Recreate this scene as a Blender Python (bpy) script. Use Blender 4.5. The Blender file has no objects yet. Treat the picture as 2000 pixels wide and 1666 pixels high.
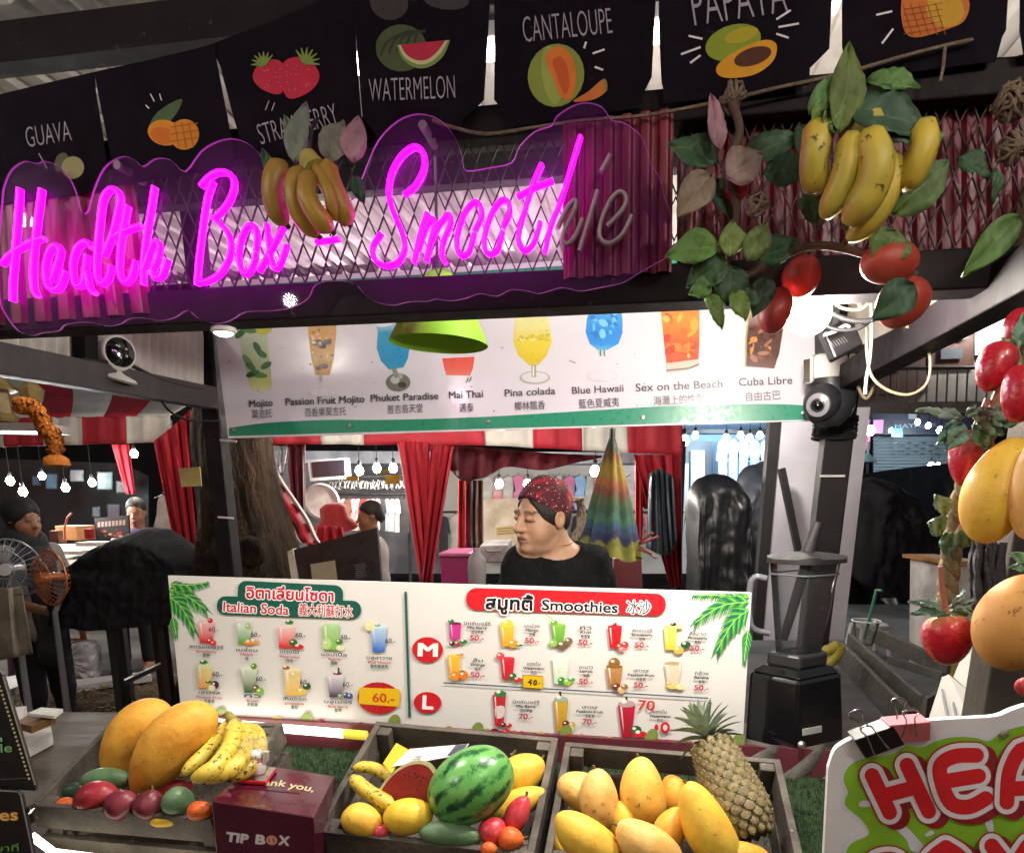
import bpy, bmesh, math, random
import numpy as np
from mathutils import Vector as V, Matrix
S = bpy.context.scene; COL = S.collection
R = math.radians
# ---------------------------------------------------------------- camera, sky, exposure
F = 1430.0                      # focal length in pixels of the 2000 px wide photograph
PIT = R(12); CAM = V((0, 0, 1.5)); YP = 970 + F*math.tan(PIT)
cd = bpy.data.cameras.new('camera'); cam = bpy.data.objects.new('camera', cd); COL.objects.link(cam)
cd.sensor_width = 36; cd.lens = 36*F/2000; cd.shift_y = (YP-833)/2000
cam.location = CAM; cam.rotation_euler = (R(90)-PIT, 0, 0); cd.clip_end = 200; cd.clip_start = .02
S.camera = cam
W = bpy.data.worlds.new('World'); S.world = W; W.use_nodes = True
_n = W.node_tree.nodes; _sky = _n.new('ShaderNodeTexSky'); _sky.sky_type = 'NISHITA'; _sky.sun_disc = False
_sky.sun_elevation = R(-1); _sky.sun_rotation = R(200)
W.node_tree.links.new(_sky.outputs[0], _n['Background'].inputs[0]); _n['Background'].inputs[1].default_value = .45
S.view_settings.view_transform = 'Standard'; S.view_settings.look = 'None'; S.view_settings.exposure = .35; S.view_settings.gamma = 1
S.cycles.use_denoising = True; S.cycles.max_bounces = 8; S.cycles.transparent_max_bounces = 16
S.cycles.sample_clamp_indirect = 6; S.cycles.caustics_reflective = False; S.cycles.caustics_refractive = False
# ---------------------------------------------------------------- pixel -> place
T10 = math.tan(R(10))           # the stall stands turned by ten degrees
XD = V((math.cos(R(10)), -math.sin(R(10)), 0)); YD = V((math.sin(R(10)), math.cos(R(10)), 0)); ZD = V((0, 0, 1))
CF = V((0, math.cos(PIT), -math.sin(PIT))); CU = V((0, math.sin(PIT), math.cos(PIT))); CR = V((1, 0, 0))
def ray(px, py): return CR*((px-1000)/F) + CU*((YP-py)/F) + CF
def at(px, py, k):              # on the vertical plane of the stall that passes k metres in front of the camera
    d = ray(px, py); return CAM + d*(k/(d.y+T10*d.x))
def aty(px, py, y): d = ray(px, py); return CAM + d*(y/d.y)
def atz(px, py, z): d = ray(px, py); return CAM + d*((z-CAM.z)/d.z)
def hit(px, py, P, n): d = ray(px, py); return CAM + d*((P-CAM).dot(n)/d.dot(n))
def dep(p): return (p-CAM).dot(CF)          # metres per focal length at a point
def lin(h):
    if not isinstance(h, str): return tuple(h)
    h = h.lstrip('#'); o = []
    for i in (0, 2, 4):
        c = int(h[i:i+2], 16)/255; o.append(c/12.92 if c <= .04045 else ((c+.055)/1.055)**2.4)
    return tuple(o)
# ---------------------------------------------------------------- materials
MT = {}
def mat(name, col, rough=.5, metal=0, var=0, vs=8, col2=None, bump=0, bs=40, spec=.5, emit=0, alpha=1, trans=0, coat=0, speck=None, ss=60, st=.68, attr=False, sheen=0, stretch=None, sss=0, bd=.01, ridge=False, patch=None):
    if name in MT: return MT[name]
    m = bpy.data.materials.new(name); m.use_nodes = True; t = m.node_tree; N = t.nodes; L = t.links
    b = N['Principled BSDF']; c = lin(col)
    b.inputs['Roughness'].default_value = rough; b.inputs['Metallic'].default_value = metal
    b.inputs['Specular IOR Level'].default_value = spec; b.inputs['Alpha'].default_value = alpha
    b.inputs['Transmission Weight'].default_value = trans; b.inputs['Coat Weight'].default_value = coat
    b.inputs['Sheen Weight'].default_value = sheen
    if sss: b.inputs['Subsurface Weight'].default_value = sss; b.inputs['Subsurface Radius'].default_value = (.02, .008, .004)
    tc = N.new('ShaderNodeTexCoord'); vec = tc.outputs['Object']
    if stretch:
        mp = N.new('ShaderNodeMapping'); mp.inputs['Scale'].default_value = stretch; L.new(vec, mp.inputs[0]); vec = mp.outputs[0]
    src = None
    if attr:
        a = N.new('ShaderNodeVertexColor'); a.layer_name = 'Col'; src = a.outputs[0]
    def mix(f, A, B, mode='MIX'):
        x = N.new('ShaderNodeMix'); x.data_type = 'RGBA'; x.blend_type = mode
        if isinstance(f, float): x.inputs[0].default_value = f
        else: L.new(f, x.inputs[0])
        for s_, i in ((A, 6), (B, 7)):
            if isinstance(s_, tuple): x.inputs[i].default_value = (*s_[:3], 1)
            else: L.new(s_, x.inputs[i])
        return x.outputs[2]
    def noise(sc, det=4, ro=.6):
        n = N.new('ShaderNodeTexNoise'); n.inputs['Scale'].default_value = sc; n.inputs['Detail'].default_value = det; n.inputs['Roughness'].default_value = ro
        L.new(vec, n.inputs['Vector']); return n.outputs[0]
    def ramp(f, a, bb):
        r = N.new('ShaderNodeMapRange'); r.inputs[1].default_value = a; r.inputs[2].default_value = bb; L.new(f, r.inputs[0]); return r.outputs[0]
    if var or col2:
        c2 = lin(col2) if col2 else tuple(x*(1-var) for x in c)
        f = ramp(noise(vs), .36, .66)
        if src is not None: src = mix(f, src, mix(1.0, src, (1-var,)*3, 'MULTIPLY'))
        else: src = mix(f, c, c2)
    if speck:
        f = ramp(noise(ss, 3, .7), st, st+.06); src = mix(f, src if src is not None else c, lin(speck))
    if patch:
        f = ramp(noise(patch[1], 5, .75), patch[2], patch[2]+.09); x = N.new('ShaderNodeMath'); x.operation = 'MULTIPLY'; x.inputs[1].default_value = .7; L.new(f, x.inputs[0]); src = mix(x.outputs[0], src, lin(patch[0]))
    if src is not None: L.new(src, b.inputs['Base Color'])
    else: b.inputs['Base Color'].default_value = (*c, 1)
    if bump:
        bp = N.new('ShaderNodeBump'); bp.inputs['Strength'].default_value = bump; bp.inputs['Distance'].default_value = bd
        if ridge:
            rn = N.new('ShaderNodeTexNoise'); rn.noise_type = 'RIDGED_MULTIFRACTAL'; rn.inputs['Scale'].default_value = bs; rn.inputs['Detail'].default_value = 2.5; rn.inputs['Distortion'].default_value = 1.2; L.new(vec, rn.inputs['Vector']); L.new(rn.outputs[0], bp.inputs['Height'])
        else: L.new(noise(bs, 5), bp.inputs['Height']); L.new(bp.outputs[0], b.inputs['Normal'])
    if var and not metal:
        r = ramp(noise(vs*2.3), .3, .7); x = N.new('ShaderNodeMath'); x.operation = 'MULTIPLY_ADD'; x.inputs[1].default_value = .18; x.inputs[2].default_value = max(0, rough-.09)
        L.new(r, x.inputs[0]); L.new(x.outputs[0], b.inputs['Roughness'])
    if emit:
        b.inputs['Emission Strength'].default_value = emit
        if src is not None: L.new(src, b.inputs['Emission Color'])
        else: b.inputs['Emission Color'].default_value = (*c, 1)
    MT[name] = m; return m
def film(name, col, clear=.85, rough=.08, ior=1.25, dcol=None):      # thin clear sheet: mostly see-through, fresnel gloss
    if name in MT: return MT[name]
    m = bpy.data.materials.new(name); m.use_nodes = True; t = m.node_tree; N = t.nodes; L = t.links; N.clear()
    o = N.new('ShaderNodeOutputMaterial'); tr = N.new('ShaderNodeBsdfTransparent'); tr.inputs[0].default_value = (*lin(col), 1)
    g = N.new('ShaderNodeBsdfGlossy'); g.inputs['Roughness'].default_value = rough
    d = N.new('ShaderNodeBsdfDiffuse'); d.inputs[0].default_value = (*lin(dcol or col), 1)
    m1 = N.new('ShaderNodeMixShader'); m1.inputs[0].default_value = 1-clear; L.new(tr.outputs[0], m1.inputs[1]); L.new(d.outputs[0], m1.inputs[2])
    fr = N.new('ShaderNodeFresnel'); fr.inputs[0].default_value = ior
    m2 = N.new('ShaderNodeMixShader'); L.new(fr.outputs[0], m2.inputs[0]); L.new(m1.outputs[0], m2.inputs[1]); L.new(g.outputs[0], m2.inputs[2])
    L.new(m2.outputs[0], o.inputs[0]); MT[name] = m; return m
# ---------------------------------------------------------------- things, parts, meshes
ORG = {}
def tag(o, label=None, cat=None, group=None, kind=None):
    for k, v in (('label', label), ('category', cat), ('group', group), ('kind', kind)):
        if v: o[k] = v
    return o
def thing(name, label, cat, loc, group=None):
    o = bpy.data.objects.new(name, None); COL.objects.link(o); o.location = loc; o.empty_display_size = .05
    ORG[o.name] = V(loc); return tag(o, label, cat, group)
class MB:
    def __init__(s): s.v = []; s.f = []; s.m = []; s.c = []
    def add(s, vs, fs, m=0, c=None):
        n = len(s.v); s.v.extend([tuple(p) for p in vs])
        for f in fs:
            s.f.append(tuple(n+i for i in f)); s.m.append(m); s.c.append(c)
        return s
    def addc(s, vs, fs, cols, m=0):          # colours per vertex
        n = len(s.v); s.v.extend([tuple(p) for p in vs])
        for f in fs:
            s.f.append(tuple(n+i for i in f)); s.m.append(m); s.c.append([cols[i] for i in f])
        return s
    def quad(s, a, b, c, d, m=0, col=None): return s.add([a, b, c, d], [(0, 1, 2, 3)], m, col)
    def hexa(s, b, t, m=0, c=None):            # bottom four, top four corners
        return s.add(list(b)+list(t), [(3, 2, 1, 0), (4, 5, 6, 7), (0, 1, 5, 4), (1, 2, 6, 5), (2, 3, 7, 6), (3, 0, 4, 7)], m, c)
    def box(s, ctr, sx, sy, sz, ax=None, m=0, c=None):
        X, Y, Z = ax or (XD, YD, ZD); C = V(ctr); X = X*(sx/2); Y = Y*(sy/2); Z = Z*(sz/2)
        return s.hexa([C-X-Y-Z, C+X-Y-Z, C+X+Y-Z, C-X+Y-Z], [C-X-Y+Z, C+X-Y+Z, C+X+Y+Z, C-X+Y+Z], m, c)
    def bar(s, p, q, w, h, up=ZD, m=0, c=None):  # straight bar between p and q, w across, h along up
        p = V(p); q = V(q); d = (q-p).normalized(); a = d.cross(V(up)).normalized()*(w/2); u = a.cross(d).normalized()*(h/2)
        return s.hexa([p-a-u, p+a-u, q+a-u, q-a-u], [p-a+u, p+a+u, q+a+u, q-a+u], m, c)
    def slab(s, pts, off, m=0, c=None, edge=None):   # polygon pushed through by the vector off
        n = len(pts); P = [V(p) for p in pts]; Q = [p+V(off) for p in P]
        s.add(P, [tuple(range(n))], m, c); s.add(Q, [tuple(range(n-1, -1, -1))], m, c)
        s.add(P+Q, [((i+1) % n, i, n+i, n+(i+1) % n) for i in range(n)], m if edge is None else edge, c); return s
    def tube(s, pts, r, n=8, m=0, c=None, cap=True, closed=False):
        P = [V(p) for p in pts]; k = len(P); rr = r if isinstance(r, (list, tuple)) else [r]*k
        up = None; vs = []
        for i in range(k):
            d = (P[(i+1) % k if closed else min(i+1, k-1)]-P[(i-1) % k if closed else max(i-1, 0)])
            if d.length < 1e-9: d = V((0, 0, 1))
            d.normalize()
            if up is None: up = d.orthogonal().normalized()
            up = (up-d*up.dot(d)); up = up.normalized() if up.length > 1e-6 else d.orthogonal().normalized()
            b = d.cross(up)
            vs += [P[i]+(up*math.cos(2*math.pi*j/n)+b*math.sin(2*math.pi*j/n))*rr[i] for j in range(n)]
        fs = [(i*n+j, i*n+(j+1) % n, (i+1) % k*n+(j+1) % n, (i+1) % k*n+j) for i in range(k if closed else k-1) for j in range(n)]
        if cap and not closed: fs += [tuple(range(n-1, -1, -1)), tuple((k-1)*n+j for j in range(n))]
        return s.add(vs, fs, m, c)
    def lathe(s, prof, ctr, ax=ZD, n=20, m=0, c=None, sq=None, cap=True):   # prof: (radius, height) pairs
        A = V(ax).normalized(); X = A.orthogonal().normalized() if abs(A.z) < .99 else XD.copy()
        X = (X-A*X.dot(A)).normalized(); Y = A.cross(X); vs = []
        for r, h in prof:
            for j in range(n):
                a = 2*math.pi*j/n; e = 1
                if sq: e = 1/max(abs(math.cos(a)), abs(math.sin(a)))**sq
                vs.append(V(ctr)+A*h+(X*math.cos(a)+Y*math.sin(a))*r*e)
        k = len(prof); fs = [(i*n+j, i*n+(j+1) % n, (i+1)*n+(j+1) % n, (i+1)*n+j) for i in range(k-1) for j in range(n)]
        if cap:
            if prof[0][0] > 1e-6: fs.append(tuple(range(n-1, -1, -1)))
            if prof[-1][0] > 1e-6: fs.append(tuple((k-1)*n+j for j in range(n)))
        return s.add(vs, fs, m, c)
    def grid(s, fn, nu, nv, m=0, c=None, wrap=False):
        vs = [fn(i/nu, j/nv) for i in range(nu+1) for j in range(nv+1)]
        return s.add(vs, [(i*(nv+1)+j, (i+1)*(nv+1)+j, (i+1)*(nv+1)+j+1, i*(nv+1)+j+1) for i in range(nu) for j in range(nv)], m, c)
    def build(s, name, mats, parent=None, smooth=None, bevel=0, org=None, solid=0, label=None, cat=None, group=None, kind=None, sub=0):
        if not isinstance(mats, (list, tuple)): mats = [mats]
        a = np.array(s.v) if s.v else np.zeros((0, 3))
        if parent is not None: o0 = ORG[parent.name]
        elif org is not None: o0 = V(org)
        else: o0 = V(((a[:, 0].min()+a[:, 0].max())/2, (a[:, 1].min()+a[:, 1].max())/2, a[:, 2].min()))
        me = bpy.data.meshes.new(name); me.from_pydata([tuple(x) for x in (a-np.array(o0))], [], s.f)
        for m in mats: me.materials.append(m)
        me.polygons.foreach_set('material_index', s.m)
        if any(c is not None for c in s.c):
            ca = me.color_attributes.new('Col', 'FLOAT_COLOR', 'CORNER'); out = []
            for f, c in zip(s.f, s.c):
                if c is None: c = (.8, .8, .8)
                if isinstance(c, list): out += [(*x[:3], 1) for x in c]
                else: out += [(*lin(c)[:3], 1)]*len(f)
            ca.data.foreach_set('color', np.array(out, dtype=np.float32).ravel())
        me.validate()
        if smooth is not None:
            me.shade_smooth()
            if smooth < 179: me.set_sharp_from_angle(angle=R(smooth))
        o = bpy.data.objects.new(name, me); COL.objects.link(o)
        if parent is not None: o.parent = parent
        else: o.location = o0
        ORG[o.name] = o0
        if solid: md = o.modifiers.new('s', 'SOLIDIFY'); md.thickness = solid; md.offset = 0
        if bevel: md = o.modifiers.new('b', 'BEVEL'); md.width = bevel; md.segments = 2; md.limit_method = 'ANGLE'; md.angle_limit = R(50)
        if sub: md = o.modifiers.new('u', 'SUBSURF'); md.levels = sub; md.render_levels = sub
        return tag(o, label, cat, group, kind)
def lamp(name, kind, loc, power, col=(1, 1, 1), size=.03, parent=None, dirv=None, spot=None):
    l = bpy.data.lights.new(name, kind); l.energy = power; l.color = col
    if kind == 'AREA': l.shape = 'DISK'; l.size = size
    else: l.shadow_soft_size = size; l.use_soft_falloff = False
    if spot: l.spot_size = R(spot); l.spot_blend = .5
    o = bpy.data.objects.new(name, l); COL.objects.link(o); loc = V(loc)
    if dirv is not None: o.rotation_euler = V(dirv).to_track_quat('-Z', 'Y').to_euler()
    if parent is not None: o.parent = parent; o.location = loc-ORG[parent.name]
    else: o.location = loc
    return o
def spline(pts, n=8, closed=False):     # Catmull-Rom through points of any dimension
    P = [tuple(p) for p in pts]; k = len(P); out = []
    for i in range(k if closed else k-1):
        g = lambda j: P[j % k] if closed else P[min(max(j, 0), k-1)]
        a, b, c, d = g(i-1), g(i), g(i+1), g(i+2)
        for s_ in range(n):
            t = s_/n
            out.append(tuple(.5*(2*b[q]+(c[q]-a[q])*t+(2*a[q]-5*b[q]+4*c[q]-d[q])*t*t+(3*b[q]-a[q]-3*c[q]+d[q])*t**3) for q in range(len(b))))
    if not closed: out.append(P[-1])
    return out
# ---------------------------------------------------------------- printed matter: flat colour shapes laid on a plane
GL = {}
def glyphs(s, off=0):
    if (s, off) not in GL:
        c = bpy.data.curves.new('t', 'FONT'); c.body = s; c.size = 1; c.offset = off; c.resolution_u = 3
        o = bpy.data.objects.new('t', c); m = o.to_mesh()
        GL[s, off] = ([tuple(v.co) for v in m.vertices], [tuple(p.vertices) for p in m.polygons]); o.to_mesh_clear()
        bpy.data.objects.remove(o); bpy.data.curves.remove(c)
    return GL[s, off]
class Art:
    def __init__(s, mp, nrm, step=.00035): s.mp = mp; s.n = V(nrm); s.step = step; s.l = 1; s.mb = MB()
    def P(s, pts): return [s.mp(x, y)+s.n*(s.step*s.l) for x, y in pts]
    def up(s, k=1): s.l += k; return s
    def poly(s, pts, col): s.mb.add(s.P(pts), [tuple(range(len(pts)))], 0, col); s.l += .05; return s
    def blob(s, pts, col, n=6): return s.poly(spline(pts, n, True), col)
    def ell(s, x, y, rx, ry, col, ang=0, n=22):
        a = R(ang); ca, sa = math.cos(a), math.sin(a)
        return s.poly([(x+rx*math.cos(t)*ca-ry*math.sin(t)*sa, y+rx*math.cos(t)*sa+ry*math.sin(t)*ca) for t in [2*math.pi*i/n for i in range(n)]], col)
    def strip(s, L, Rr, cols):                # rows of left/right points with one colour per row
        n = len(L); vs = s.P(list(L)+list(Rr)); cc = [lin(c) for c in cols]
        s.mb.addc(vs, [(i, i+1, n+i+1, n+i) for i in range(n-1)], cc+cc); s.l += .05; return s
    def line(s, pts, w, col, taper=False):
        k = len(pts); A = []; B = []
        for i in range(k):
            x0, y0 = pts[max(i-1, 0)]; x1, y1 = pts[min(i+1, k-1)]; d = math.hypot(x1-x0, y1-y0) or 1
            ww = w/2*(1-.8*i/(k-1) if taper else 1)
            A.append((pts[i][0]-(y1-y0)/d*ww, pts[i][1]+(x1-x0)/d*ww)); B.append((pts[i][0]+(y1-y0)/d*ww, pts[i][1]-(x1-x0)/d*ww))
        vs = s.P(A+B); s.mb.add(vs, [(i, i+1, k+i+1, k+i) for i in range(k-1)], 0, col); s.l += .05; return s
    def rrect(s, p0, p1, hgt, rad, col, n=6):    # rounded bar along the top edge p0->p1, hgt down
        (x0, y0), (x1, y1) = p0, p1; L = math.hypot(x1-x0, y1-y0); ux, uy = (x1-x0)/L, (y1-y0)/L; vx, vy = -uy, ux; pts = []
        for cx, cy, a0 in ((L-rad, rad, -90), (L-rad, hgt-rad, 0), (rad, hgt-rad, 90), (rad, rad, 180)):
            for i in range(n+1):
                a = R(a0+90*i/n); u = cx+rad*math.cos(a); v = cy+rad*math.sin(a); pts.append((x0+ux*u+vx*v, y0+uy*u+vy*v))
        return s.poly(pts, col)
    def text(s, t, xa, ya, xb, yb, h, col, off=0, sh=0):      # off thickens the strokes by that share of the letter size
        vs, fs = glyphs(t, min(off, 0)); a = min(p[0] for p in vs); b = max(p[0] for p in vs); off = max(off, 0); l0 = s.l
        L = math.hypot(xb-xa, yb-ya); ux, uy = (xb-xa)/L, (yb-ya)/L; k = L/(b-a); g = h/.7; n = 1 if not off else 4 if off < .05 else 8
        for i in range(n):
            ox = off*g*math.cos(6.2832*(i+.5)/n) if n > 1 else 0; oy = off*g*math.sin(6.2832*(i+.5)/n) if n > 1 else 0
            s.mb.add(s.P([(ox+xa+ux*(p[0]-a+sh*p[1])*k+uy*p[1]*g, oy+ya+uy*(p[0]-a+sh*p[1])*k-ux*p[1]*g) for p in vs]), fs, 0, col); s.l += .12
        s.l = l0; return s
    def build(s, name, parent, m=None): return s.mb.build(name, m or PRINT, parent)
PRINT = mat('print_ink', '#ffffff', .32, attr=True, var=.04, vs=30)
CLOTHINK = mat('fabric_ink', '#ffffff', .85, attr=True, var=.12, vs=25)
# ================================================================ SETTING
rnd = random.Random(7)
WOODD = mat('dark_stained_wood', '#3d3732', .62, var=.45, vs=6, bump=.25, bs=60, stretch=(1, 1, 1), spec=.2)
STEEL = mat('dark_painted_steel', '#141014', .6, var=.4, vs=9, speck='#453e42', ss=38, st=.66, spec=.15)
STEELG = mat('grey_painted_steel', '#454043', .5, var=.35, vs=12, speck='#6f6b69', ss=70, st=.7)
SHEET = mat('galvanised_sheet', '#d2cec8', .55, var=.22, vs=5, col2='#b0aaa3', speck='#7d7166', ss=26, st=.68)
REDSHEET = mat('maroon_sheet', '#70102c', .42, var=.3, vs=7)
g = MB(); g.quad(V((-40, -12, 0)), V((40, -12, 0)), V((40, 60, 0)), V((-40, 60, 0)))
g.build('ground', mat('worn_concrete', '#6f675f', .8, var=.45, vs=1.3, col2='#453d36', bump=.3, bs=9, speck='#8d857b', ss=5), org=(0, 0, 0), kind='structure')
# ================================================================ THE STALL
st = thing('market_stall', 'black steel smoothie stall with mesh fascia, maroon sheet panels and corrugated roof', 'market stall', (0, 1.45, 0))
KF = 1.45
def xbar(name, l, r, kf, w, m, k=KF, extra=.5):      # beam along the stall front through two pixels
    a = at(*l, k); b = at(*r, k); d = (b-a).normalized(); a = a-d*extra; b = b+d*extra
    return MB().bar(a, b, w, kf, ZD).build(name, m, st, bevel=.003)
zb = (at(0, 640, KF).z+at(1340, 545, KF).z)/2
zlow = at(700, 592, KF).z; zup = at(900, 258, KF).z
xs0, xs1 = -1.6, 1.25
def sx(x, k, z): return V((x, k-T10*x, z))           # point on the plane k
MB().bar(sx(xs0, KF, zlow), sx(xs1, KF, zlow), .07, .062).build('beam', STEEL, st, bevel=.003)
MB().bar(sx(xs0, KF, zup), sx(xs1, KF, zup), .06, .05).build('beam', STEEL, st, bevel=.003)
zr = 2.5
KB = 2.6
zs = at(700, 545, KB).z
MB().bar(sx(-2.2, 1.62, zr-.06), sx(1.6, 1.62, zr-.06), .06, .075).build('beam', STEEL, st, bevel=.003)
# corrugated roof
r0 = V((0, 0, zr)); m_ = MB(); nu = 420
def roof(u, v):
    s_ = -2.6+u*4.6; f = -.9+v*4.45; ph = (s_/.085) % 1
    return r0+XD*s_+YD*f+ZD*(.018*max(0, 1-abs(ph-.5)*5)+.012*v)
m_.grid(roof, nu, 8); m_.build('roof_sheet', SHEET, st, smooth=25)
for f, h in ((2.25, .14), (3.5, .06)): MB().bar(r0+XD*-2.6+YD*f-ZD*h/2, r0+XD*2+YD*f-ZD*h/2, .05, h).build('rafter', STEEL, st)
tl = thing('fill_tube_light', 'added white fill tube light, out of view under the stall roof beam', 'lamp', sx(.1, 1.62, zr-.12))  # unseen fixture, added to brighten the cocktail sign and roof
MB().bar(sx(-.45, 1.66, zr-.11), sx(.6, 1.66, zr-.11), .05, .03).build('batten', mat('white_plastic', '#d8d6d2', .4), tl, bevel=.003)
MB().tube([sx(-.43, 1.66, zr-.14), sx(.58, 1.66, zr-.14)], .014, 12).build('tube', mat('tube_glow', '#fff8ee', emit=20), tl, smooth=60)
# back posts, side walls
def post(px0, py0, px1, py1, k, w, name='post', m=STEEL):
    a = at(px0, py0, k); b = at(px1, py1, k); d = (b-a).normalized(); b = b+d*((-b.z)/d.z) if abs(d.z) > .1 else b; a = a-d*.8
    return MB().bar(a, b, w, w, YD).build(name, m, st, bevel=.004)
post(402, 660, 452, 1130, KB, .062); post(1640, 800, 1606, 1090, KB, .085)
pl = at(405, 700, KB); pr = at(1632, 800, KB)
def sidewall(P, pts, thick, m, name, corr=0):
    n = XD
    Q = [hit(x, y, P, n) for x, y in pts]
    if corr:
        def f(u, v):
            a = Q[0].lerp(Q[1], u); b = Q[3].lerp(Q[2], u); return a.lerp(b, v)+XD*(.011*math.sin(u*corr*2*math.pi))
        return MB().grid(f, corr*10, 1).build(name, m, st, smooth=40)
    return MB().slab(Q, XD*thick).build(name, m, st)
sidewall(pl, [(-330, 520), (402, 620), (402, 775), (-330, 690)], .01, SHEET, 'side_sheet', 30)
a = hit(-330, 642, pl-XD*-.03, XD); b = hit(412, 778, pl+XD*.03, XD)
MB().bar(a, b, .05, .075).build('side_rail', STEELG, st, bevel=.003)
a = hit(165, 640, pl+XD*.02, XD); b = hit(168, 725, pl+XD*.02, XD); MB().bar(a, b, .04, .05, YD).build('side_strut', STEEL, st)
CREAM = mat('cream_board', '#b9ab95', .6, var=.3, vs=6, speck='#7b6e5d', ss=30)
sidewall(pr, [(1650, 560), (2300, 160), (2300, 330), (1905, 566), (1650, 690)], .03, CREAM, 'side_board')
a = hit(1650, 742, pr-XD*.02, XD); b = hit(2300, 372, pr-XD*.02, XD)
MB().bar(a, b, .06, .07).build('side_rail', STEEL, st, bevel=.003)
# front right post beside the rope garland
a = at(2034, 900, 1.42); b = at(1948, 1395, 1.42); d = (b-a).normalized()
MB().bar(a-d*1.2, b+d*(b.z/abs(d.z)), .085, .085, YD).build('front_post', WOODD, st, bevel=.004)
# mesh fascia
mb = MB(); pz, pxw = .037, .0145
K = KF+.005
nrows = int((zup-zlow)/pz)
for i in range(nrows+1):
    z = zlow+.02+i*pz
    x = -1.05; j = 0; pts = []
    while x < xs1-.05:
        pts.append(sx(x, K, z+(pz/2 if j % 2 else -pz/2)*(.86)))
        x += pxw; j += 1
    if i % 2: pts = pts
    A = [p for p in pts]
    off = pxw if i % 2 else 0
    A = [p+XD*off for p in A]
    dn = V((0, 0, .0024)); vs = []
    for p in A: vs += [p-dn-YD*.002, p+dn-YD*.002, p+dn+YD*.002, p-dn+YD*.002]
    fs = [(q*4+e, q*4+(e+1) % 4, q*4+4+(e+1) % 4, q*4+4+e) for q in range(len(A)-1) for e in range(4)]
    mb.add(vs, fs)
mb.build('wire_mesh', mat('mesh_steel', '#140e12', .6), st)
# maroon corrugated panels: two before the mesh, one behind it
def maroon(pts, k, n):
    Q = [at(x, y, k) for x, y in pts]
    def f(u, v):
        a = Q[0].lerp(Q[1], u); b = Q[3].lerp(Q[2], u); p = (u*n) % 1
        return a.lerp(b, v)-YD*(.010*min(1, max(0, 2.2-abs(p-.5)*6)))
    MB().grid(f, n*14, 1).build('maroon_panel', REDSHEET, st, smooth=30)
maroon([(-160, 400), (262, 362), (300, 612), (-160, 650)], KF-.035, 10)
maroon([(1100, 244), (1316, 216), (1312, 532), (1100, 546)], KF-.04, 6)
maroon([(1322, 190), (2120, 100), (2120, 480), (1322, 532)], KF+.03, 17)
# puck lights under the front beam
for i, (x, y) in enumerate(((437, 651), (1142, 598))):
    p = at(x, y, KF)
    t = thing('puck_light', ('round white lamp lit under the beam above the mint drink picture', 'round white lamp lit under the beam beside the blue drink picture')[i], 'lamp', p, 'round lamps under the front beam')
    MB().lathe([(.020, .012), (.024, .010), (.024, .003), (.020, 0)], p, n=28).build('lamp_rim', mat('white_plastic', '#d8d6d2', .4), t, smooth=40)
    MB().lathe([(0, -.006), (.011, -.005), (.018, -.001), (.0195, .002)], p, n=28).build('diffuser', mat('lit_diffuser', '#fffaf0', emit=14), t, smooth=60)
    lamp('puck', 'AREA', p-ZD*.012, 5, (1, .95, .86), .035, t, V((0, -.12, -1)))
# ================================================================ UPPER DRINKS SIGN
def plane_art(k, step=.0004): return Art(lambda x, y: at(x, y, k), -YD, step)
us = thing('drinks_sign', 'wide white cocktail sign with green bands hung between the back posts', 'sign', at(1000, 855, KB))
E4 = [(408, 552), (1590, 478), (1592, 822), (446, 856)]
MB().slab([at(x, y, KB) for x, y in E4], YD*.012).build('panel', mat('white_print_board', '#e4e2ea', .2, var=.05, vs=3, bump=.03, bs=3), us, bevel=.002)
A = plane_art(KB)
GRN = '#1c8e6e'
A.poly([(408, 562), (1590, 489), (1590, 522), (1200, 550), (408, 600)], GRN)
A.poly(spline([(447, 836), (520, 826), (640, 820), (760, 820), (950, 814), (1150, 802), (1330, 792), (1500, 789), (1590, 793)], 5)+[(1591, 819), (447, 852)], GRN)
def cup(A, L, Rr, rows):   # L, Rr: lists of (x,y) from top to bottom; rows colours
    A.strip(L, Rr, rows)
# mint drink
A.up()
cup(A, [(466, 640), (470, 680), (480, 720), (488, 752), (494, 768)], [(521, 640), (524, 680), (529, 720), (531, 752), (529, 768)], ['#cfdcc8', '#bccfae', '#a8bf8c', '#d5dd86', '#dfe2da'])
cup(A, [(600, 622), (603, 660), (608, 700), (616, 733)], [(658, 618), (656, 660), (652, 700), (644, 733)], ['#d9b26a', '#e0a85a', '#d8b983', '#cfa25a'])
cup(A, [(733, 626), (738, 650), (736, 680), (744, 705), (760, 722)], [(782, 622), (800, 650), (800, 680), (797, 700), (788, 718)], ['#d7e4ee', '#2fa3cf', '#1f9cd0', '#1b93c8', '#2a9cc6'])
cup(A, [(864, 700), (868, 720), (872, 733)], [(927, 697), (924, 720), (918, 734)], ['#e8573f', '#ee6550', '#ef8a72'])
cup(A, [(1008, 604), (1004, 640), (1003, 668), (1012, 694), (1034, 714)], [(1064, 603), (1075, 640), (1078, 668), (1068, 694), (1052, 713)], ['#e3e3a8', '#e6e294', '#e5d443', '#dfc82f', '#d9c02f'])
cup(A, [(1156, 590), (1146, 625), (1144, 650), (1152, 672), (1168, 684)], [(1211, 588), (1216, 625), (1216, 650), (1208, 672), (1186, 684)], ['#49aeea', '#2f98e2', '#1f86dd', '#2a8fe0', '#58b8d8'])
cup(A, [(1288, 581), (1292, 620), (1297, 670), (1302, 714)], [(1366, 577), (1366, 620), (1366, 670), (1364, 706)], ['#e0402c', '#f0912d', '#e85a1e', '#dd4418'])
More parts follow.
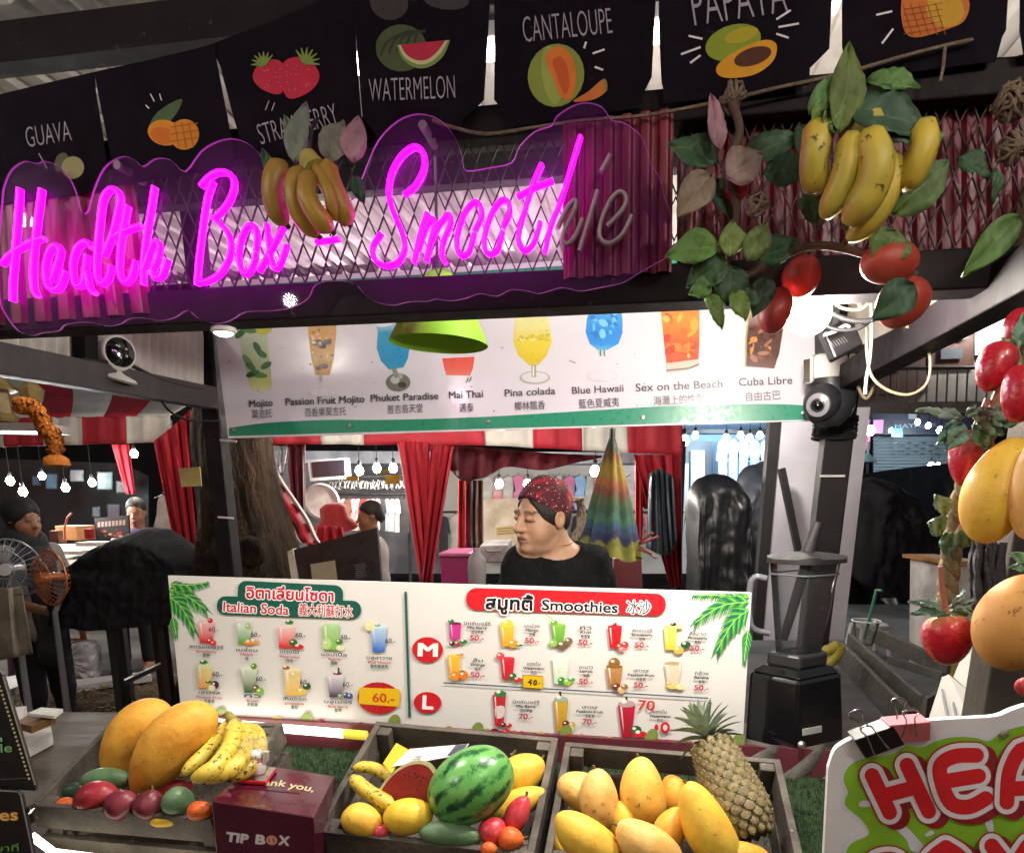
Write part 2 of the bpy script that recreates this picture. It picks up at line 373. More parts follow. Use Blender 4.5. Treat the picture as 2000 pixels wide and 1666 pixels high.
cup(A, [(1464, 600), (1458, 640), (1455, 680), (1456, 716)], [(1538, 600), (1530, 640), (1522, 690), (1512, 720)], ['#cdbfb2', '#5a2f22', '#4a251c', '#6b4a3d'])
A.up()
LF = ['#2f6b2b', '#4f8a35', '#27602a']
for i, (x, y, a, rx) in enumerate([(470, 652, -40, 13), (487, 645, 10, 15), (503, 680, 60, 13), (512, 692, 30, 11), (484, 705, 50, 15), (490, 716, 40, 12), (520, 714, -30, 12), (505, 732, 10, 18), (494, 730, -20, 14)]):
    A.ell(x, y, rx, 6, LF[i % 3], a)
A.ell(517, 645, 16, 9, '#c9cf3e', -20)
for x, y, r in ((622, 670, 9), (640, 668, 8), (630, 676, 8), (634, 715, 8), (622, 720, 6)): A.ell(x, y, r, r*.7, '#5f6872')
for i in range(26): A.ell(606+rnd.random()*46, 640+rnd.random()*86, 1.5+rnd.random()*3, 1.5+rnd.random()*2, rnd.choice(['#f4e8cc', '#b77d34', '#e9c27b', '#8a7a58']))
A.ell(752, 632, 18, 7, '#eef3f6', -8)
for c, x, y, rx, ry in (('#d8d9d6', 631, 768, 28, 9), ('#e6e4ea', 631, 766, 25, 7), ('#7d7f76', 778, 747, 24, 18), ('#c6cbc0', 772, 742, 9, 8), ('#474a44', 786, 752, 8, 6), ('#b9bdb2', 781, 735, 7, 5), ('#b3b6ad', 1045, 738, 30, 13), ('#dcdbe2', 1045, 737, 26, 10), ('#d5d3dc', 1176, 735, 31, 12), ('#dfdbe6', 1176, 734, 28, 10)): A.ell(x, y, rx, ry, c)
A.up()
for x0, y0, x1, y1, w, c in ((770, 720, 776, 738, 9, '#8f9a92'), (1043, 713, 1043, 737, 9, '#a9aa8c'), (1042, 715, 1042, 735, 3, '#e6e4dc'), (1173, 684, 1173, 696, 3, '#4b8f86'), (1180, 684, 1181, 696, 3, '#4b8f86'), (628, 732, 628, 745, 5, '#c3c5bd'), (915, 738, 911, 748, 2, '#555555'), (921, 736, 917, 746, 2, '#555555')): A.line([(x0, y0), (x1, y1)], w, c)
for i in range(24): A.ell(1012+rnd.random()*58, 655+rnd.random()*10, 2+rnd.random()*4, 1.5+rnd.random()*3, rnd.choice(['#d9c83c', '#efe9a0', '#cdb92c']))
for i in range(14):
    x = 1152+rnd.random()*52; y = 600+rnd.random()*56; A.ell(x, y, 4+rnd.random()*8, 2+rnd.random()*5, rnd.choice(['#5fbdf2', '#79c8f4', '#1d79cf']), rnd.random()*90)
for i in range(22):
    x = 1300+rnd.random()*56; y = 592+rnd.random()*104; A.ell(x, y, 4+rnd.random()*11, 3+rnd.random()*8, rnd.choice(['#f7a93a', '#f06a20', '#d93a15', '#f5832a', '#f9bb52']), rnd.random()*180)
A.poly([(1301, 710), (1365, 702), (1365, 715), (1340, 724), (1303, 728)], '#cbbfb0'); A.line([(1302, 724), (1345, 720), (1365, 712)], 3, '#6a5f52')
for i in range(20):
    x = 1466+rnd.random()*52; y = 640+rnd.random()*66; A.ell(x, y, 3+rnd.random()*9, 2+rnd.random()*4, rnd.choice(['#8a5140', '#3a1c16', '#a2705a', '#c98a3a', '#6a3a2b']), rnd.random()*180)
A.line([(1464, 602), (1457, 660), (1456, 716)], 3, '#b7a26a')
TXC = '#4a4850'
for t, xa, ya, xb, yb, h, o in (('Mojito', 489, 796, 534, 793, 14, .012), ('Passion Fruit Mojito', 560, 792, 713, 786, 14, .012), ('Phuket Paradise', 726, 785, 857, 780, 14, .012), ('Mai Thai', 878, 779, 944, 776, 14, .012), ('Pina colada', 987, 775, 1085, 770, 14, .012), ('Blue Hawaii', 1118, 770, 1218, 765, 14, .012), ('Sex on the Beach', 1242, 765, 1411, 757, 15, .012), ('Cuba Libre', 1443, 754, 1547, 750, 15, .012),
    ('莫吉托', 494, 816, 533, 814, 13, 0), ('百香果莫吉托', 597, 813, 677, 810, 13, 0), ('普吉島天堂', 758, 807, 827, 804, 13, 0), ('邁泰', 898, 804, 926, 803, 13, 0), ('椰林飄香', 1006, 801, 1065, 798, 13, 0), ('藍色夏威夷', 1131, 797, 1210, 793, 14, 0), ('海灘上的性愛', 1277, 791, 1375, 786, 14, 0), ('自由古巴', 1457, 783, 1524, 779, 14, 0)):
    A.text(t, xa, ya, xb, yb, h, TXC, o)
A.line([(1112, 705), (1125, 709)], 1.6, '#77727c')
for i in range(34): x = 450+rnd.random()*1120; A.ell(x, 640+rnd.random()*170, .8+rnd.random(), .7+rnd.random(), '#8f8a94')
A.build('print', us)
for x, y in ((457, 840), (684, 832), (954, 824), (1255, 815), (1569, 806)): MB().lathe([(.007, 0), (.006, .003), (0, .004)], at(x, y, KB-.002), -YD, 12).build('screw', mat('screw_zinc', '#b9b4aa', .35, metal=.8), us, smooth=40)
# ================================================================ NEON SIGN
KN = 1.365
ns = thing('neon_sign', 'glowing pink handwritten neon sign on a clear cloud-shaped acrylic plate', 'neon sign', at(650, 640, KN))
OUT = [(2, 400), (6, 365), (21, 332), (46, 315), (71, 319), (88, 315), (122, 330), (145, 370), (157, 412), (170, 413), (181, 374), (202, 328), (235, 306), (260, 311), (278, 325), (302, 310), (332, 312), (360, 335), (391, 296), (424, 276), (458, 271), (492, 286), (517, 319), (535, 362), (565, 396), (675, 398), (705, 350), (717, 320), (739, 273), (776, 236), (818, 222), (860, 235), (890, 272), (903, 311), (910, 333), (957, 327), (999, 317), (1014, 286), (1045, 256), (1077, 245), (1087, 227), (1117, 207), (1146, 200), (1176, 209), (1195, 234), (1218, 239), (1251, 264), (1267, 303), (1272, 322), (1290, 349), (1297, 380), (1310, 420), (1314, 462), (1308, 496), (1276, 517), (1246, 534), (1216, 552), (1174, 561), (1135, 568), (1114, 564), (1093, 562), (1054, 573), (1039, 570), (1000, 565), (970, 578), (937, 573), (910, 582), (880, 587), (850, 584), (835, 588), (799, 589), (766, 596), (730, 588), (709, 572), (690, 553), (650, 548), (615, 556), (601, 582), (567, 601), (523, 607), (479, 609), (450, 625), (420, 632), (387, 622), (365, 606), (340, 620), (311, 626), (280, 621), (252, 622), (235, 632), (210, 637), (185, 631), (160, 629), (126, 634), (113, 646), (80, 650), (63, 655), (34, 646), (8, 612), (-3, 580), (-6, 490)]
film('neon_haze_acrylic', '#f8eef9', .967, .02, 1.13, '#b04cc0')  # magenta diffuse colour puts the neon's purple haze into the plate
MB().slab([at(x, y, KN) for x, y in spline(OUT, 3, True)], YD*.005, 0, None, 1).build('acrylic_plate', [MT['neon_haze_acrylic'], mat('acrylic_edge_glow', '#b457b8', .3, emit=.18)], ns)  # rim emits faintly, standing in for neon light carried through the plate
NEON = mat('neon_tube', '#ff02f0', .4, emit=8); NEOB = mat('neon_back', '#ff02f0', .4, emit=10); NEOS = mat('neon_side', '#ff3cf0', .4, emit=.85); GREYT = mat('unlit_tube', '#8c7d88', .45)
def stroke(pts, w=4.4, lit=True, smooth=7, name='lit_tube'):
    P2 = spline(pts, smooth) if len(pts) > 2 else pts
    n = len(P2); C = [at(x, y, KN) for x, y in P2]; vs = []; hw = w*dep(C[0])/F; prof = [(-.55, .001), (-.92, .004), (-1, .012), (-.8, .0155), (-.35, .0172), (.35, .0172), (.8, .0155), (1, .012), (.92, .004), (.55, .001)]; K = len(prof)
    for i in range(n):
        d = (C[min(i+1, n-1)]-C[max(i-1, 0)]).normalized(); sd = d.cross(YD).normalized()
        for a, h in prof: vs.append(C[i]+sd*a*hw-YD*h)
    m = MB()
    for i in range(n-1):
        for j in range(K): m.add([], [(i*K+j, i*K+(j+1) % K, (i+1)*K+(j+1) % K, (i+1)*K+j)], 0 if 1 <= j <= 7 else 2 if j == 9 else 1)
    m.add([], [tuple(range(K)), tuple((n-1)*K+j for j in range(K-1, -1, -1))], 1); m.v = vs
    return m.build(name, [NEON, NEOS, NEOB] if lit else [GREYT, GREYT, GREYT], ns, smooth=50)
for s_ in ([(47, 373), (46, 398), (42, 452), (37, 515), (33, 560), (33, 592)], [(90, 374), (87, 398), (79, 461), (73, 524), (74, 564), (82, 583)], [(13, 520), (32, 500), (58, 484), (76, 475), (94, 470)],
    [(110, 553), (121, 520), (126, 495), (119, 484), (107, 493), (99, 515), (97, 540), (102, 562), (115, 570), (128, 560), (137, 534)],
    [(187, 488), (176, 477), (160, 488), (151, 515), (151, 542), (158, 562), (170, 558), (175, 533), (177, 502)], [(177, 535), (183, 565), (194, 577)],
    [(211, 504), (225, 470), (237, 425), (242, 391), (229, 374), (211, 391), (203, 440), (197, 506), (197, 542), (207, 558), (220, 546), (225, 522)],
    [(257, 407), (250, 443), (243, 488), (241, 533), (252, 556), (266, 542), (272, 513)], [(230, 468), (252, 456), (283, 445)],
    [(309, 370), (303, 410), (293, 470), (287, 524), (287, 560)], [(290, 528), (302, 492), (311, 477), (319, 484), (315, 510), (306, 533), (311, 547), (324, 542), (335, 510)],
    [(399, 369), (415, 352), (434, 342), (454, 345), (464, 363), (457, 392), (442, 415), (424, 432)], [(424, 432), (446, 452), (457, 477), (454, 507), (438, 536), (415, 552), (398, 555)], [(423, 359), (411, 396), (401, 463), (394, 521), (391, 561)],
    [(506, 496), (508, 463), (502, 446), (489, 448), (477, 473), (472, 507), (479, 533), (490, 538), (502, 517), (506, 498)], [(527, 442), (531, 482), (534, 507), (543, 528), (555, 515), (566, 482)], [(563, 442), (538, 488), (511, 534)], [(622, 477), (645, 474), (668, 471)],
    [(793, 387), (817, 366), (832, 333), (829, 303), (811, 294), (785, 315), (767, 351), (764, 390), (775, 426), (790, 462), (794, 492), (781, 516), (757, 523), (736, 510), (733, 486), (750, 460)],
    [(838, 420), (823, 468), (812, 519)], [(820, 495), (835, 450), (848, 432), (851, 450), (843, 482), (836, 516)], [(846, 474), (862, 444), (879, 424), (883, 441), (869, 477), (866, 501), (874, 519)],
    [(929, 457), (943, 428), (940, 406), (928, 401), (911, 420), (898, 456), (895, 486), (904, 503), (919, 495), (929, 461)], [(984, 450), (997, 423), (995, 401), (982, 397), (964, 420), (950, 460), (949, 488), (958, 500), (974, 492), (984, 456)],
    [(1060, 327), (1042, 369), (1019, 444), (1015, 477), (1027, 494), (1045, 477), (1057, 438)], [(1012, 390), (1045, 373), (1082, 359)], [(1135, 273), (1099, 390), (1078, 444), (1065, 499)]):
    stroke(s_, 4.5)
for s_ in ([(1090, 450), (1108, 414), (1124, 397), (1123, 414), (1106, 450), (1099, 474), (1111, 480), (1126, 462), (1138, 432)], [(1168, 378), (1150, 435), (1132, 495)], [(1192, 309), (1174, 342)], [(1186, 447), (1215, 416), (1223, 392), (1210, 381), (1189, 402), (1173, 444), (1174, 471), (1192, 480), (1216, 462), (1234, 426)]):
    stroke(s_, 4.0, False, name='unlit_tube')
for x, y in ((825, 244), (228, 322)):
    p = at(x, y, KN-.004); MB().tube([p, p+YD*.075], .0075, 14).build('standoff', mat('acrylic_standoff', '#6a5a6c', .35), ns, smooth=50)
# ================================================================ FRUIT BANNER
KG = 1.40
fb = thing('fruit_banner', 'long black banner of fruit name flags with narrow gaps above the neon sign', 'banner', at(900, 230, KG))
CLOTH = mat('black_banner_cloth', '#0d0912', .9, var=.3, vs=10, spec=.1)
def flag(pts, k, art=None):
    m = MB().slab([at(x, y, k) for x, y in pts], YD*.002).build('pennant', CLOTH, fb)
    if art:
        A = Art(lambda x, y: at(x, y, k), -YD, .0004); art(A); A.build('print', m, CLOTHINK)
HW = '#96919f'
def a1(A):
    A.text('GUAVA', 54, 289, 141, 275, 41, HW, -.013)
    A.line([(76, 300), (92, 330)], 2, HW).ell(120, 318, 13, 20, '#4d5340', 20).up().ell(143, 328, 22, 22, '#8a8a5e', -10)
def a2(A):
    A.blob([(288, 262), (296, 236), (318, 212), (354, 194), (350, 214), (330, 240), (306, 254)], '#3f5a35').up().ell(322, 260, 33, 25, '#cf8a22', 12).up().ell(318, 266, 24, 16, '#c96a1d', 12).up().ell(361, 264, 29, 30, '#cf8224', 8).up()
    for i in (-14, 0, 14): A.line([(361+i-5, 240), (361+i+4, 290)], 2, '#9a5a1c'); A.line([(335, 264+i), (388, 256+i)], 2, '#9a5a1c')
    for x0, y0, x1, y1 in ((295, 185, 303, 200), (313, 185, 317, 198), (286, 207, 293, 214)): A.line([(x0, y0), (x1, y1)], 2.2, '#d8d4dc')
def berry(A, x, y, r, ang):
    a = R(ang); A.blob([(x+r*u*math.cos(a)-r*v*math.sin(a), y+r*u*math.sin(a)+r*v*math.cos(a)) for u, v in ((-.9, -.5), (0, -1), (.9, -.5), (.8, .4), (0, 1.15), (-.8, .4))], '#b3203c').up()
    for i in range(16): A.ell(x+rnd.uniform(-.6, .6)*r, y+rnd.uniform(-.6, .7)*r, 1.6, 1.1, '#d96a70')
    A.up()
    for i in range(7):
        b = R(-150+i*22+ang); cx, cy = x+r*.75*math.sin(a), y-r*.75*math.cos(a); A.line([(cx, cy), (cx+math.cos(b)*r*.75, cy+math.sin(b)*r*.75)], 9, '#6f8a3d', True)
def a3(A):
    berry(A, 529, 150, 34, -30); berry(A, 584, 152, 40, 25)
    A.text('STRAWBERRY', 512, 285, 664, 243, 42, HW, -.013)
    for l in ([(520, 217), (527, 199)], [(532, 219), (538, 203)]): A.line(l, 2, HW)
def a4(A):
    A.ell(760, 6, 38, 34, '#2c2a26', 20).ell(872, 2, 44, 18, '#2b302c', 5).up()
    A.ell(784, 95, 50, 46, '#3e4d2b', 0).up()
    for i in range(5): A.line(spline([(744+i*16, 110-i*4), (760+i*14, 80-i*3), (800+i*8, 62)], 5), 5, '#232d1d')
    A.up().poly(spline([(776, 90), (786, 116), (812, 134), (840, 132), (866, 112), (880, 80)], 5), '#6d8546').up().poly(spline([(779, 90), (790, 113), (814, 127), (838, 125), (860, 107), (876, 81)], 5), '#b9c18a').up().poly(spline([(783, 90), (794, 108), (815, 120), (836, 118), (855, 103), (871, 81)], 5), '#a81f3c')
    A.up().text('WATERMELON', 723, 201, 890, 194, 46, HW, -.013)
def a5(A):
    A.text('CANTALOUPE', 1024, 84, 1197, 66, 52, HW, -.013)
    A.ell(1086, 148, 55, 62, '#7a8c3a', 12).up().ell(1078, 148, 20, 58, '#8f9d4c', -8).up().blob([(1066, 110), (1092, 92), (1116, 110), (1126, 150), (1118, 190), (1098, 192), (1078, 150)], '#cf7328').up().blob([(1080, 122), (1094, 112), (1108, 132), (1112, 168), (1102, 186), (1088, 150)], '#b9531f')
    A.up().blob([(1120, 200), (1150, 180), (1180, 156), (1185, 178), (1160, 196)], '#b96a2a').up().line([(1180, 156), (1184, 180)], 5, '#7d7f35')
    for l in ([(1145, 84), (1141, 97)], [(1158, 107), (1181, 99)], [(1162, 133), (1178, 139)]): A.line(l, 4, '#d6d2d8')
def a6(A):
    A.text('PAPAYA', 1357, 52, 1540, 25, 80, HW, -.013)
    A.ell(1432, 84, 56, 34, '#7c8f24', -18).up().ell(1448, 70, 34, 14, '#a59a22', -18).up().blob([(1402, 128), (1440, 100), (1490, 80), (1516, 88), (1510, 120), (1476, 146), (1430, 154), (1403, 148)], '#c98f1c').up().ell(1470, 112, 38, 17, '#4a2212', -18)
    for l in ([(1345, 72), (1372, 78)], [(1330, 108), (1368, 94)], [(1348, 125), (1368, 110)], [(1516, 40), (1544, 22)], [(1520, 55), (1560, 48)], [(1516, 68), (1540, 76)]): A.line(l, 4, '#d6d2d8')
def a7(A):
    A.blob([(1760, 10), (1775, -40), (1860, -50), (1892, 0), (1884, 40), (1850, 58), (1790, 74), (1766, 60)], '#b8662a').up().ell(1845, 20, 38, 34, '#b8902c', 20).up()
    for i in range(5): A.line([(1762+i*16, 8), (1782+i*16, 70)], 1.5, '#8a4a20'); A.line([(1764, 20+i*12), (1840, 8+i*12)], 1.5, '#8a4a20')
    for l in ([(1711, 31), (1742, 24)], [(1722, 87), (1744, 58)]): A.line(l, 4, '#d6d2d8')
flag(spline([(-160, 228), (-60, 200), (60, 170), (184, 141)], 4)+[(186, 180), (203, 280), (211, 345), (211, 372), (-160, 420)], KG, a1)
flag([(184, 141), (290, 118), (400, 91), (420, 84), (421, 112), (438, 200), (456, 296), (458, 325), (222, 364), (221, 330), (207, 260), (192, 186)], KG-.004, a2)
flag(spline([(420, 84), (470, 64), (530, 42), (620, 4), (690, -30)], 4)+[(692, 20), (697, 120), (706, 232), (720, 262), (716, 290), (476, 322), (474, 291), (452, 215), (430, 130), (421, 112)], KG, a3)
flag([(680, -260), (957, -260), (957, 0), (951, 100), (945, 195), (903, 235), (896, 262), (736, 284), (735, 262), (708, 232), (699, 120), (690, 0)], KG-.004, a4)
flag([(963, -260), (1281, -260), (1281, 0), (1273, 150), (1258, 180), (1255, 210), (990, 250), (988, 222), (965, 195), (966, 100)], KG, a5)
flag([(1284, -260), (1625, -260), (1625, 0), (1620, 95), (1582, 133), (1580, 165), (1298, 204), (1296, 176), (1292, 160), (1287, 60)], KG-.004, a6)
flag([(1645, -260), (1985, -260), (1965, 60), (1958, 72), (1945, 120), (1650, 158), (1648, 110), (1645, 90)], KG, a7)
flag([(1995, -260), (2300, -260), (2300, 60), (2000, 110), (1992, 60)], KG-.004)
def twine(name, pts, k, r, label):
    P = [at(x, y, k) for x, y in spline(pts, 6)]
    m = MB().tube(P, r, 6)
    tag(m.build(name, mat('jute_twine', '#7a6a58', .9, var=.4, vs=90, bump=.6, bs=200), smooth=60), label, 'twine')
twine('twine', [(845, 235), (880, 248), (950, 262), (1040, 250), (1140, 236), (1260, 226), (1400, 200), (1520, 172), (1640, 146), (1760, 112), (1846, 90), (1900, 78)], 1.385, .0028, 'long brown jute twine strung along the beam under the black flags')
# ================================================================ LOWER MENU BOARD
KM = 1.95
mbd = thing('menu_board', 'long white drinks menu board with palm leaves and small cup pictures behind the crates', 'menu board', at(900, 1450, KM))
Q = [(328, 1124), (1468, 1157), (1449, 1478), (358, 1432)]
MB().slab([at(x, y, KM) for x, y in Q], YD*.008, 0, None, 1).build('panel', [mat('white_menu_board', '#d9d7d3', .34, var=.05, vs=2), mat('board_edge', '#bdbab4', .5)], mbd)
A = plane_art(KM, .00012)
def palm(A, fronds, seed):
    r = random.Random(seed)
    for (x0, y0, x1, y1, bend, L) in fronds:
        n = 26; G = ['#1f7a4a', '#3c9a3f', '#7cb83a', '#2a8f57', '#176043']
        for i in range(n):
            t = (i+.5)/n; x = x0+(x1-x0)*t; y = y0+(y1-y0)*t+bend*math.sin(math.pi*t)*-1
            dx, dy = x1-x0, y1-y0+bend*math.cos(math.pi*t)*-3; a = math.atan2(dy, dx)
            for s_ in (-1, 1):
                b = a+s_*(.9-.45*t); l = L*(1-.55*t)*(.8+.3*r.random()); cx, cy = x+math.cos(b)*l*.5, y+math.sin(b)*l*.5+2
                A.line([(x, y), (cx, cy), (x+math.cos(b)*l, y+math.sin(b)*l+8)], 3.6, G[(i+(s_ > 0)) % 5], True)
        A.up().line(spline([(x0, y0), ((x0+x1)/2, (y0+y1)/2-bend*.9), (x1, y1)], 8), 1.6, '#a9cf7a').up()
palm(A, [(330, 1150, 402, 1190, 6, 34), (332, 1165, 380, 1232, 12, 30), (334, 1140, 405, 1137, -4, 18), (338, 1205, 345, 1240, 2, 12)], 3)
palm(A, [(1464, 1166, 1355, 1162, 2, 18), (1463, 1175, 1358, 1215, 14, 34), (1462, 1190, 1400, 1270, 16, 36), (1461, 1230, 1453, 1290, 4, 14)], 5)
A.up()
TEAL = '#15574a'
A.rrect((467, 1133), (672, 1143), 45, 16, TEAL).rrect((426, 1163), (707, 1173), 36, 17, TEAL).line([(793, 1155), (801, 1400)], 5, '#1d5a52')
RED = '#c8202a'
A.rrect((912, 1147), (1301, 1159), 43, 20, RED)
A.ell(836, 1268, 30, 25, RED, 3).ell(836, 1371, 27, 21, RED, 3)
A.up(); A.ell(741, 1362, 42, 31, '#b81f26', 4)
def t2(t, xa, ya, xb, yb, h, c, o, oc, oo):   # outlined text
    A.text(t, xa, ya, xb, yb, h, oc, o+oo).up().text(t, xa, ya, xb, yb, h, c, o)
t2('อิตาเลี่ยนโซดา', 483, 1167, 652, 1174, 21, '#c51f3c', .035, '#f2efee', .07)
t2('Italian Soda', 438, 1193, 565, 1200, 19, '#b8243c', .02, '#f2efee', .07)
t2('義大利蘇打水', 585, 1199, 690, 1204, 18, '#c02c40', .012, '#f2efee', .06)
t2('สมูทตี้', 950, 1188, 1040, 1191, 24, '#17151b', .045, '#f4f1ef', .07)
t2('Smoothies', 1059, 1190, 1206, 1196, 20, '#1d1a22', .03, '#f4f1ef', .07)
t2('冰沙', 1224, 1195, 1270, 1197, 20, '#241f28', .01, '#f4f1ef', .07)
A.up().text('M', 819, 1280, 854, 1281, 26, '#f2efec', .012).up().text('M', 821, 1280, 856, 1281, 26, '#f2efec', .012).up().text('M', 817, 1280, 852, 1281, 26, '#f2efec', .012).text('L', 827, 1382, 846, 1383, 25, '#f2efec', .05)
A.line([(867, 1332), (1383, 1362)], 2.4, '#31506a')
A.poly([(703, 1341), (780, 1344), (784, 1350), (781, 1379), (702, 1373)], '#e3b81f').up()
A.text('60.-', 729, 1369, 771, 1371, 17, '#c23a22', .02)
A.poly([(1022, 1317), (1061, 1319), (1061, 1344), (1022, 1341)], '#e0b71d').up(); A.line([(1022, 1317), (1061, 1319), (1061, 1344), (1022, 1341), (1022, 1317)], 1.2, '#5a4a14').text('4', 1031, 1336, 1039, 1337, 12, '#2a2320', .03).text('0', 1042, 1336, 1048, 1337, 10, '#2a2320', .06).text('.-', 1050, 1336, 1056, 1336, 10, '#2a2320', .02)
def drink(x, y, w, h, c0, c1, tw=.72, top=None, fr=(), tall=False):
    l0 = A.l
    A.strip([(x-w/2, y), (x-w/2*(1+tw)/2, y+h*.5), (x-w/2*tw, y+h)], [(x+w/2, y+1), (x+w/2*(1+tw)/2, y+h*.5+1), (x+w/2*tw, y+h)], [c0, tuple((p+q)/2 for p, q in zip(lin(c0), lin(c1))), c1]).up()
    A.ell(x, y+.5, w/2, w*.11, top or '#e9e6dc').up(); A.strip([(x-w*.36, y+3), (x-w*.33*tw, y+h*.9)], [(x-w*.27, y+3), (x-w*.22*tw, y+h*.9)], ['#f3eee8', c1]).up()
    for fx, fy, r, c, k in fr:
        A.ell(x+fx, y+fy, r, r*k, c).ell(x+fx-r*.3, y+fy-r*.3, r*.34, r*.25, '#efe8d8')
    A.l = l0
GL_ = '#2f7a35'
SOD = [(405, 1213, 34, 41, '#e9b9ba', '#d01a28', .72, '#e3c9c4', [(8, 38, 7, '#c3252f', .9), (14, 42, 6, '#d8434a', 1), (8, -2, 5, '#c9242f', 1)]),
    (479, 1214, 32, 42, '#dfe4da', '#4f9b3a', .75, '#cfd6cc', [(10, 40, 11, '#e08a3a', .45), (20, 38, 10, '#e6a05a', .4), (8, 8, 6, '#9fbf80', 1.1)]),
    (561, 1222, 34, 42, '#ecc3c0', '#d61b20', .85, '#e5d3cc', [(14, 32, 8, '#2f6a30', .9), (24, 40, 10, '#cf2c30', .5), (6, -8, 8, GL_, .5)]),
    (648, 1220, 34, 48, '#a9d190', '#7ab84f', .85, '#b6d8a2', [(-8, 36, 9, '#bcd78f', 1.2), (16, 32, 7, '#3f7d34', .8), (18, 44, 8, '#d9e0b8', .7)]),
    (741, 1222, 32, 50, '#b8d6ea', '#1d62bf', .72, '#cfe2ec', [(-18, 0, 9, '#e3dfa0', 1), (-2, -2, 6, '#7fae86', .4)]),
    (402, 1298, 30, 44, '#d9dc9a', '#df9a56', .8, '#d9dcae', [(20, 38, 8, '#4a2438', 1), (14, 44, 7, '#e2d9a8', .9), (-2, -6, 8, GL_, .5), (8, 32, 6, GL_, .5)]),
    (488, 1303, 34, 48, '#d9e2cc', '#27572a', .5, '#dfe4d6', [(10, -3, 6, '#5a9a30', 1), (14, 40, 7, '#6e5b3a', 1.1), (22, 46, 8, '#83b04a', 1)]),
    (573, 1307, 32, 50, '#e6d7a2', '#e3b45c', .85, '#e9dfb4', [(4, 10, 10, '#e2c77e', .8), (18, 42, 10, '#e0bf55', .7), (28, 32, 8, '#2a5a38', .8), (-12, -4, 7, '#9a5a30', .5)]),
    (657, 1318, 34, 42, '#d8d2dc', '#3b2145', .7, '#dcd6de', [(20, 38, 6, '#3a4878', 1), (28, 40, 6, '#46558a', 1), (10, 40, 6, '#7f9a6a', .8), (4, -4, 9, '#7a2f46', .3), (6, -10, 2, '#2a2a30', 3)])]
for a_ in SOD: drink(*a_[:8], a_[8])
SMO = [(890, 1216, 24, 32, '#c73a8a', '#c2398c', .8, '#6a2450', [(-6, 40, 6, '#3a2238', .6), (4, 40, 6, '#b52532', .6), (16, 36, 8, GL_, .5), (-8, -4, 6, GL_, .6)]),
    (991, 1221, 28, 40, '#e3c23a', '#d49a25', .68, '#e6c944', [(0, -4, 12, '#e5cb48', .7), (12, 35, 10, '#e09a28', .8), (24, 38, 7, '#3f7a3a', .3)]),
    (1091, 1219, 28, 35, '#7fb84a', '#5da03a', .7, '#8fc25c', [(-8, -4, 7, '#6fae3c', .7), (-10, 36, 8, '#8fb858', .9), (8, 40, 11, '#6a5b42', .7), (20, 32, 8, '#75654a', .9)]),
    (1201, 1222, 28, 42, '#d2202a', '#c01a24', .68, '#d8303a', [(10, 40, 8, '#c6262f', .9), (20, 36, 7, '#d3343c', .9), (14, 45, 7, '#e08080', .7), (0, -4, 4, '#8a1d25', .8)]),
    (1309, 1222, 26, 46, '#e6d66a', '#d8bf42', .7, '#e8dc86', [(16, 46, 10, '#e0b04a', .8), (30, 36, 10, '#25543a', .7), (6, -4, 6, '#3a3a30', .6), (18, 0, 7, '#d9cf9a', .8)]),
    (888, 1279, 26, 45, '#edbe3c', '#dd9a22', .65, '#eec95a', [(2, 40, 9, '#dd8a2a', 1), (18, 38, 9, '#d9772a', 1), (12, -2, 7, '#d98a4a', .4), (14, 30, 5, GL_, .4)]),
    (992, 1284, 28, 42, '#d4283c', '#b81c2c', .68, '#d43a4a', [(-14, -4, 8, '#d84a4c', .9), (10, 36, 8, '#2f6a30', .9), (20, 42, 9, '#c72f34', .5)]),
    (1095, 1284, 32, 50, '#dfe8dc', '#bfd6bc', .7, '#e2eadf', [(2, 44, 7, '#2f8a3a', 1), (14, 46, 8, '#8cc04e', .9), (22, 42, 7, '#4b9a3c', .5)]),
    (1200, 1300, 32, 40, '#b98a56', '#9a6a3a', .72, '#8a5a2e', [(0, -7, 11, '#8f6232', .9), (4, 40, 8, '#6a2420', .9), (14, 46, 8, '#cfae70', .9), (20, 40, 7, '#8a6a40', .8)]),
    (1314, 1294, 34, 40, '#d9cdb6', '#cfc3a8', .62, '#b99f7a', [(0, 44, 12, '#e3c46a', .5), (14, 46, 9, '#e6d79a', .6), (-8, 40, 7, '#d9a95a', .4), (14, 4, 2, '#e6dcc6', 6)]),
    (976, 1356, 26, 60, '#b8323a', '#b81f28', .62, '#c63a34', [(8, 58, 6, '#5a2a2c', .8), (18, 59, 7, '#c22a34', .6), (2, -3, 12, '#3a7a44', .5)]),
    (1096, 1366, 28, 60, '#c8a13a', '#b88a2a', .66, '#7f9a6a', [(10, 46, 7, '#6a2420', 1), (22, 48, 7, '#c9a86a', .9), (18, 56, 7, '#e0cf9a', .9), (0, -2, 14, '#9fb09a', .4)]),
    (1224, 1376, 34, 62, '#b82140', '#a01a30', .55, '#9a5a6a', [(18, 48, 11, '#2c5f38', .8), (26, 56, 14, '#c4282e', .45), (0, -3, 17, '#b79aa2', .4)])]
for a_ in SMO: drink(*a_[:8], a_[8])
for x, y in ((1094, 1349), (1223, 1359)): A.line([(x, y), (x+2, y+16)], 4, '#26201f')
A.line([(1066, 1200), (1078, 1206), (1082, 1224)], 1.6, '#8fb26a').blob([(968, 1380), (985, 1378), (984, 1398), (970, 1400)], '#dcc9c6')
NV = '#232a52'; DK = '#2a2730'
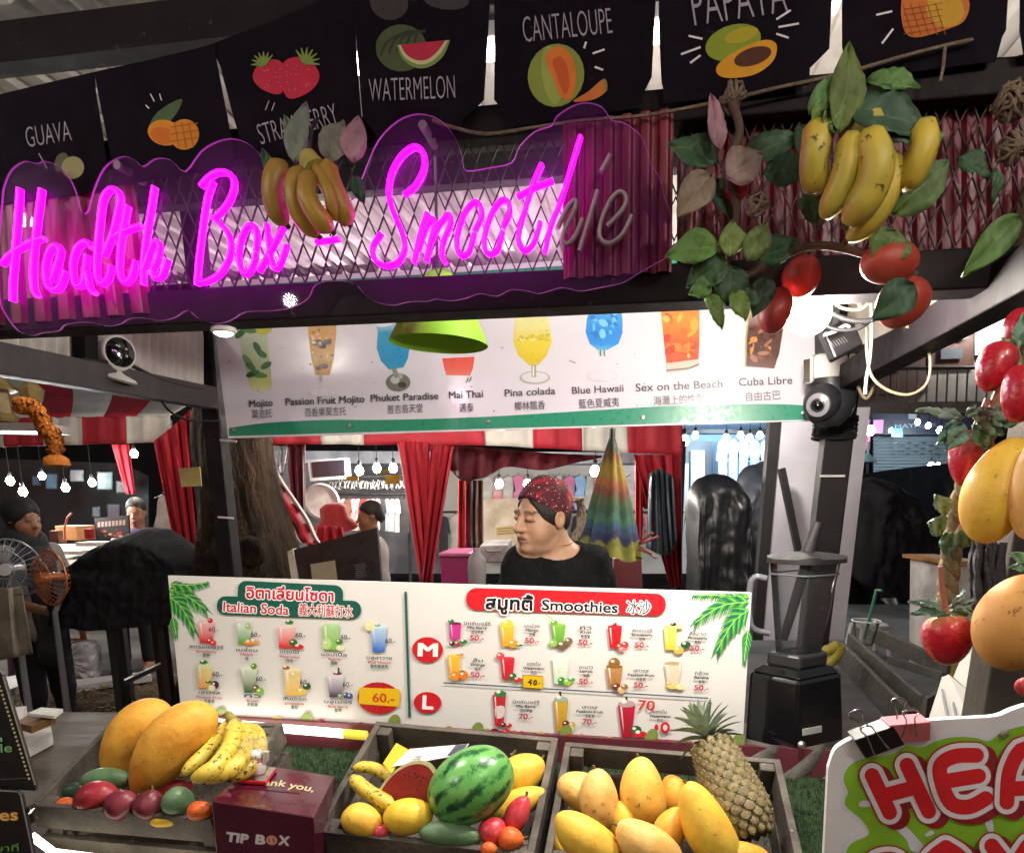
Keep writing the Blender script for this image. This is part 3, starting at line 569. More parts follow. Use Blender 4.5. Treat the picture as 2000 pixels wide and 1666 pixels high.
for x, y, th, en, cn, ang in ((405, 1264, 'สตรอเบอร์รี่', 'Strawberry', '草莓', 3), (484, 1270, 'เมล่อน', 'Melon', '瓜', 3), (567, 1274, 'แตงโม', 'Watermelon', '西瓜', 3), (654, 1279, 'แอปเปิ้ล', 'Apple', '蘋果', 3), (742, 1285, 'บลูฮาวาย', 'Blue Hawaii', '藍色夏威夷', 3), (411, 1353, 'เสาวรส', 'Passion Fruit', '百香果', 3), (495, 1360, 'กีวี', 'Kiwi', '奇異果', 3), (577, 1365, 'สับปะรด', 'pineapple', '鳳梨', 3), (662, 1371, 'บลูเบอรี่', 'Blue berry', '藍莓', 3)):
    w1 = len(th)*2.1+8; w2 = len(en)*1.6+4; w3 = len(cn)*3.4
    for s_, w, dy, h, c in ((th, w1, 0, 6, NV), (en, w2, 9, 5, '#b02a30'), (cn, w3, 17, 5.4, '#1d5a4a')): A.text(s_, x-w, y+dy, x+w, y+dy+w*.08, h, c, .02)
for x, y in ((410, 1232), (492, 1242), (579, 1243), (667, 1247), (754, 1254), (417, 1319), (502, 1328), (588, 1335), (671, 1339)): A.text('60.-', x, y, x+19, y+1.2, 9, '#2a2634', .012)
for x, y, th, en, cn, pr in ((933, 1219, 'มิกซ์เบอร์รี่', 'Mix Berry', '混合莓果', '50.-'), (1040, 1224, 'มะม่วง', 'Mango', '芒果', '50.-'), (1144, 1228, 'กีวี', 'Kiwi', '奇異果', '50.-'), (1254, 1233, 'สตอเบอรี่', 'Strawberry', '草莓', '50.-'), (1362, 1239, 'สับปะรด', 'Pineapple', '鳳梨', '50.-'),
    (934, 1291, 'ส้ม', 'Orange', '橙子', '50.-'), (1043, 1298, 'แตงโม', 'Watermelon', '西瓜', ''), (1145, 1304, 'มะนาว', 'Lemon', '檸檬', '50.-'), (1252, 1311, 'เสาวรส', 'Passion fruit', '百香果', '50.-'), (1370, 1316, 'กล้วย', 'Banana', '香蕉', '50.-'), (1028, 1372, 'มิกซ์เบอร์รี่', 'Mix Berry', '混合莓果', '70.-'), (1152, 1382, 'เสาวรส', 'Passion fruit', '百香果', '70.-'), (1289, 1391, 'แตงโม', 'Watermelon', '西瓜', '')):
    w1 = len(th)*1.6+5; w2 = len(en)*1.7+3.5; w3 = len(cn)*3
    for s_, w, dy, h, c, o in ((th, w1, 0, 6, DK, .02), (en, w2, 8, 5.2, DK, .035), (cn, w3, 17, 5.4, DK, .01)): A.text(s_, x-w, y+dy, x+w, y+dy+w*.06, h, c, o)
    if pr: A.text(pr, x-14, y+30, x+13, y+31, 10, '#b52a48', .03)
A.text('70', 1246, 1384, 1278, 1386, 19, '#c62a30', .015).ell(1282, 1419, 4, 6, '#c62030').up().ell(1299, 1419, 9, 11, '#c62030').up().ell(1299, 1419, 4.5, 6, '#d9c9c8').line([(1302, 1423), (1314, 1424)], 2, '#b52a48')
FR = ['#a81f2c', '#b8302c', '#d9b45a', '#8fa05a', '#7a1a2c', '#c23a2a', '#b07a3a']
for i in range(58):
    x = 372+i*18.6+rnd.uniform(-4, 4); y = 1392+(x-372)*.053+rnd.uniform(-2, 8); r = 6+rnd.random()*6
    c = FR[i % 7]
    A.ell(x, y+6, r, r*.9, c).ell(x-r*.3, y+6-r*.3, r*.25, r*.2, '#e6cdb8')
    if i % 9 == 3: A.ell(x+6, y-4, 12, 17, '#7d8f4a', 15)
    if i % 9 == 0: A.up()
A.build('print', mbd)
# ================================================================ DISPLAY BENCH
TOPW = mat('bench_top_wood', '#463a2e', .65, var=.3, vs=3, bump=.1, bs=30, stretch=(.6, 4, 1), speck='#5a4c40', ss=14, st=.7)
bn = thing('counter', 'long wooden stall counter carrying the crates, menu board and blender', 'counter', (0, 1.8, 0))
def bed(k): return .785-.28*(1.93-k)
xl, xr = -1.1, 1.02
MB().hexa([sx(xl, 1.93, .10), sx(xr, 1.93, .10), sx(xr, 1.22, .10), sx(xl, 1.22, .10)][::-1], [sx(xl, 1.93, bed(1.93)), sx(xr, 1.93, bed(1.93)), sx(xr, 1.22, bed(1.22)), sx(xl, 1.22, bed(1.22))][::-1]).build('display_box', WOODD, bn)
MB().hexa([sx(xl, 1.955, .78), sx(xr, 1.955, .78), sx(xr, 1.93, .78), sx(xl, 1.93, .78)][::-1], [sx(xl, 1.955, .862), sx(xr, 1.955, .862), sx(xr, 1.93, .862), sx(xl, 1.93, .862)][::-1]).build('riser', mat('maroon_paint', '#5e2530', .5, var=.25, vs=6), bn)
MB().hexa([sx(xl, 2.35, .70), sx(1.5, 2.35, .70), sx(1.5, 1.958, .70), sx(xl, 1.958, .70)][::-1], [sx(xl, 2.35, .80), sx(1.5, 2.35, .80), sx(1.5, 1.958, .80), sx(xl, 1.958, .80)][::-1]).build('shelf', TOPW, bn)
t0 = [(-2.6, 1.0), (xl-.02, 1.0), (xl-.02, 2.34), (-2.6, 2.34)]
MB().slab([V((x, k-T10*x*.0, .80)) for x, k in t0], V((0, 0, -.045))).build('side_table', TOPW, bn, bevel=.003)
for x, y in ((-2.45, 2.2), (-1.2, 2.2)): MB().bar(V((x, y, 0)), V((x, y, .76)), .05, .05, YD).build('leg', WOODD, bn)
TURF = mat('artificial_turf', '#33502a', .95, var=.6, vs=60, bump=1, bs=300)
m_ = MB(); m_.grid(lambda u, v: sx(xl+.01+(xr-xl-.02)*u, 1.925-v*.70, bed(1.925-v*.7)+.004), 4, 4)
r_ = random.Random(2)
for i in range(26000):
    x = xl+.02+(xr-xl-.04)*r_.random(); k = 1.922-r_.random()*.68
    if -.6 < x < .52 and k < 1.7: continue
    p = sx(x, k, bed(k)+.004); a = r_.random()*6.28; d = V((math.cos(a), math.sin(a), 0))*.0013; tip = p+V((r_.uniform(-.005, .005), r_.uniform(-.005, .005), .011+r_.random()*.008))
    m_.add([p-d, p+d, tip], [(0, 1, 2)], 0)
tag(m_.build('turf_mat', TURF, None), None, None, None, 'stuff')
# light tubes
LEDM = mat('led_glow', '#fff6e0', emit=5)
def led(p, q, r, label, power, mid=None):
    P = [p, q] if mid is None else [p, mid, q]; d = (P[-1]-P[0])
    t = thing('light_tube', label, 'light tube', p, None); MB().tube(P, r, 12).build('tube', LEDM, t, smooth=60)
    MB().tube([P[-1]-d*.13, P[-1]-d*.12, P[-1]+d*.001], r*1.08, 12).build('end_sleeve', mat('yellow_sleeve', '#c9b83a', .4, emit=.8), t, smooth=60)
led(at(395, 1409, 1.90), at(716, 1436, 1.90), .0125, 'glowing white light tube along the foot of the menu board', 1)
led(at(62, 1632, 1.33), at(430, 1705, 1.33), .009, 'glowing white light tube under the front of the mango and plum crate', .8, at(105, 1664, 1.33))
# ================================================================ CRATES
CR_WOOD = mat('weathered_crate_wood', '#655d54', .7, var=.5, vs=7, col2='#37312c', bump=.5, bs=70, stretch=(1, 1, 1), speck='#938a7e', ss=34, st=.68)
class Crate: pass
def crate(BL, BR, FR_, FL, label, kb=1.75, kf=1.36, hgt=.17):
    c = Crate(); c.P = [at(*BL, kb), at(*BR, kb), at(*FR_, kf), at(*FL, kf)]
    u = (c.P[1]-c.P[0]); v = (c.P[3]-c.P[0]); c.n = v.cross(u).normalized()
    if c.n.z < 0: c.n = -c.n
    root = thing('crate', label, 'crate', (c.P[0]+c.P[2])/2-c.n*hgt, 'weathered fruit crates'); c.root = root
    ctr = sum(c.P, V())/4; th = .016
    def inset(p, t): return p
    names = ('back_board', 'side_board', 'front_board', 'side_board')
    for i in range(4):
        p, q = c.P[i], c.P[(i+1) % 4]; d = (q-p).normalized(); inn = c.n.cross(d).normalized()
        if (ctr-p).dot(inn) < 0: inn = -inn
        e = th if i % 2 else 0
        pp, qq = p+d*e, q-d*e
        for j, (h0, h1) in enumerate(((0, .062), (.088, .15))):
            w = rnd.uniform(-.0015, .0015)
            b = [pp-c.n*h1, qq-c.n*h1, qq-c.n*h1+inn*th, pp-c.n*h1+inn*th]; t = [pp-c.n*(h0+w), qq-c.n*h0, qq-c.n*h0+inn*th, pp-c.n*(h0+w)+inn*th]
            MB().hexa(b, t).build(names[i], CR_WOOD, root, bevel=.002)
    for i in range(4):                          # corner blocks inside
        p = c.P[i]; a = (c.P[(i+1) % 4]-p).normalized(); b_ = (c.P[(i-1) % 4]-p).normalized(); o = p+(a+b_)*th*1.02-c.n*.004
        s_ = .032; f = [o, o+a*s_, o+a*s_+b_*s_, o+b_*s_]
        MB().hexa([x-c.n*(hgt-.012) for x in f], f).build('corner_post', CR_WOOD, root, bevel=.002)
    MB().hexa([x-c.n*hgt for x in c.P], [x-c.n*(hgt-.012) for x in c.P]).build('bottom', CR_WOOD, root)
    return c
C1 = crate((222, 1404), (552, 1411), (412, 1602), (55, 1572), 'weathered crate of plums, two big mangoes and bananas left of the tip box')
C2 = crate((735, 1408), (1090, 1440), (1042, 1672), (610, 1622), 'weathered crate holding the whole watermelon, middle one of the three')
C3 = crate((1104, 1447), (1524, 1482), (1576, 1700), (1058, 1690), 'weathered crate of yellow mangoes with the pineapple')
# ================================================================ FRUIT
def fm(name, c, c2, speck='#6b4a1c', rough=.42, ss=90, st=.7, vs=20, **k): return mat(name, c, rough+.06, col2=c2, var=.2, vs=vs, speck=speck, ss=ss, st=st-.07, patch=(speck, 26, .62), bump=.16, bs=70, sss=.08, spec=.4, **k)
ORM = fm('ripe_mango_skin', '#e6ab42', '#d2902f', '#9a6a2a', .5, 150); YEM = fm('yellow_mango_skin', '#e8bf5c', '#d9a544', '#7c5a20', .5, 70, .72); YGM = fm('yellow_green_mango_skin', '#e0bf45', '#dba63c', '#8a7a24', .45, 70, .72); PKM = fm('peach_mango_skin', '#e6bc72', '#d09c48', '#9a7c4a', .5, 80, .7)
GRF = fm('green_fruit_skin', '#6b8a62', '#4f7450', '#8fa386', .35, 120); REF = fm('red_fruit_skin', '#8c2230', '#a3333a', '#c9807a', .3, 150, .73); PUF = fm('plum_skin', '#6e2338', '#8a3a44', '#b0606a', .3, 140, .72); PLF = fm('dark_plum_skin', '#56222c', '#7a3038', '#8f5a5a', .3, 140, .72)
ORF = fm('orange_skin', '#d95a22', '#e07030', '#b84418', .4, 160, .66); PIF = fm('pink_fruit_skin', '#b82a3a', '#c84a50', '#e0a090', .25, 150, .74); DGF = fm('dark_green_skin', '#2c4030', '#3d5540', '#5a6f58', .3); YEF = fm('yellow_melon_skin', '#ddb52e', '#e3c144', '#a88a1e', .35, 90, .74)
STEM = mat('dry_stem', '#6b5638', .8)
def plane_pt(px, py, c, h): return hit(px, py, c.P[0]+c.n*h, c.n)
def fruit_at(p, a, b, ang, m, name, label, cat, skew=.12, bend=.06, tilt=0, pw=1, stem=True, group=None, dz=1, nd=(28, 20), flat=1, dent=0):
    """a fruit body of half length a and half width b (pixels at its depth); ang is its lean in degrees"""
    s = dep(p)/F; a *= s; b *= s; t = R(ang); ax = CR*math.cos(t)+CU*math.sin(t); sd = -CR*math.sin(t)+CU*math.cos(t); fw = ax.cross(sd)
    if tilt: k = R(tilt); ax, fw = ax*math.cos(k)+fw*math.sin(k), fw*math.cos(k)-ax*math.sin(k)
    nu, nv = nd; vs = []; ph = rnd.random()*6
    for i in range(nu+1):
        th = math.pi*i/nu; x = -math.cos(th); r = max(0, math.sin(th))**pw*(1-skew*x)*(1+.02*math.sin(3*x+ph))
        if dent: x = x-dent*math.exp(-((x-1)/.25)**2)*math.exp(-(r/.35)**2)*1.0
        for j in range(nv):
            f = 2*math.pi*j/nv; vs.append(p+ax*(a*x)+sd*(b*(r*math.cos(f)+bend*(1-x*x)*2-bend))+fw*(b*flat*r*math.sin(f)))
    fs = [(i*nv+j, i*nv+(j+1) % nv, (i+1)*nv+(j+1) % nv, (i+1)*nv+j) for i in range(nu) for j in range(nv)]
    o = MB().add(vs, fs).build(name, m, None, smooth=180, org=p, label=label, cat=cat, group=group)
    if stem:
        e = p+ax*a*(.985-dent*.6); MB().tube([e-ax*.004, e+ax*.004, e+ax*.009+sd*.002], [.0032, .0026, .003], 7).build('stem', STEM, o, smooth=50)
    return o
def fruit(c, px, py, a, b, ang, m, name, label, cat, h=.01, **k): return fruit_at(plane_pt(px, py, c, h), a, b, ang, m, name, label, cat, **k)
# crate one
fruit(C1, 262, 1441, 92, 48, 52, ORM, 'mango', 'big ripe orange mango, the rear one leaning in the plum crate', 'mango', .03, skew=-.2, bend=.1, stem=False)
fruit(C1, 334, 1462, 114, 55, 50, ORM, 'mango', 'big ripe orange mango, the front one beside the spotted bananas', 'mango', .06, skew=-.2, bend=.1, stem=False)
fruit(C1, 208, 1523, 52, 23, 2, GRF, 'green_mango', 'slim green mango above the red plums', 'mango', .0, skew=.05)
fruit(C1, 140, 1545, 30, 16, 20, DGF, 'avocado', 'small dark green fruit in the left corner of the plum crate', 'fruit', -.04, stem=False)
fruit(C1, 130, 1574, 22, 17, 10, ORF, 'orange', 'small orange at the left end of the plum crate', 'orange', -.02, pw=.9)
fruit(C1, 187, 1558, 44, 31, 18, REF, 'red_plum', 'largest red plum beside the small orange', 'plum', .0, skew=-.05)
fruit(C1, 238, 1571, 33, 29, 30, PUF, 'red_plum', 'purple red plum between the large red one and the dark round one', 'plum', .0)
fruit(C1, 292, 1571, 30, 29, 80, PLF, 'red_plum', 'dark round plum left of the green pear', 'plum', .0)
fruit(C1, 345, 1538, 34, 16, 10, PIF, 'red_mango', 'reddish mango half hidden behind the green pear', 'mango', -.03, stem=False)
fruit(C1, 352, 1568, 34, 29, -20, GRF, 'green_pear', 'green pear with a pointed end in front of the bananas', 'pear', .0, skew=.3)
fruit(C1, 391, 1583, 25, 19, 5, ORF, 'orange', 'orange beside the tip box, right end of the plum crate', 'orange', .0, pw=.9)
fruit(C1, 325, 1604, 32, 11, 2, YEF, 'yellow_mango', 'yellow mango showing only its top behind the front board', 'mango', -.03, stem=False)
# crate two
fruit(C2, 1020, 1512, 50, 38, 40, YGM, 'yellow_mango', 'yellow mango behind the watermelon in the corner of its crate', 'mango', -.01)
fruit(C2, 1010, 1572, 62, 30, 28, YGM, 'yellow_mango', 'yellow mango under the pink fruit right of the watermelon', 'mango', -.03)
fruit(C2, 708, 1604, 42, 33, -25, YGM, 'yellow_mango', 'yellow mango at the left corner of the watermelon crate', 'mango', .01)
fruit(C2, 797, 1594, 49, 36, 8, YEF, 'yellow_melon', 'yellow round melon in front of the cut watermelon', 'melon', .03, skew=.0, bend=0)
fruit(C2, 746, 1624, 20, 14, 10, PIF, 'red_plum', 'small red fruit peeping out between the yellow mango and the melon', 'plum', .0)
fruit(C2, 880, 1629, 63, 25, -6, GRF, 'green_mango', 'long green mango at the foot of the watermelon', 'mango', .01, skew=.04)
fruit(C2, 963, 1622, 28, 27, 60, PIF, 'red_plum', 'pink red round plum left of the pink pointed fruit', 'plum', .01)
fruit(C2, 1012, 1588, 38, 23, 66, PIF, 'rose_apple', 'pink pointed rose apple above the orange', 'rose apple', .03, skew=.18)
fruit(C2, 998, 1638, 25, 23, 5, ORF, 'orange', 'orange under the pink rose apple', 'orange', .01)
fruit(C2, 955, 1658, 17, 14, 5, ORF, 'orange', 'orange half hidden by the front board of the watermelon crate', 'orange', .0)
# whole watermelon: stripes made by waves across its girth
def melon_mat():
    m = mat('watermelon_rind', '#3f7a3c', .28, bump=.04, bs=20, coat=.2); t = m.node_tree; N = t.nodes; L = t.links
    uv = N.new('ShaderNodeVertexColor'); uv.layer_name = 'Col'; n1 = N.new('ShaderNodeTexNoise'); n1.inputs['Scale'].default_value = 42; n1.inputs['Detail'].default_value = 5; n1.inputs['Roughness'].default_value = .75
    tc = N.new('ShaderNodeTexCoord'); L.new(tc.outputs['Object'], n1.inputs['Vector'])
    a = N.new('ShaderNodeMath'); a.operation = 'MULTIPLY_ADD'; a.inputs[1].default_value = 1.9; L.new(n1.outputs[0], a.inputs[0]); sp = N.new('ShaderNodeSeparateColor'); L.new(uv.outputs[0], sp.inputs[0]); L.new(sp.outputs[0], a.inputs[2])
    r = N.new('ShaderNodeValToRGB'); e = r.color_ramp.elements; e[0].position = 1.16/2; e[0].color = (*lin('#5c9a4c'), 1); e[1].position = 1.5/2; e[1].color = (*lin('#143a20'), 1); x = r.color_ramp.elements.new(1.32/2); x.color = (*lin('#2f6a36'), 1)
    h = N.new('ShaderNodeMath'); h.operation = 'MULTIPLY'; h.inputs[1].default_value = .5; L.new(a.outputs[0], h.inputs[0]); L.new(h.outputs[0], r.inputs[0]); L.new(r.outputs[0], N['Principled BSDF'].inputs['Base Color']); return m
def melon(p, a, b, ang, half=None):
    s = dep(p)/F; a *= s; b *= s; t = R(ang); ax = CR*math.cos(t)+CU*math.sin(t)+CF*.15; ax.normalize(); sd = (ax.cross(CF)).normalized(); fw = ax.cross(sd)
    vs = []; cc = []; nu, nv = 40, 80
    for i in range(nu+1):
        th = math.pi*i/nu; x = -math.cos(th); r = math.sin(th)**.92
        for j in range(nv):
            f = 2*math.pi*j/nv; vs.append(p+ax*a*x+(sd*math.cos(f)+fw*math.sin(f))*b*r); q = .5+.5*math.cos(11*f+.4*math.sin(7*x)); cc.append((q*.42, q, q))
    fs = [(i*nv+j, i*nv+(j+1) % nv, (i+1)*nv+(j+1) % nv, (i+1)*nv+j) for i in range(nu) for j in range(nv)]
    m = MB().addc(vs, fs, cc); return m, ax, sd, fw, a, b
m, ax, *_ = melon(plane_pt(920, 1533, C2, .075), 90, 70, 36)
MEL = melon_mat()
o = m.build('watermelon', MEL, None, smooth=180, org=plane_pt(920, 1533, C2, .075), label='whole striped green watermelon lying in the middle crate', cat='watermelon')
MB().tube([ORG[o.name]+ax*.105, ORG[o.name]+ax*.113, ORG[o.name]+ax*.118+ZD*.003], [.004, .003, .0035], 7).build('stem', STEM, o)
# half watermelon
p = plane_pt(792, 1552, C2, .035); s = dep(p)/F; t = R(44); ax = CR*math.cos(t)+CU*math.sin(t); nn = (-CF*.86-CR*.28-CU*.2+ZD*.18); nn.normalize(); ax = (ax-nn*ax.dot(nn)).normalized(); sd = nn.cross(ax)
hw = thing('watermelon_half', 'cut watermelon half with red flesh facing out in the middle crate', 'watermelon', p)
a, b = 84*s, 50*s; vs = []; cc = []
for i in range(13):
    th = math.pi/2*i/12
    for j in range(60): f = 2*math.pi*j/60; vs.append(p+ax*a*math.cos(f)*math.cos(th)+sd*b*math.sin(f)*math.cos(th)-nn*b*.75*math.sin(th)); q = .5+.5*math.cos(9*f); cc.append((q*.42, q, q))
MB().addc(vs, [(i*60+j, i*60+(j+1) % 60, (i+1)*60+(j+1) % 60, (i+1)*60+j) for i in range(12) for j in range(60)], cc).build('rind', MEL, hw, smooth=60)
FLE = mat('watermelon_flesh', '#8f1d1c', .5, var=.3, vs=30, bump=.2, bs=120); PITH = mat('watermelon_pith', '#c3c08a', .5, var=.15, vs=20)
ring = lambda k, h: [p+ax*a*k*math.cos(2*math.pi*j/60)+sd*b*(k if k < .95 else k)*math.sin(2*math.pi*j/60)+nn*h for j in range(60)]
MB().add(ring(1, 0)+ring(.9, .001), [(j, (j+1) % 60, 60+(j+1) % 60, 60+j) for j in range(60)]).build('pith', PITH, hw)
mm = MB().add(ring(.9, .001)+ring(.6, .003)+[p+nn*.004], [(j, (j+1) % 60, 60+(j+1) % 60, 60+j) for j in range(60)]+[(60+j, 60+(j+1) % 60, 120) for j in range(60)])
for i in range(14):
    f = rnd.random()*6.28; k = .35+rnd.random()*.4; q = p+ax*a*k*math.cos(f)+sd*b*k*math.sin(f)+nn*.0035; mm.lathe([(0, -.001), (.0022, 0), (0, .0015)], q, nn, 8, 1)
mm.build('flesh', [FLE, mat('melon_seed', '#2a120c', .3)], hw, smooth=60)
# crate three
M3 = (('behind the two pale ones at the left', 1138, 1546, 38, 50, 62, PKM, -.01), ('pale and upright at the rear left', 1172, 1560, 60, 39, 100, PKM, .03), ('pale, tallest, standing at the rear middle', 1257, 1546, 69, 44, 99, YEM, .04), ('half hidden beside the pineapple foot', 1325, 1562, 52, 34, 115, ORM, .0),
    ('large orange one lying against the pineapple', 1383, 1614, 96, 46, 117, YGM, .06), ('yellow green at the front left corner', 1148, 1640, 78, 44, 143, YGM, .06), ('pale with brown freckles at the front middle', 1266, 1652, 74, 44, 146, PKM, .06), ('orange with a ridge in the middle of the heap', 1312, 1618, 48, 32, 60, ORM, .03), ('deep in the heap under the upright ones', 1222, 1608, 46, 30, 110, YGM, -.01), ('orange at the front right of the heap', 1445, 1672, 60, 32, 170, ORM, .01), ('hidden low at the left board', 1108, 1660, 40, 28, 120, YGM, -.04))
for lb, x, y, a, b, an, m, h in M3: fruit(C3, x, y, a, b, an, m, 'mango', 'yellow mango, '+lb, 'mango', h, skew=.1, bend=.07, stem=rnd.random() < .3, group='yellow mangoes heaped beside the pineapple')
# bananas
BAN = mat('banana_skin', '#d9bb42', .45, col2='#cdb548', vs=6, speck='#4f3c1c', ss=90, st=.56, bump=.08, bs=40); BANC = mat('clean_banana_skin', '#bda63a', .5, col2='#96923a', vs=11, speck='#4f4020', ss=55, st=.62)
BTIP = mat('banana_tip', '#3a2c1c', .8); BSTM = mat('banana_stalk', '#a59a4a', .7, var=.4, vs=30)
def banana(root, pts, r, m, name='banana'):
    P = [V(q) for q in spline([tuple(x) for x in pts], 6)]; n = len(P); rr = []
    for i in range(n):
        t = i/(n-1); rr.append(r*(min(1, .34+t*4.2) if t < .2 else 1 if t < .78 else max(.25, 1-((t-.78)/.22)**1.6*.72)))
    m_ = MB().tube(P, [q*1.06 for q in rr], 6); o = m_.build(name, m, root, smooth=75)
    d = (P[-1]-P[-2]).normalized(); MB().tube([P[-1]-d*.001, P[-1]+d*.006], r*.26, 8).build('tip', BTIP, o)
    return o
bb = thing('banana_bunch', 'spotted yellow banana bunch with its stalk up, leaning beside the two big mangoes', 'bananas', plane_pt(430, 1480, C1, .03))
cr = [(448, 1398), (470, 1412)]
for k, (pts, h0, r) in enumerate((([(452, 1405), (430, 1440), (395, 1478), (356, 1513)], .05, 15), ([(456, 1408), (452, 1452), (420, 1498), (374, 1524)], .085, 17), ([(466, 1412), (482, 1448), (462, 1494), (400, 1526)], .07, 16), ([(478, 1416), (504, 1436), (506, 1470), (486, 1496)], .03, 14), ([(470, 1412), (494, 1450), (490, 1492), (450, 1524)], .05, 15))):
    pp = [plane_pt(x, y, C1, h0+.02*(1-abs(i-1.5)/1.5)) for i, (x, y) in enumerate(pts)]; banana(bb, pp, r*dep(pp[1])/F, BAN)
MB().tube([plane_pt(446, 1396, C1, .07), plane_pt(452, 1406, C1, .075), plane_pt(466, 1420, C1, .07)], [.011, .013, .017], 10).build('stalk', BSTM, bb, smooth=60)
bb = thing('banana_bunch', 'pair of yellow bananas at the left board of the watermelon crate', 'bananas', plane_pt(720, 1520, C2, .0))
for pts, h, r in (([(690, 1500), (722, 1498), (755, 1512), (790, 1535)], .02, 13), ([(688, 1516), (705, 1535), (735, 1555), (770, 1575)], .03, 15), ([(735, 1560), (745, 1580), (742, 1600)], -.01, 12)):
    pp = [plane_pt(x, y, C2, h) for x, y in pts][::-1]; banana(bb, pp, r*dep(pp[1])/F, BAN)
# pineapple
pb = plane_pt(1470, 1632, C3, .02); pt = plane_pt(1388, 1452, C3, .12); axp = (pt-pb).normalized(); Lp = (pt-pb).length
pn = thing('pineapple', 'tall pineapple with a grey green crown leaning in the mango crate', 'pineapple', pb)
rp = 58*dep(pb)/F; X = axp.cross(CF).normalized(); Yp = axp.cross(X)
def prad(t): return rp*(.62+.38*math.sin(min(1, t*3.2)*math.pi/2))*(1-.50*max(0, t-.35)**1.25) if t > 0 else rp*.6
mb = MB(); mb.lathe([(0, -.004)]+[(prad(t)*.93, Lp*t) for t in [i/20 for i in range(21)]]+[(0, Lp*1.01)], pb, axp, 28, 0)
rows = 15
for i in range(rows):
    t0_, t1 = i/rows, (i+1)/rows; n = 13; tm = (t0_+t1)/2; hh = Lp/rows
    for j in range(n):
        f = 2*math.pi*(j+(i % 2)*.5)/n; r = prad(tm); w = 2*math.pi*r/n
        cdir = X*math.cos(f)+Yp*math.sin(f); td = -X*math.sin(f)+Yp*math.cos(f); c = pb+axp*(Lp*tm)+cdir*r*.93; js = rnd.uniform(.9, 1.1)
        outer = [(0, .98), (.38, .62), (.50, 0), (.38, -.62), (0, -.98), (-.38, -.62), (-.50, 0), (-.38, .62)]
        v0 = [c+td*(w*.97*x)+axp*(hh*y) for x, y in outer]; v1 = [c+td*(w*.76*x)+axp*(hh*y*.76)+cdir*.0055*js for x, y in outer]; v2 = [c+td*(w*.30*x)+axp*(hh*(.22*y-.1))+cdir*.0066*js for x, y in outer]; tip = c+axp*hh*.16+cdir*.0100*js
        mb.add(v0+v1+v2+[tip], [(q, (q+1) % 8, 8+(q+1) % 8, 8+q) for q in range(8)], 1); n0 = len(mb.v)-25
        mb.add([], [], 1)
        for q in range(8):
            mb.f.append((n0+8+q, n0+8+(q+1) % 8, n0+16+(q+1) % 8, n0+16+q)); mb.m.append(2); mb.c.append(None); mb.f.append((n0+16+q, n0+16+(q+1) % 8, n0+24)); mb.m.append(3); mb.c.append(None)
mb.build('body', [mat('pineapple_gap', '#2a2016', .9), mat('pineapple_green', '#6b6a45', .65, var=.4, vs=40), mat('pineapple_eye', '#857650', .6, var=.55, vs=45, bump=.3, bs=160), mat('pineapple_spike', '#8f7650', .7)], pn, smooth=30)
LFP = mat('pineapple_leaf', '#a3ae98', .6, var=.35, vs=30, col2='#6f8268')
def blade(p, d, up, L, w, droop, m, name, parent, fold=.25, n=8):
    d = d.normalized(); s_ = d.cross(up).normalized(); u = s_.cross(d).normalized(); vs = []
    for i in range(n+1):
        t = i/n; ww = w*(math.sin(math.pi*min(1, .22+t*.78))**.8 if t < 1 else 0)*(1.0); c = p+d*(L*t)-u*(droop*t*t)
        vs += [c-s_*ww+u*ww*fold, c, c+s_*ww+u*ww*fold]
    fs = []
    for i in range(n): fs += [(i*3, i*3+1, i*3+4, i*3+3), (i*3+1, i*3+2, i*3+5, i*3+4)]
    return vs, fs
top = pb+axp*Lp
for i in range(52):
    f = i*2.4; lv = i/52; el = .15+lv*1.25; dr = (X*math.cos(f)+Yp*math.sin(f))*math.cos(el)+axp*math.sin(el); L = .035+.05*math.sin(math.pi*(.25+.6*lv))
    vs, fs = blade(top+axp*(.006+.045*lv)+(X*math.cos(f)+Yp*math.sin(f))*.012*(1-lv), dr, axp, L*.86, .0085, .03*(1-lv*.9), LFP, 'leaf', pn)
    MB().add(vs, fs).build('leaf', LFP, pn, smooth=60)
# ================================================================ TIP BOX, CAT, PRICE CARD
zt = .88
tb = thing('tip_box', 'dark maroon acrylic tip box with white letters between two crates', 'tip box', atz(530, 1560, zt)-ZD*.2)
Tq = [atz(x, y, zt) for x, y in ((413, 1564), (612, 1596), (655, 1515), (486, 1489))]
PUR = mat('maroon_acrylic', '#4a0f24', .18, var=.2, vs=5, coat=.4)
bq = [q-ZD*.2 for q in Tq]
MB().hexa(bq, Tq).build('body', PUR, tb, bevel=.002)
n_ = (Tq[1]-Tq[0]).cross(-ZD).normalized(); n_ = n_ if n_.y < 0 else -n_
Af = Art(lambda x, y: hit(x, y, Tq[0], n_), n_, .0006); WL = '#d6cdd2'
Af.text('TIP', 442, 1641, 484, 1646, 17, WL, .06).text('B', 500, 1646, 517, 1648, 17, WL, .06).text('X', 545, 1648, 564, 1650, 17, WL, .06).ell(531, 1640, 11, 9.5, '#c9907a', 8).up().ell(531, 1640, 6, 5, '#8c3a2c').up().text('$', 528, 1644, 534, 1644, 9, '#d9b09a', .02)
Af.build('print', tb)
At = Art(lambda x, y: atz(x, y, zt), ZD, .0006)
At.text('Thank', 480, 1531, 556, 1536, 12, '#b8b48a', .03, .25).text('you,', 563, 1538, 611, 1546, 12, '#b8b48a', .03, .25).line([(487, 1540), (585, 1549)], 2, '#1a060e'); At.build('print', tb)
lc = thing('lucky_cat', 'small white waving cat figure in a clear case on the tip box', 'figurine', atz(500, 1525, zt+.002))
cb = [atz(x, y, zt+.002) for x, y in ((466, 1530), (520, 1533), (541, 1505), (487, 1500))]
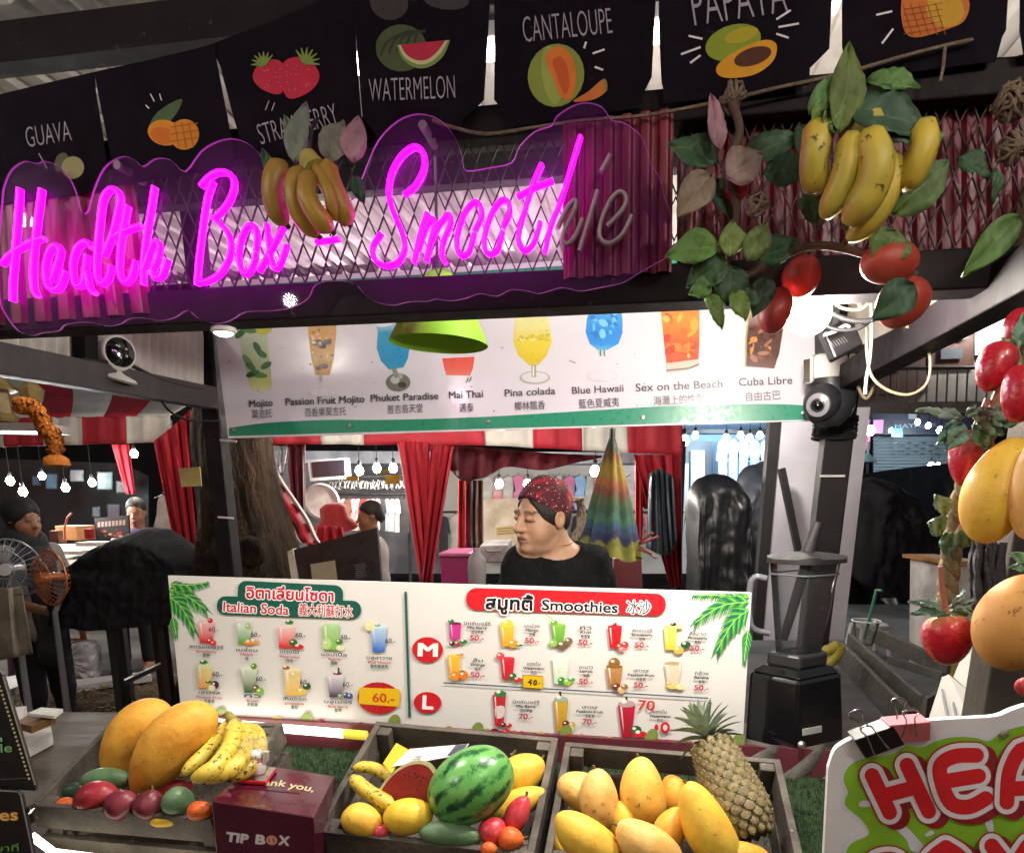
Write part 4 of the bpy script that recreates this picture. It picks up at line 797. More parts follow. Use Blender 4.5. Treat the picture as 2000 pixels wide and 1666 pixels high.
MB().hexa(cb, [q+ZD*.008 for q in cb]).build('base', mat('red_plastic', '#c0202a', .3), lc, bevel=.002)
hc = .074; film('clear_case', '#f8f8fa', .97, .03, 1.22)
ins = [q.lerp(sum(cb, V())/4, .04)+ZD*.009 for q in cb]
MB().hexa(ins, [q+ZD*hc for q in ins]).build('case', MT['clear_case'], lc)
cc_ = sum(cb, V())/4+ZD*.008; WP = mat('white_ceramic', '#ddd8d4', .25)
m = MB(); fdir = (Tq[0]-Tq[3]).normalized()
m.lathe([(0, 0), (.017, .002), (.020, .014), (.017, .026), (.011, .034), (0, .036)], cc_, ZD, 18); hc_ = cc_+ZD*.044+fdir*.003
m.lathe([(0, -.014), (.012, -.009), (.017, 0), (.013, .010), (0, .014)], hc_, ZD, 18)
for s_ in (-1, 1): m.lathe([(.005, 0), (.003, .006), (0, .01)], hc_+XD*.010*s_+ZD*.009, ZD, 8)
m.tube([cc_+XD*.014+ZD*.024, cc_+XD*.024+ZD*.036, cc_+XD*.025+ZD*.054], [.006, .0055, .0068], 8); m.build('figure', WP, lc, smooth=60)
MB().tube([hc_-ZD*.012+(XD*math.cos(t)+YD*math.sin(t))*.0135 for t in [2*math.pi*i/16 for i in range(16)]], .0018, 6, closed=True).build('collar', mat('red_plastic', '#c0202a', .3), lc)
m = MB()
for s_ in (-1, 1): m.lathe([(0, -.001), (.0016, 0), (0, .001)], hc_+fdir*.0155+XD*.006*s_+ZD*.002, fdir, 8)
m.build('eyes', mat('black_ink', '#141014', .4), lc)
pc = thing('price_card', 'white card in a clear holder with a yellow tab on the cut watermelon', 'card', plane_pt(830, 1480, C2, .07))
f4 = [plane_pt(x, y, C2, h) for x, y, h in ((764, 1497, .075), (898, 1474, .085), (916, 1452, .06), (800, 1462, .055))]
MB().slab(f4, -C2.n*.0015).build('card', mat('white_card', '#cfccc4', .3), pc)
y4 = [plane_pt(x, y, C2, h) for x, y, h in ((748, 1490, .07), (764, 1510, .078), (797, 1463, .056), (774, 1450, .05))]
MB().slab(y4, -C2.n*.0015).build('tab', mat('yellow_card', '#dba91f', .35), pc)
nC = (f4[1]-f4[0]).cross(f4[3]-f4[0]).normalized(); nC = nC if nC.dot(CAM-f4[0]) > 0 else -nC
Ac = Art(lambda x, y: hit(x, y, f4[0], nC), nC, .0006)
Ac.poly([(873, 1476), (898, 1473), (914, 1453), (890, 1455)], '#2f3a4e')
for i in range(3): Ac.line([(800+i*5, 1488-i*5), (816+i*5, 1486-i*5)], 1.5, '#8f8d88')
Ac.build('print', pc)
from mathutils import noise as mnoise
# ================================================================ BACKGROUND
REDC = mat('red_canopy_cloth', '#a81a2a', .75, var=.35, vs=3, bump=.2, bs=8); WHC = mat('white_canopy_cloth', '#c9c2b8', .8, var=.25, vs=3, bump=.2, bs=8); MARC = mat('maroon_drape', '#5a1020', .8, var=.35, vs=3, bump=.2, bs=8)
BLK = mat('black_plastic_sheet', '#17181c', .42, spec=.4, bump=.7, bs=8, bd=.05, ridge=True, var=.3, vs=4); BLKM = mat('black_cloth', '#141318', .85, var=.3, vs=6, bump=.6, bs=9, bd=.04, ridge=True, spec=.25); GRYT = mat('grey_plastic_sheet', '#565c66', .45, bump=.7, bs=9, bd=.04, ridge=True, var=.35, vs=4)
IRON = mat('black_iron', '#19181b', .5, var=.3, vs=9); WHP = mat('white_paint', '#c9c7c4', .5, var=.2, vs=4)
CL = {k: mat('cloth_'+k, c, .85, var=.3, vs=7, bump=.5, bs=12, col2=c2) for k, c, c2 in (('white', '#b9b4b0', '#8e8a88'), ('grey', '#8b8f98', '#6a6e78'), ('black', '#1d1a1e', '#2a262a'), ('red', '#a01c26', '#7a141e'), ('pink', '#c47a9a', '#b0567f'), ('blue', '#8fb0d0', '#6f93ba'), ('navy', '#2a3a6a', '#1f2c52'), ('cream', '#c9c0ae', '#a59c88'), ('brown', '#6a4030', '#4a2a20'), ('rose', '#d09aa0', '#b04a5a'))}
def ap(pts, y): return [aty(px, py, y) for px, py in pts]
def drape(top, bot, y, folds, amp, m, name, parent=None, nv=10, tie=None, dy=0, **k):
    T_ = spline(top, 8) if len(top) > 2 else top; B_ = spline(bot, 8) if len(bot) > 2 else bot
    def lerp(L, u):
        f = u*(len(L)-1); i = min(int(f), len(L)-2); f -= i; return L[i][0]+(L[i+1][0]-L[i][0])*f, L[i][1]+(L[i+1][1]-L[i][1])*f
    ph = rnd.random()*6
    def f(u, v):
        a = lerp(T_, u); b = lerp(B_, u); w = v
        x = a[0]+(b[0]-a[0])*w; yy = a[1]+(b[1]-a[1])*w
        if tie:
            q = 1-tie[1]*math.exp(-((v-tie[0])/.22)**2); mid = (lerp(T_, .5)[0]*(1-v)+lerp(B_, .5)[0]*v); x = mid+(x-mid)*q
        return aty(x, yy, y+dy*v+amp*math.sin(folds*2*math.pi*u+ph+.8*math.sin(3*v))+amp*.4*math.sin(folds*4.6*math.pi*u+ph))
    return MB().grid(f, max(10, folds*8), nv).build(name, m, parent, smooth=80, solid=.004, **k)
def bulb(px, py, y, r, power, label, col=(1, .93, .82), cord=.25, group='bulbs hanging in the market', strength=25, lit=True):
    p = aty(px, py, y); t = thing('hanging_bulb', label, 'bulb', p, group)
    MB().lathe([(0, -r), (r*.6, -r*.8), (r, 0), (r*.7, r*.75), (r*.4, r*1.2)], p, ZD, 14).build('glass', mat('lit_bulb_%d' % int(col[2]*100), tuple(col), .3, emit=strength), t, smooth=80)
    MB().lathe([(r*.45, r*1.15), (r*.45, r*2.1), (r*.2, r*2.4)], p, ZD, 10).build('socket', IRON, t, smooth=40)
    MB().tube([p+ZD*r*2.3, p+ZD*(r*2.3+cord)], .003, 5).build('cord', mat('matt_black_cord', '#080808', .9, spec=.1), t)
    if lit: lamp('bulb_light', 'POINT', p, power, col, r*1.12, t)
# ---- far walls that close the market off
def wall(name, pts, y, m, label, cat='wall', th=.1): return MB().slab(ap(pts, y), V((0, th, 0))).build(name, m, None, label=label, cat=cat)
wall('market_wall', [(-2600, -900), (4600, -900), (4600, 1135), (-2600, 1135)], 15, mat('dark_market_wall', '#16171b', .9, var=.4, vs=.6), 'dark far wall closing off the night market behind the canopies')
# ---- tree
tr = thing('tree', 'thick brown tree trunk with a knot behind the steel post, between the two canopies', 'tree', aty(480, 1300, 4.4))
prof = [(470, 520, 60), (468, 640, 62), (462, 760, 70), (455, 860, 72), (462, 930, 74), (472, 1000, 80), (482, 1060, 88), (488, 1130, 98), (492, 1200, 106), (494, 1290, 118), (496, 1360, 150), (498, 1400, 190)]
P5 = spline(prof, 9); n = 90; vs = []
for i, (x, y, r) in enumerate(P5):
    c = aty(x, y, 4.4); rr = r*dep(c)/F
    for j in range(n):
        f = 2*math.pi*j/n; q = .96+.06*math.sin(5*f+i*.13)+.05*abs(math.sin(8*f+.25*math.sin(i*.5)))+.03*abs(math.sin(17*f-i*.12))+.025*rnd.random()
        q += .13*math.exp(-((x-2+0-490)/30)**2)*math.exp(-((y-1075)/26)**2)*math.exp(-((f-4.7)/.35)**2)*2
        vs.append(c+V((math.cos(f)*rr*q, math.sin(f)*rr*q, 0)))
fs = [(i*n+j, i*n+(j+1) % n, (i+1)*n+(j+1) % n, (i+1)*n+j) for i in range(len(P5)-1) for j in range(n)]
MB().add(vs, fs).build('trunk', mat('tree_bark', '#2c2016', .95, col2='#140f0a', vs=7, bump=1, bs=30, bd=.03, spec=.15, stretch=(1, 1, .35), speck='#42342a', ss=18, st=.66), tr, smooth=80)
a = aty(490, 1078, 4.4-.29); MB().lathe([(.08, -.02), (.09, .01), (.07, .035), (.045, .03), (.02, .02), (0, .022)], a, V((.05, -1, .1)), 18).build('knot', MT['tree_bark'], tr, smooth=80)
for k, (x0, y0, x1, y1) in enumerate(((470, 520, 250, 100), (480, 520, 760, 60))): MB().tube([aty(x0, y0, 4.4), aty((x0+x1)/2, (y0+y1)/2+40, 4.5), aty(x1, y1, 4.7)], [.17, .12, .07], 10).build('branch', MT['tree_bark'], tr, smooth=80)
tag(MB().slab(ap([(349, 915), (390, 912), (394, 949), (354, 951)], 4.05), V((0, .006, 0))).build('notice', mat('aged_paper', '#b3a468', .7, var=.2, vs=20), None), 'small yellowed notice hung on the tree trunk', 'notice')
# ---- striped canopies
def canopy(name, label, loc): return thing(name, label, 'canopy', loc)
c1 = canopy('canopy', 'red and white striped market canopy with tied curtains behind the woman', aty(900, 1300, 5.3))
def valance(root, xs, yt, yb, y, first, y2=None):
    for i in range(len(xs)-1):
        u0, u1 = i/(len(xs)-1), (i+1)/(len(xs)-1); L = lambda p, q: p[0]+(p[1]-p[0])*q
        drape([(xs[i], L(yt, u0)), (xs[i+1], L(yt, u1))], [(xs[i]+2, L(yb, u0)+2), ((xs[i]+xs[i+1])/2, L(yb, (u0+u1)/2)+1), (xs[i+1]+2, L(yb, u1)+2)], y, 2, .012, REDC if (i+first) % 2 else WHC, 'valance_stripe', root, 6)
xs = [470, 530, 625, 708, 800, 880, 950, 1040, 1136, 1226, 1332]
valance(c1, [498, 530, 624], (812, 815), (867, 866), 5.3, 0); valance(c1, [624, 709, 945], (815, 815), (866, 868), 5.3, 0); valance(c1, [945, 1040, 1136, 1226, 1332], (812, 812), (868, 888), 5.3, 0)
for i, (x0, x1) in enumerate(((470, 560), (560, 660), (660, 760), (760, 860), (860, 960), (960, 1060), (1060, 1160), (1160, 1260), (1260, 1345))):
    a, b = aty(x0, 816, 5.3), aty(x1, 816, 5.3); up = V((0, 1.3, .75)); MB().quad(a, b, b+up, a+up).build('roof_stripe', REDC if i % 2 else WHC, c1, solid=.004)
drape([(776, 862), (806, 862), (838, 864)], [(822, 1145), (834, 1146), (846, 1145)], 5.25, 3, .03, REDC, 'curtain', c1, 14)
drape([(842, 868), (868, 870), (886, 872)], [(822, 1140), (830, 1142), (842, 1140)], 5.22, 3, .03, REDC, 'curtain', c1, 14)
drape([(556, 868), (576, 868), (596, 868)], [(570, 1010), (584, 1012), (596, 1010)], 5.4, 3, .03, MARC, 'curtain', c1, 10)
drape([(1238, 888), (1285, 888), (1331, 888)], [(1308, 1145), (1320, 1147), (1332, 1145)], 5.28, 4, .03, REDC, 'curtain', c1, 14)
drape([(866, 866), (960, 876), (1060, 884), (1176, 890)], [(880, 918), (905, 939), (952, 930), (990, 912), (1060, 918), (1120, 905), (1176, 893)], 5.6, 6, .05, MARC, 'drape', c1, 10)
# tied striped curtain sweeping to the trunk foot
sw = [(512, 905), (530, 940), (556, 978), (580, 1015), (596, 1050), (606, 1062)]
for dx, w, m, y in ((0, 30, REDC, 5.0), (-16, 10, WHC, 4.98), (20, 9, WHC, 5.02)):
    P5 = spline(sw, 6); T_ = [(x+dx-w/2, y_) for x, y_ in P5]; B_ = [(x+dx+w/2, y_+3) for x, y_ in P5]
    mb = MB(); k = len(P5)
    for i in range(k): mb.v += [tuple(aty(*T_[i], y+.02*math.sin(i))), tuple(aty((T_[i][0]+B_[i][0])/2, T_[i][1], y-.04)), tuple(aty(*B_[i], y+.03))]
    for i in range(k-1): mb.add([], [], 0); mb.f += [(i*3, i*3+1, i*3+4, i*3+3), (i*3+1, i*3+2, i*3+5, i*3+4)]; mb.m += [0, 0]; mb.c += [None, None]
    mb.build('tied_curtain', m, c1, smooth=80, solid=.01)
film('clear_curtain', '#c9c4c8', .8, .25, 1.3)
drape([(500, 870), (530, 870), (562, 872)], [(520, 905), (540, 932), (552, 928)], 5.1, 3, .02, MT['clear_curtain'], 'clear_curtain', c1, 6)
for x, y, x2, y2 in ((500, 830, 520, 1180), (1334, 860, 1322, 1190)): MB().tube([aty(x, y, 5.35), aty(x2, y2, 5.35)], .022, 8).build('pole', IRON, c1)
c2 = canopy('canopy', 'red and white striped market canopy at the left with an orange garland before it', aty(150, 1290, 5.6))
def stripes(root, top, bot, y0, y1, n, first, m0=REDC, m1=WHC, name='roof_stripe'):
    for i in range(n):
        u0, u1 = i/n, (i+1)/n
        def pt(u, v):
            a = (top[0][0]+(top[1][0]-top[0][0])*u, top[0][1]+(top[1][1]-top[0][1])*u); b = (bot[0][0]+(bot[1][0]-bot[0][0])*u, bot[0][1]+(bot[1][1]-bot[0][1])*u)
            s_ = v+.12*math.sin(math.pi*v); return aty(a[0]+(b[0]-a[0])*v+6*math.sin(v*3), a[1]+(b[1]-a[1])*v, y1+(y0-y1)*v)
        MB().grid(lambda u, v: pt(u0+(u1-u0)*u, v), 3, 8).build(name, m0 if (i+first) % 2 else m1, root, smooth=80, solid=.004)
stripes(c2, [(-200, 690), (390, 770)], [(-120, 818), (330, 812)], 5.6, 7.2, 7, 0)
valance(c2, [-120, -60, 6, 82, 160, 246, 332], (818, 812), (876, 862), 5.6, 1)
drape([(300, 862), (340, 830), (372, 800)], [(345, 1085), (372, 1095), (396, 1090)], 5.5, 4, .04, REDC, 'curtain', c2, 14)
drape([(218, 868), (236, 868), (252, 868)], [(246, 965), (255, 965), (264, 965)], 7.4, 2, .03, REDC, 'curtain', c2, 10)
MB().tube([aty(330, 820, 5.62), aty(352, 1180, 5.62)], .022, 8).build('pole', IRON, c2)
# ---- marigold garland and gilt lantern at the left
OR = mat('marigold_petals', '#c8741c', .8, var=.4, vs=50, bump=.8, bs=90); mg = thing('marigold_garland', 'thick orange marigold garland hanging before the left canopy', 'garland', aty(110, 905, 4.6))
gp = spline([(40, 792), (62, 796), (80, 815), (90, 840), (104, 850), (108, 868), (108, 890)], 3)
for i, (x, y) in enumerate(gp):
    c = aty(x, y, 4.6); m = MB(); r = .04 if i < len(gp)-2 else .025
    for k in range(46):
        d = V((rnd.gauss(0, 1), rnd.gauss(0, 1), rnd.gauss(0, 1))).normalized(); o = d.orthogonal().normalized()*.010; q = c+d*r; b = d.cross(o)
        m.add([q-o-b, q+o-b, q+o*1.2+b+d*.012, q-o*1.2+b+d*.012, q-d*.01], [(0, 1, 2, 3), (0, 4, 1)])
    m.build('flower', OR, mg)
MB().lathe([(.02, .05), (.07, .02), (.075, -.02), (.05, -.03), (0, -.035)], aty(110, 902, 4.6), ZD, 14).build('tassel', OR, mg, smooth=60)
GLD = mat('gilt_plaster', '#8a7448', .4, var=.4, vs=14)
sh = thing('spirit_shelf', 'white shelf with a small gilt spirit house holding the marigold garland', 'spirit house', aty(20, 845, 4.8))
MB().slab(ap([(-60, 824), (86, 826), (82, 842), (-60, 840)], 4.7), V((0, .3, 0))).build('shelf', WHP, sh)
MB().lathe([(.085, 0), (.10, .03), (.075, .05), (.07, .17), (.12, .19), (.05, .26), (.03, .33), (0, .36)], aty(4, 824, 4.85), ZD, 8).build('house', GLD, sh, smooth=30)
ln = thing('lantern', 'small gilt lantern with a pointed roof above the left canopy', 'lantern', aty(64, 790, 4.9))
MB().lathe([(.05, 0), (.062, .02), (.075, .075), (.08, .085), (.055, .11), (.03, .13), (.02, .15), (.028, .16), (0, .20)], aty(64, 788, 4.9), ZD, 6).build('case', GLD, ln, smooth=20)
# ---- left interior
for i, (x, y, c, d) in enumerate(((20, 940, (1, .97, .9), 6.5), (45, 961, (1, .97, .9), 6.2), (82, 930, (.75, .9, 1), 7.5), (128, 953, (1, .95, .86), 6.4), (180, 943, (.75, .9, 1), 7), (262, 887, (1, .95, .85), 6.8))):
    bulb(x, y, d, .034, 30, ('white bulb nearest the left edge above the woman in a headscarf', 'white bulb just above the headscarf', 'bluish bulb behind the orange garland', 'white bulb right of the garland tassel', 'bluish bulb between the garland and the red curtain', 'small bulb high beside the thin red curtain of the left stall')[i], c, .5)
MB().slab(ap([(-300, 885), (240, 905), (290, 930), (290, 1200), (-300, 1200)], 9), V((0, .05, 0))).build('tarp_wall', BLK, None, label='wrinkled black plastic sheeting closing the back of the left stall', cat='tarp')
tb2 = thing('market_table', 'low pale table with papers and books under the left canopy', 'table', aty(150, 1270, 6))
MB().slab([aty(60, 1112, 5.6), aty(225, 1100, 5.8), aty(260, 1062, 7), aty(90, 1062, 7)], V((0, 0, -.04))).build('top', mat('pale_table', '#9a9184', .6, var=.3, vs=6), tb2)
for x, y in ((80, 1118), (215, 1110)): p = aty(x, y, 5.8); MB().bar(p, V((p.x, p.y, 0)), .05, .05, YD).build('leg', IRON, tb2)
PAP = mat('paper_white', '#c4c0b8', .7, var=.15, vs=20)
for i, (x, y, w, h, m) in enumerate(((95, 1078, 30, 6, PAP), (150, 1072, 36, 9, PAP), (185, 1060, 40, 5, PAP), (120, 1090, 26, 5, WHP), (205, 1076, 34, 7, PAP))):
    p = aty(x, y+h, 6.2); s_ = dep(p)/F; MB().box(p+ZD*(.012+i*.0011), w*s_, .2, .025+.004*i, (CR, YD, ZD)).build('book_stack', m, None, label=('thin pale papers at the left end of the market table', 'stack of pale papers before the wooden box', 'wide loose papers beside the dark poster', 'white pad at the front edge of the market table', 'pale papers at the right end of the market table')[i], cat='papers')
MB().box(aty(148, 1040, 6.4), .22, .2, .12, (V((.97, -.24, 0)), V((.24, .97, 0)), ZD)).build('wooden_box', mat('pine_wood', '#9a6a3a', .6, var=.3, vs=9, stretch=(1, 1, 6)), None, bevel=.004, label='small pine box standing on the left market table', cat='box')
ps = thing('light_poster', 'dark poster with pale title letters and pink blossoms on the left table', 'poster', aty(218, 1055, 6.5))
MB().slab(ap([(184, 1012), (250, 1006), (252, 1048), (190, 1054)], 6.5), V((0, .03, 0))).build('panel', mat('dark_poster', '#1a1418', .5), ps)
A = Art(lambda x, y: aty(x, y, 6.5), V((0, -1, 0)), .002)
for i in range(8): A.poly([(191+i*7, 1020-i*.6), (196+i*7, 1019-i*.6), (196+i*7, 1029-i*.6), (191+i*7, 1030-i*.6)], '#8f7f7c')
for i in range(16): A.ell(198+rnd.random()*40, 1034+rnd.random()*14, 2+rnd.random()*3, 2, rnd.choice(['#7a3a4a', '#b08a5a', '#5a2a3a']))
A.build('print', ps)
def garment(px, py, w, h, y, m, label, group, sleeves=True, name='hanging_shirt', cat='clothes'):
    S_ = [(-.16, 0), (.16, 0), (.34, .07), (.5, .42), (.36, .46), (.3, .3), (.32, 1), (-.32, 1), (-.3, .3), (-.36, .46), (-.5, .42), (-.34, .07)] if sleeves else [(-.12, 0), (.12, 0), (.2, .12), (.24, .4), (.5, 1), (-.5, 1), (-.24, .4), (-.2, .12)]
    t = thing(name, label, cat, aty(px, py+h, y), group); MB().slab([aty(px+w*a, py+h*b, y) for a, b in S_], V((0, .03, 0))).build('cloth', m, t, bevel=.008)
    MB().tube([aty(px, py-h*.08, y), aty(px, py-h*.02, y), aty(px-w*.3, py+h*.05, y)], .004, 5).build('hanger', IRON, t); return t
garment(318, 968, 52, 95, 6.2, CL['white'], 'long pale dress on a hanger beside the red corner curtain', None, False, 'hanging_dress')
# fans
def fan(px, py, y, r, tone, label, rot):
    p = aty(px, py, y); t = thing('standing_fan', label, 'fan', V((p.x, p.y, 0))); d = V((rot, -1, .05)).normalized()
    X = d.cross(ZD).normalized(); Y_ = X.cross(d); m = MB(); wi = .006
    for k in range(28):
        f = 2*math.pi*k/28; m.tube([p+d*.06+(X*math.cos(f)+Y_*math.sin(f))*r*.25, p+d*.05+(X*math.cos(f)+Y_*math.sin(f))*r*.7, p+(X*math.cos(f)+Y_*math.sin(f))*r, p-d*.06+(X*math.cos(f)+Y_*math.sin(f))*r*.6], .0022, 4)
    for rr, h in ((1, 0), (.62, .055), (.3, .06)): m.tube([p+d*h+(X*math.cos(2*math.pi*i/24)+Y_*math.sin(2*math.pi*i/24))*r*rr for i in range(24)], wi if rr == 1 else .003, 5, closed=True)
    m.build('cage', mat('fan_cage_'+tone, {'grey': '#7d8088', 'copper': '#a05c34'}[tone], .4, metal=.3), t, smooth=60)
    for k in range(4):
        f = 2*math.pi*k/4+.5; a = X*math.cos(f)+Y_*math.sin(f); b = -X*math.sin(f)+Y_*math.cos(f)
        MB().add([p+a*r*.12, p+a*r*.5+b*r*.3+d*.02, p+a*r*.86+b*r*.22+d*.02, p+a*r*.86-b*r*.12-d*.02, p+a*r*.3-b*r*.12-d*.01], [(0, 1, 2, 3, 4)]).build('blade', mat('fan_blade', '#4a4e58', .35), t)
    MB().lathe([(0, .068), (r*.2, .066), (r*.2, .05), (r*.18, -.02), (r*.14, -.16), (0, -.17)], p, d, 16).build('hub', mat('fan_hub_'+tone, {'grey': '#b0aeb2', 'copper': '#b0622a'}[tone], .4), t, smooth=50)
    MB().tube([p-d*.1, V((p.x, p.y, p.z-.2)), V((p.x, p.y, .03))], [.02, .016, .02], 8).build('pole', mat('fan_pole', '#a0583a' if tone == 'copper' else '#6a6a70', .5), t)
    MB().lathe([(.19, 0), (.19, .02), (.05, .035), (0, .04)], V((p.x, p.y, 0)), ZD, 18).build('base', IRON, t, smooth=40)
fan(18, 1112, 4.05, .165, 'grey', 'grey standing fan at the left edge', .25); fan(98, 1128, 4.1, .155, 'copper', 'copper and black standing fan turned left, beside the grey one', -.55)
# black covered table with legs
bt = thing('covered_table', 'black cloth heaped over a table on steel legs before the tree trunk', 'covered table', aty(290, 1380, 4.3))
def mound(ctr_px, y, pts, m, name, root, dz=.5, n=30, rough=.02):
    """heap of cloth whose outline follows the points and whose belly bulges to the front"""
    P_ = spline(pts, 6, True); C = aty(*ctr_px, y); k = len(P_); vs = []; ph = rnd.random()*9
    for i in range(n+1):
        v = i/n; s_ = math.sin(v*math.pi/2) if v < 1 else 1; dpt = math.cos(v*math.pi/2)
        for j, (px, py) in enumerate(P_):
            q = aty(px, py, y); th = 6.283*j/k; wob = rough*(abs(math.sin(4.5*th+ph+2.2*v))+.7*abs(math.sin(9*th-3*v+ph*2))+.45*abs(math.sin(15*th+5*v))-.9)*v**1.5
            o = C+(q-C)*(s_*(1+wob*.4)); vs.append(V((o.x, o.y-dz*dpt*(1+3*wob)-wob*.6, o.z+.25*wob*dpt)))
    fs = [(i*k+j, i*k+(j+1) % k, (i+1)*k+(j+1) % k, (i+1)*k+j) for i in range(n) for j in range(k)]
    back = [V((p[0], p[1]+dz*.5, p[2])) for p in vs[n*k:]]
    fs += [(n*k+j, n*k+(j+1) % k, (n+1)*k+(j+1) % k, (n+1)*k+j) for j in range(k)]+[tuple((n+1)*k+j for j in range(k))]
    return MB().add(vs+back, fs).build(name, m, root, smooth=75)
def draped(top, ybot, y, depth, m, name, root=None, folds=9, amp=.03, **k):
    """sheet thrown over goods: follows the top outline, hangs in uneven folds to the bottom line"""
    T_ = spline(top, 14); n = len(T_)-1; ph = rnd.random()*6; rows = 48
    def f(u, v):
        x, yt = T_[min(n, int(round(u*n)))]; rd = min(1, 2.4*max(.0, math.sin(math.pi*u)))**.6; yb = ybot+5*math.sin(9*u+ph)
        fo = abs(math.sin(folds*math.pi*(u+.10*math.sin(4*v+ph)*v)))+.5*abs(math.sin(folds*2.3*math.pi*u+2*v+ph))+.35*math.sin(7*v+11*u+ph)
        sag = .35*abs(math.sin(3.2*math.pi*u+2.2*v))*math.sin(math.pi*v); d = depth*rd*math.sin(min(1, v*5)*math.pi/2)+amp*(fo-.8)*(.15+.85*v)+amp*sag*2
        q = aty(x+5*amp*math.sin(7*v+9*u)*30*v*.3, yt+(yb-yt)*v**1.15, y); t_ = mnoise.turbulence(q*5.5+V((ph, 0, 0)), 3, True)-.6; return V((q.x, q.y-d+(1-rd)*depth*.3-amp*2.2*t_*min(1, v*6+.15), q.z+amp*.5*t_))
    mb = MB().grid(f, n, rows); w = rows+1; nn = (n+1)*w; cx = sum(p[0] for p in mb.v[:nn:w])/(n+1); mb.v += [(cx+(p[0]-cx)*.72, p[1]+.22, p[2]-.10) for p in mb.v[:nn:w]]
    for i in range(n): mb.f.append((i*w, nn+i, nn+i+1, (i+1)*w)); mb.m.append(0); mb.c.append(None)
    return mb.build(name, m, root, smooth=80, **k)
draped([(143, 1150), (160, 1122), (200, 1078), (245, 1046), (290, 1030), (335, 1034), (378, 1064), (408, 1102), (424, 1135)], 1205, 4.55, .38, BLKM, 'cover', bt, 8, .03)
MB().slab([aty(190, 1190, 4.3), aty(400, 1190, 4.3), aty(400, 1165, 5), aty(200, 1165, 5)], V((0, 0, -.05))).build('top', IRON, bt)
for x0, y0, x1, y1, yy in ((213, 1185, 226, 1388, 4.25), (300, 1185, 318, 1330, 5), (312, 1180, 336, 1362, 4.3), (232, 1182, 205, 1290, 5)): p = aty(x0, y0, yy); q = atz(x1, y1, 0) if yy < 4.4 else V((p.x+.02, p.y, 0)); MB().bar(p, V((p.x+.01, p.y, 0)), .045, .045, YD).build('leg', IRON, bt)
MB().bar(aty(226, 1340, 4.5), aty(322, 1295, 4.9), .03, .03).build('stretcher', IRON, bt)
drape([(130, 1150), (190, 1156), (256, 1160)], [(128, 1216), (190, 1222), (256, 1220)], 4.9, 3, .02, CL['white'], 'white_cloth', None, 6, label='pale cloth hanging under the black covered table', cat='cloth')
pt_ = thing('pebble_cloth_table', 'small table under a pebble patterned cloth at the left edge', 'table', aty(20, 1300, 4.0))
peb = mat('pebble_cloth', '#857a6a', .8, col2='#5f564a', vs=7, var=.2)
drape([(-90, 1162), (-20, 1152), (42, 1148)], [(-100, 1290), (-20, 1292), (64, 1276)], 3.85, 3, .03, peb, 'tablecloth', pt_, 8)
MB().slab([aty(-90, 1162, 3.85), aty(42, 1148, 3.85), aty(36, 1140, 4.3), aty(-80, 1140, 4.3)], V((0, 0, -.03))).build('top', peb, pt_)
def stool(name, px, py, y, w, h, m, label, cat='stool', slots=True):
    p = V((aty(px, py, y).x, y, 0)); t = thing(name, label, cat, p)
    MB().lathe([(w*.5, h-.03), (w*.5, h), (w*.1, h), (0, h-.004)], p, ZD, 24, sq=.55).build('seat', m, t, smooth=40)
    for a in (45, 135, 225, 315):
        d = V((math.cos(R(a)), math.sin(R(a)), 0)); MB().tube([p+d*w*.55+ZD*(h-.02), p+d*w*.68+ZD*.0], [.03, .024], 8).build('leg', m, t, smooth=60)
    MB().tube([p+V((math.cos(R(a)), math.sin(R(a)), 0))*w*.60+ZD*h*.45 for a in (45, 135, 225, 315)], .012, 6, closed=True).build('ring', m, t); return t
stool('plastic_stool', 66, 1290, 6.2, .26, .45, mat('purple_plastic', '#4a2440', .5), 'purple plastic stool beside the orange wooden stool')
stool('wooden_stool', 118, 1290, 6.5, .34, .47, mat('orange_wood', '#a8622a', .5, var=.3, vs=9), 'orange wooden stool behind the plastic bag')
film('bag_film', '#cfccd0', .45, .3, 1.4)
pbg = thing('plastic_bag', 'crumpled clear plastic bag with orange fruit standing on the floor', 'bag', aty(148, 1325, 5.6))
mound((150, 1285), 5.7, [(112, 1330), (116, 1290), (130, 1262), (150, 1254), (172, 1252), (186, 1262), (190, 1300), (186, 1328)], MT['bag_film'], 'bag', pbg, .16, 14, .1)
for x, y, r in ((150, 1308, .06), (138, 1316, .05), (166, 1314, .05)): MB().lathe([(r*math.sin(math.pi*i/10), -r*math.cos(math.pi*i/10)) for i in range(11)], aty(x, y, 5.75), ZD, 12).build('orange_bundle', ORF, pbg, smooth=80)
# earth patch, boards and scraps on the floor at the left
m = MB(); m.grid(lambda u, v: atz(18+u*(340-8*v), 1328+v*72+8*math.sin(5*u), .02+.05*math.sin(math.pi*u)*math.sin(math.pi*v)+.012*rnd.random()), 40, 14)
m.build('soil_patch', mat('leafy_soil', '#43331f', .95, col2='#2a2014', vs=12, bump=1, bs=30, speck='#8a7748', ss=24, st=.6), None, smooth=60, kind='structure')
r_ = random.Random(5); m = MB()
for i in range(420):
    p = atz(24+r_.random()*300, 1334+r_.random()*62, .085+.02*r_.random()); a = r_.random()*6.28; L = .012+.03*r_.random(); d = V((math.cos(a), math.sin(a), r_.uniform(-.3, .3)))*L; s_ = V((-d.y, d.x, 0))*.4
    m.add([p-d, p+s_, p+d, p-s_], [(0, 1, 2, 3)])
m.build('leaf_litter', mat('dead_leaves', '#6a5630', .9, var=.5, vs=9), None, kind='stuff')
def floorboard(pts, z, th, m, name, label, cat): return MB().slab([atz(x, y, z) for x, y in pts], V((0, 0, -th))).build(name, m, None, bevel=.004, label=label, cat=cat)
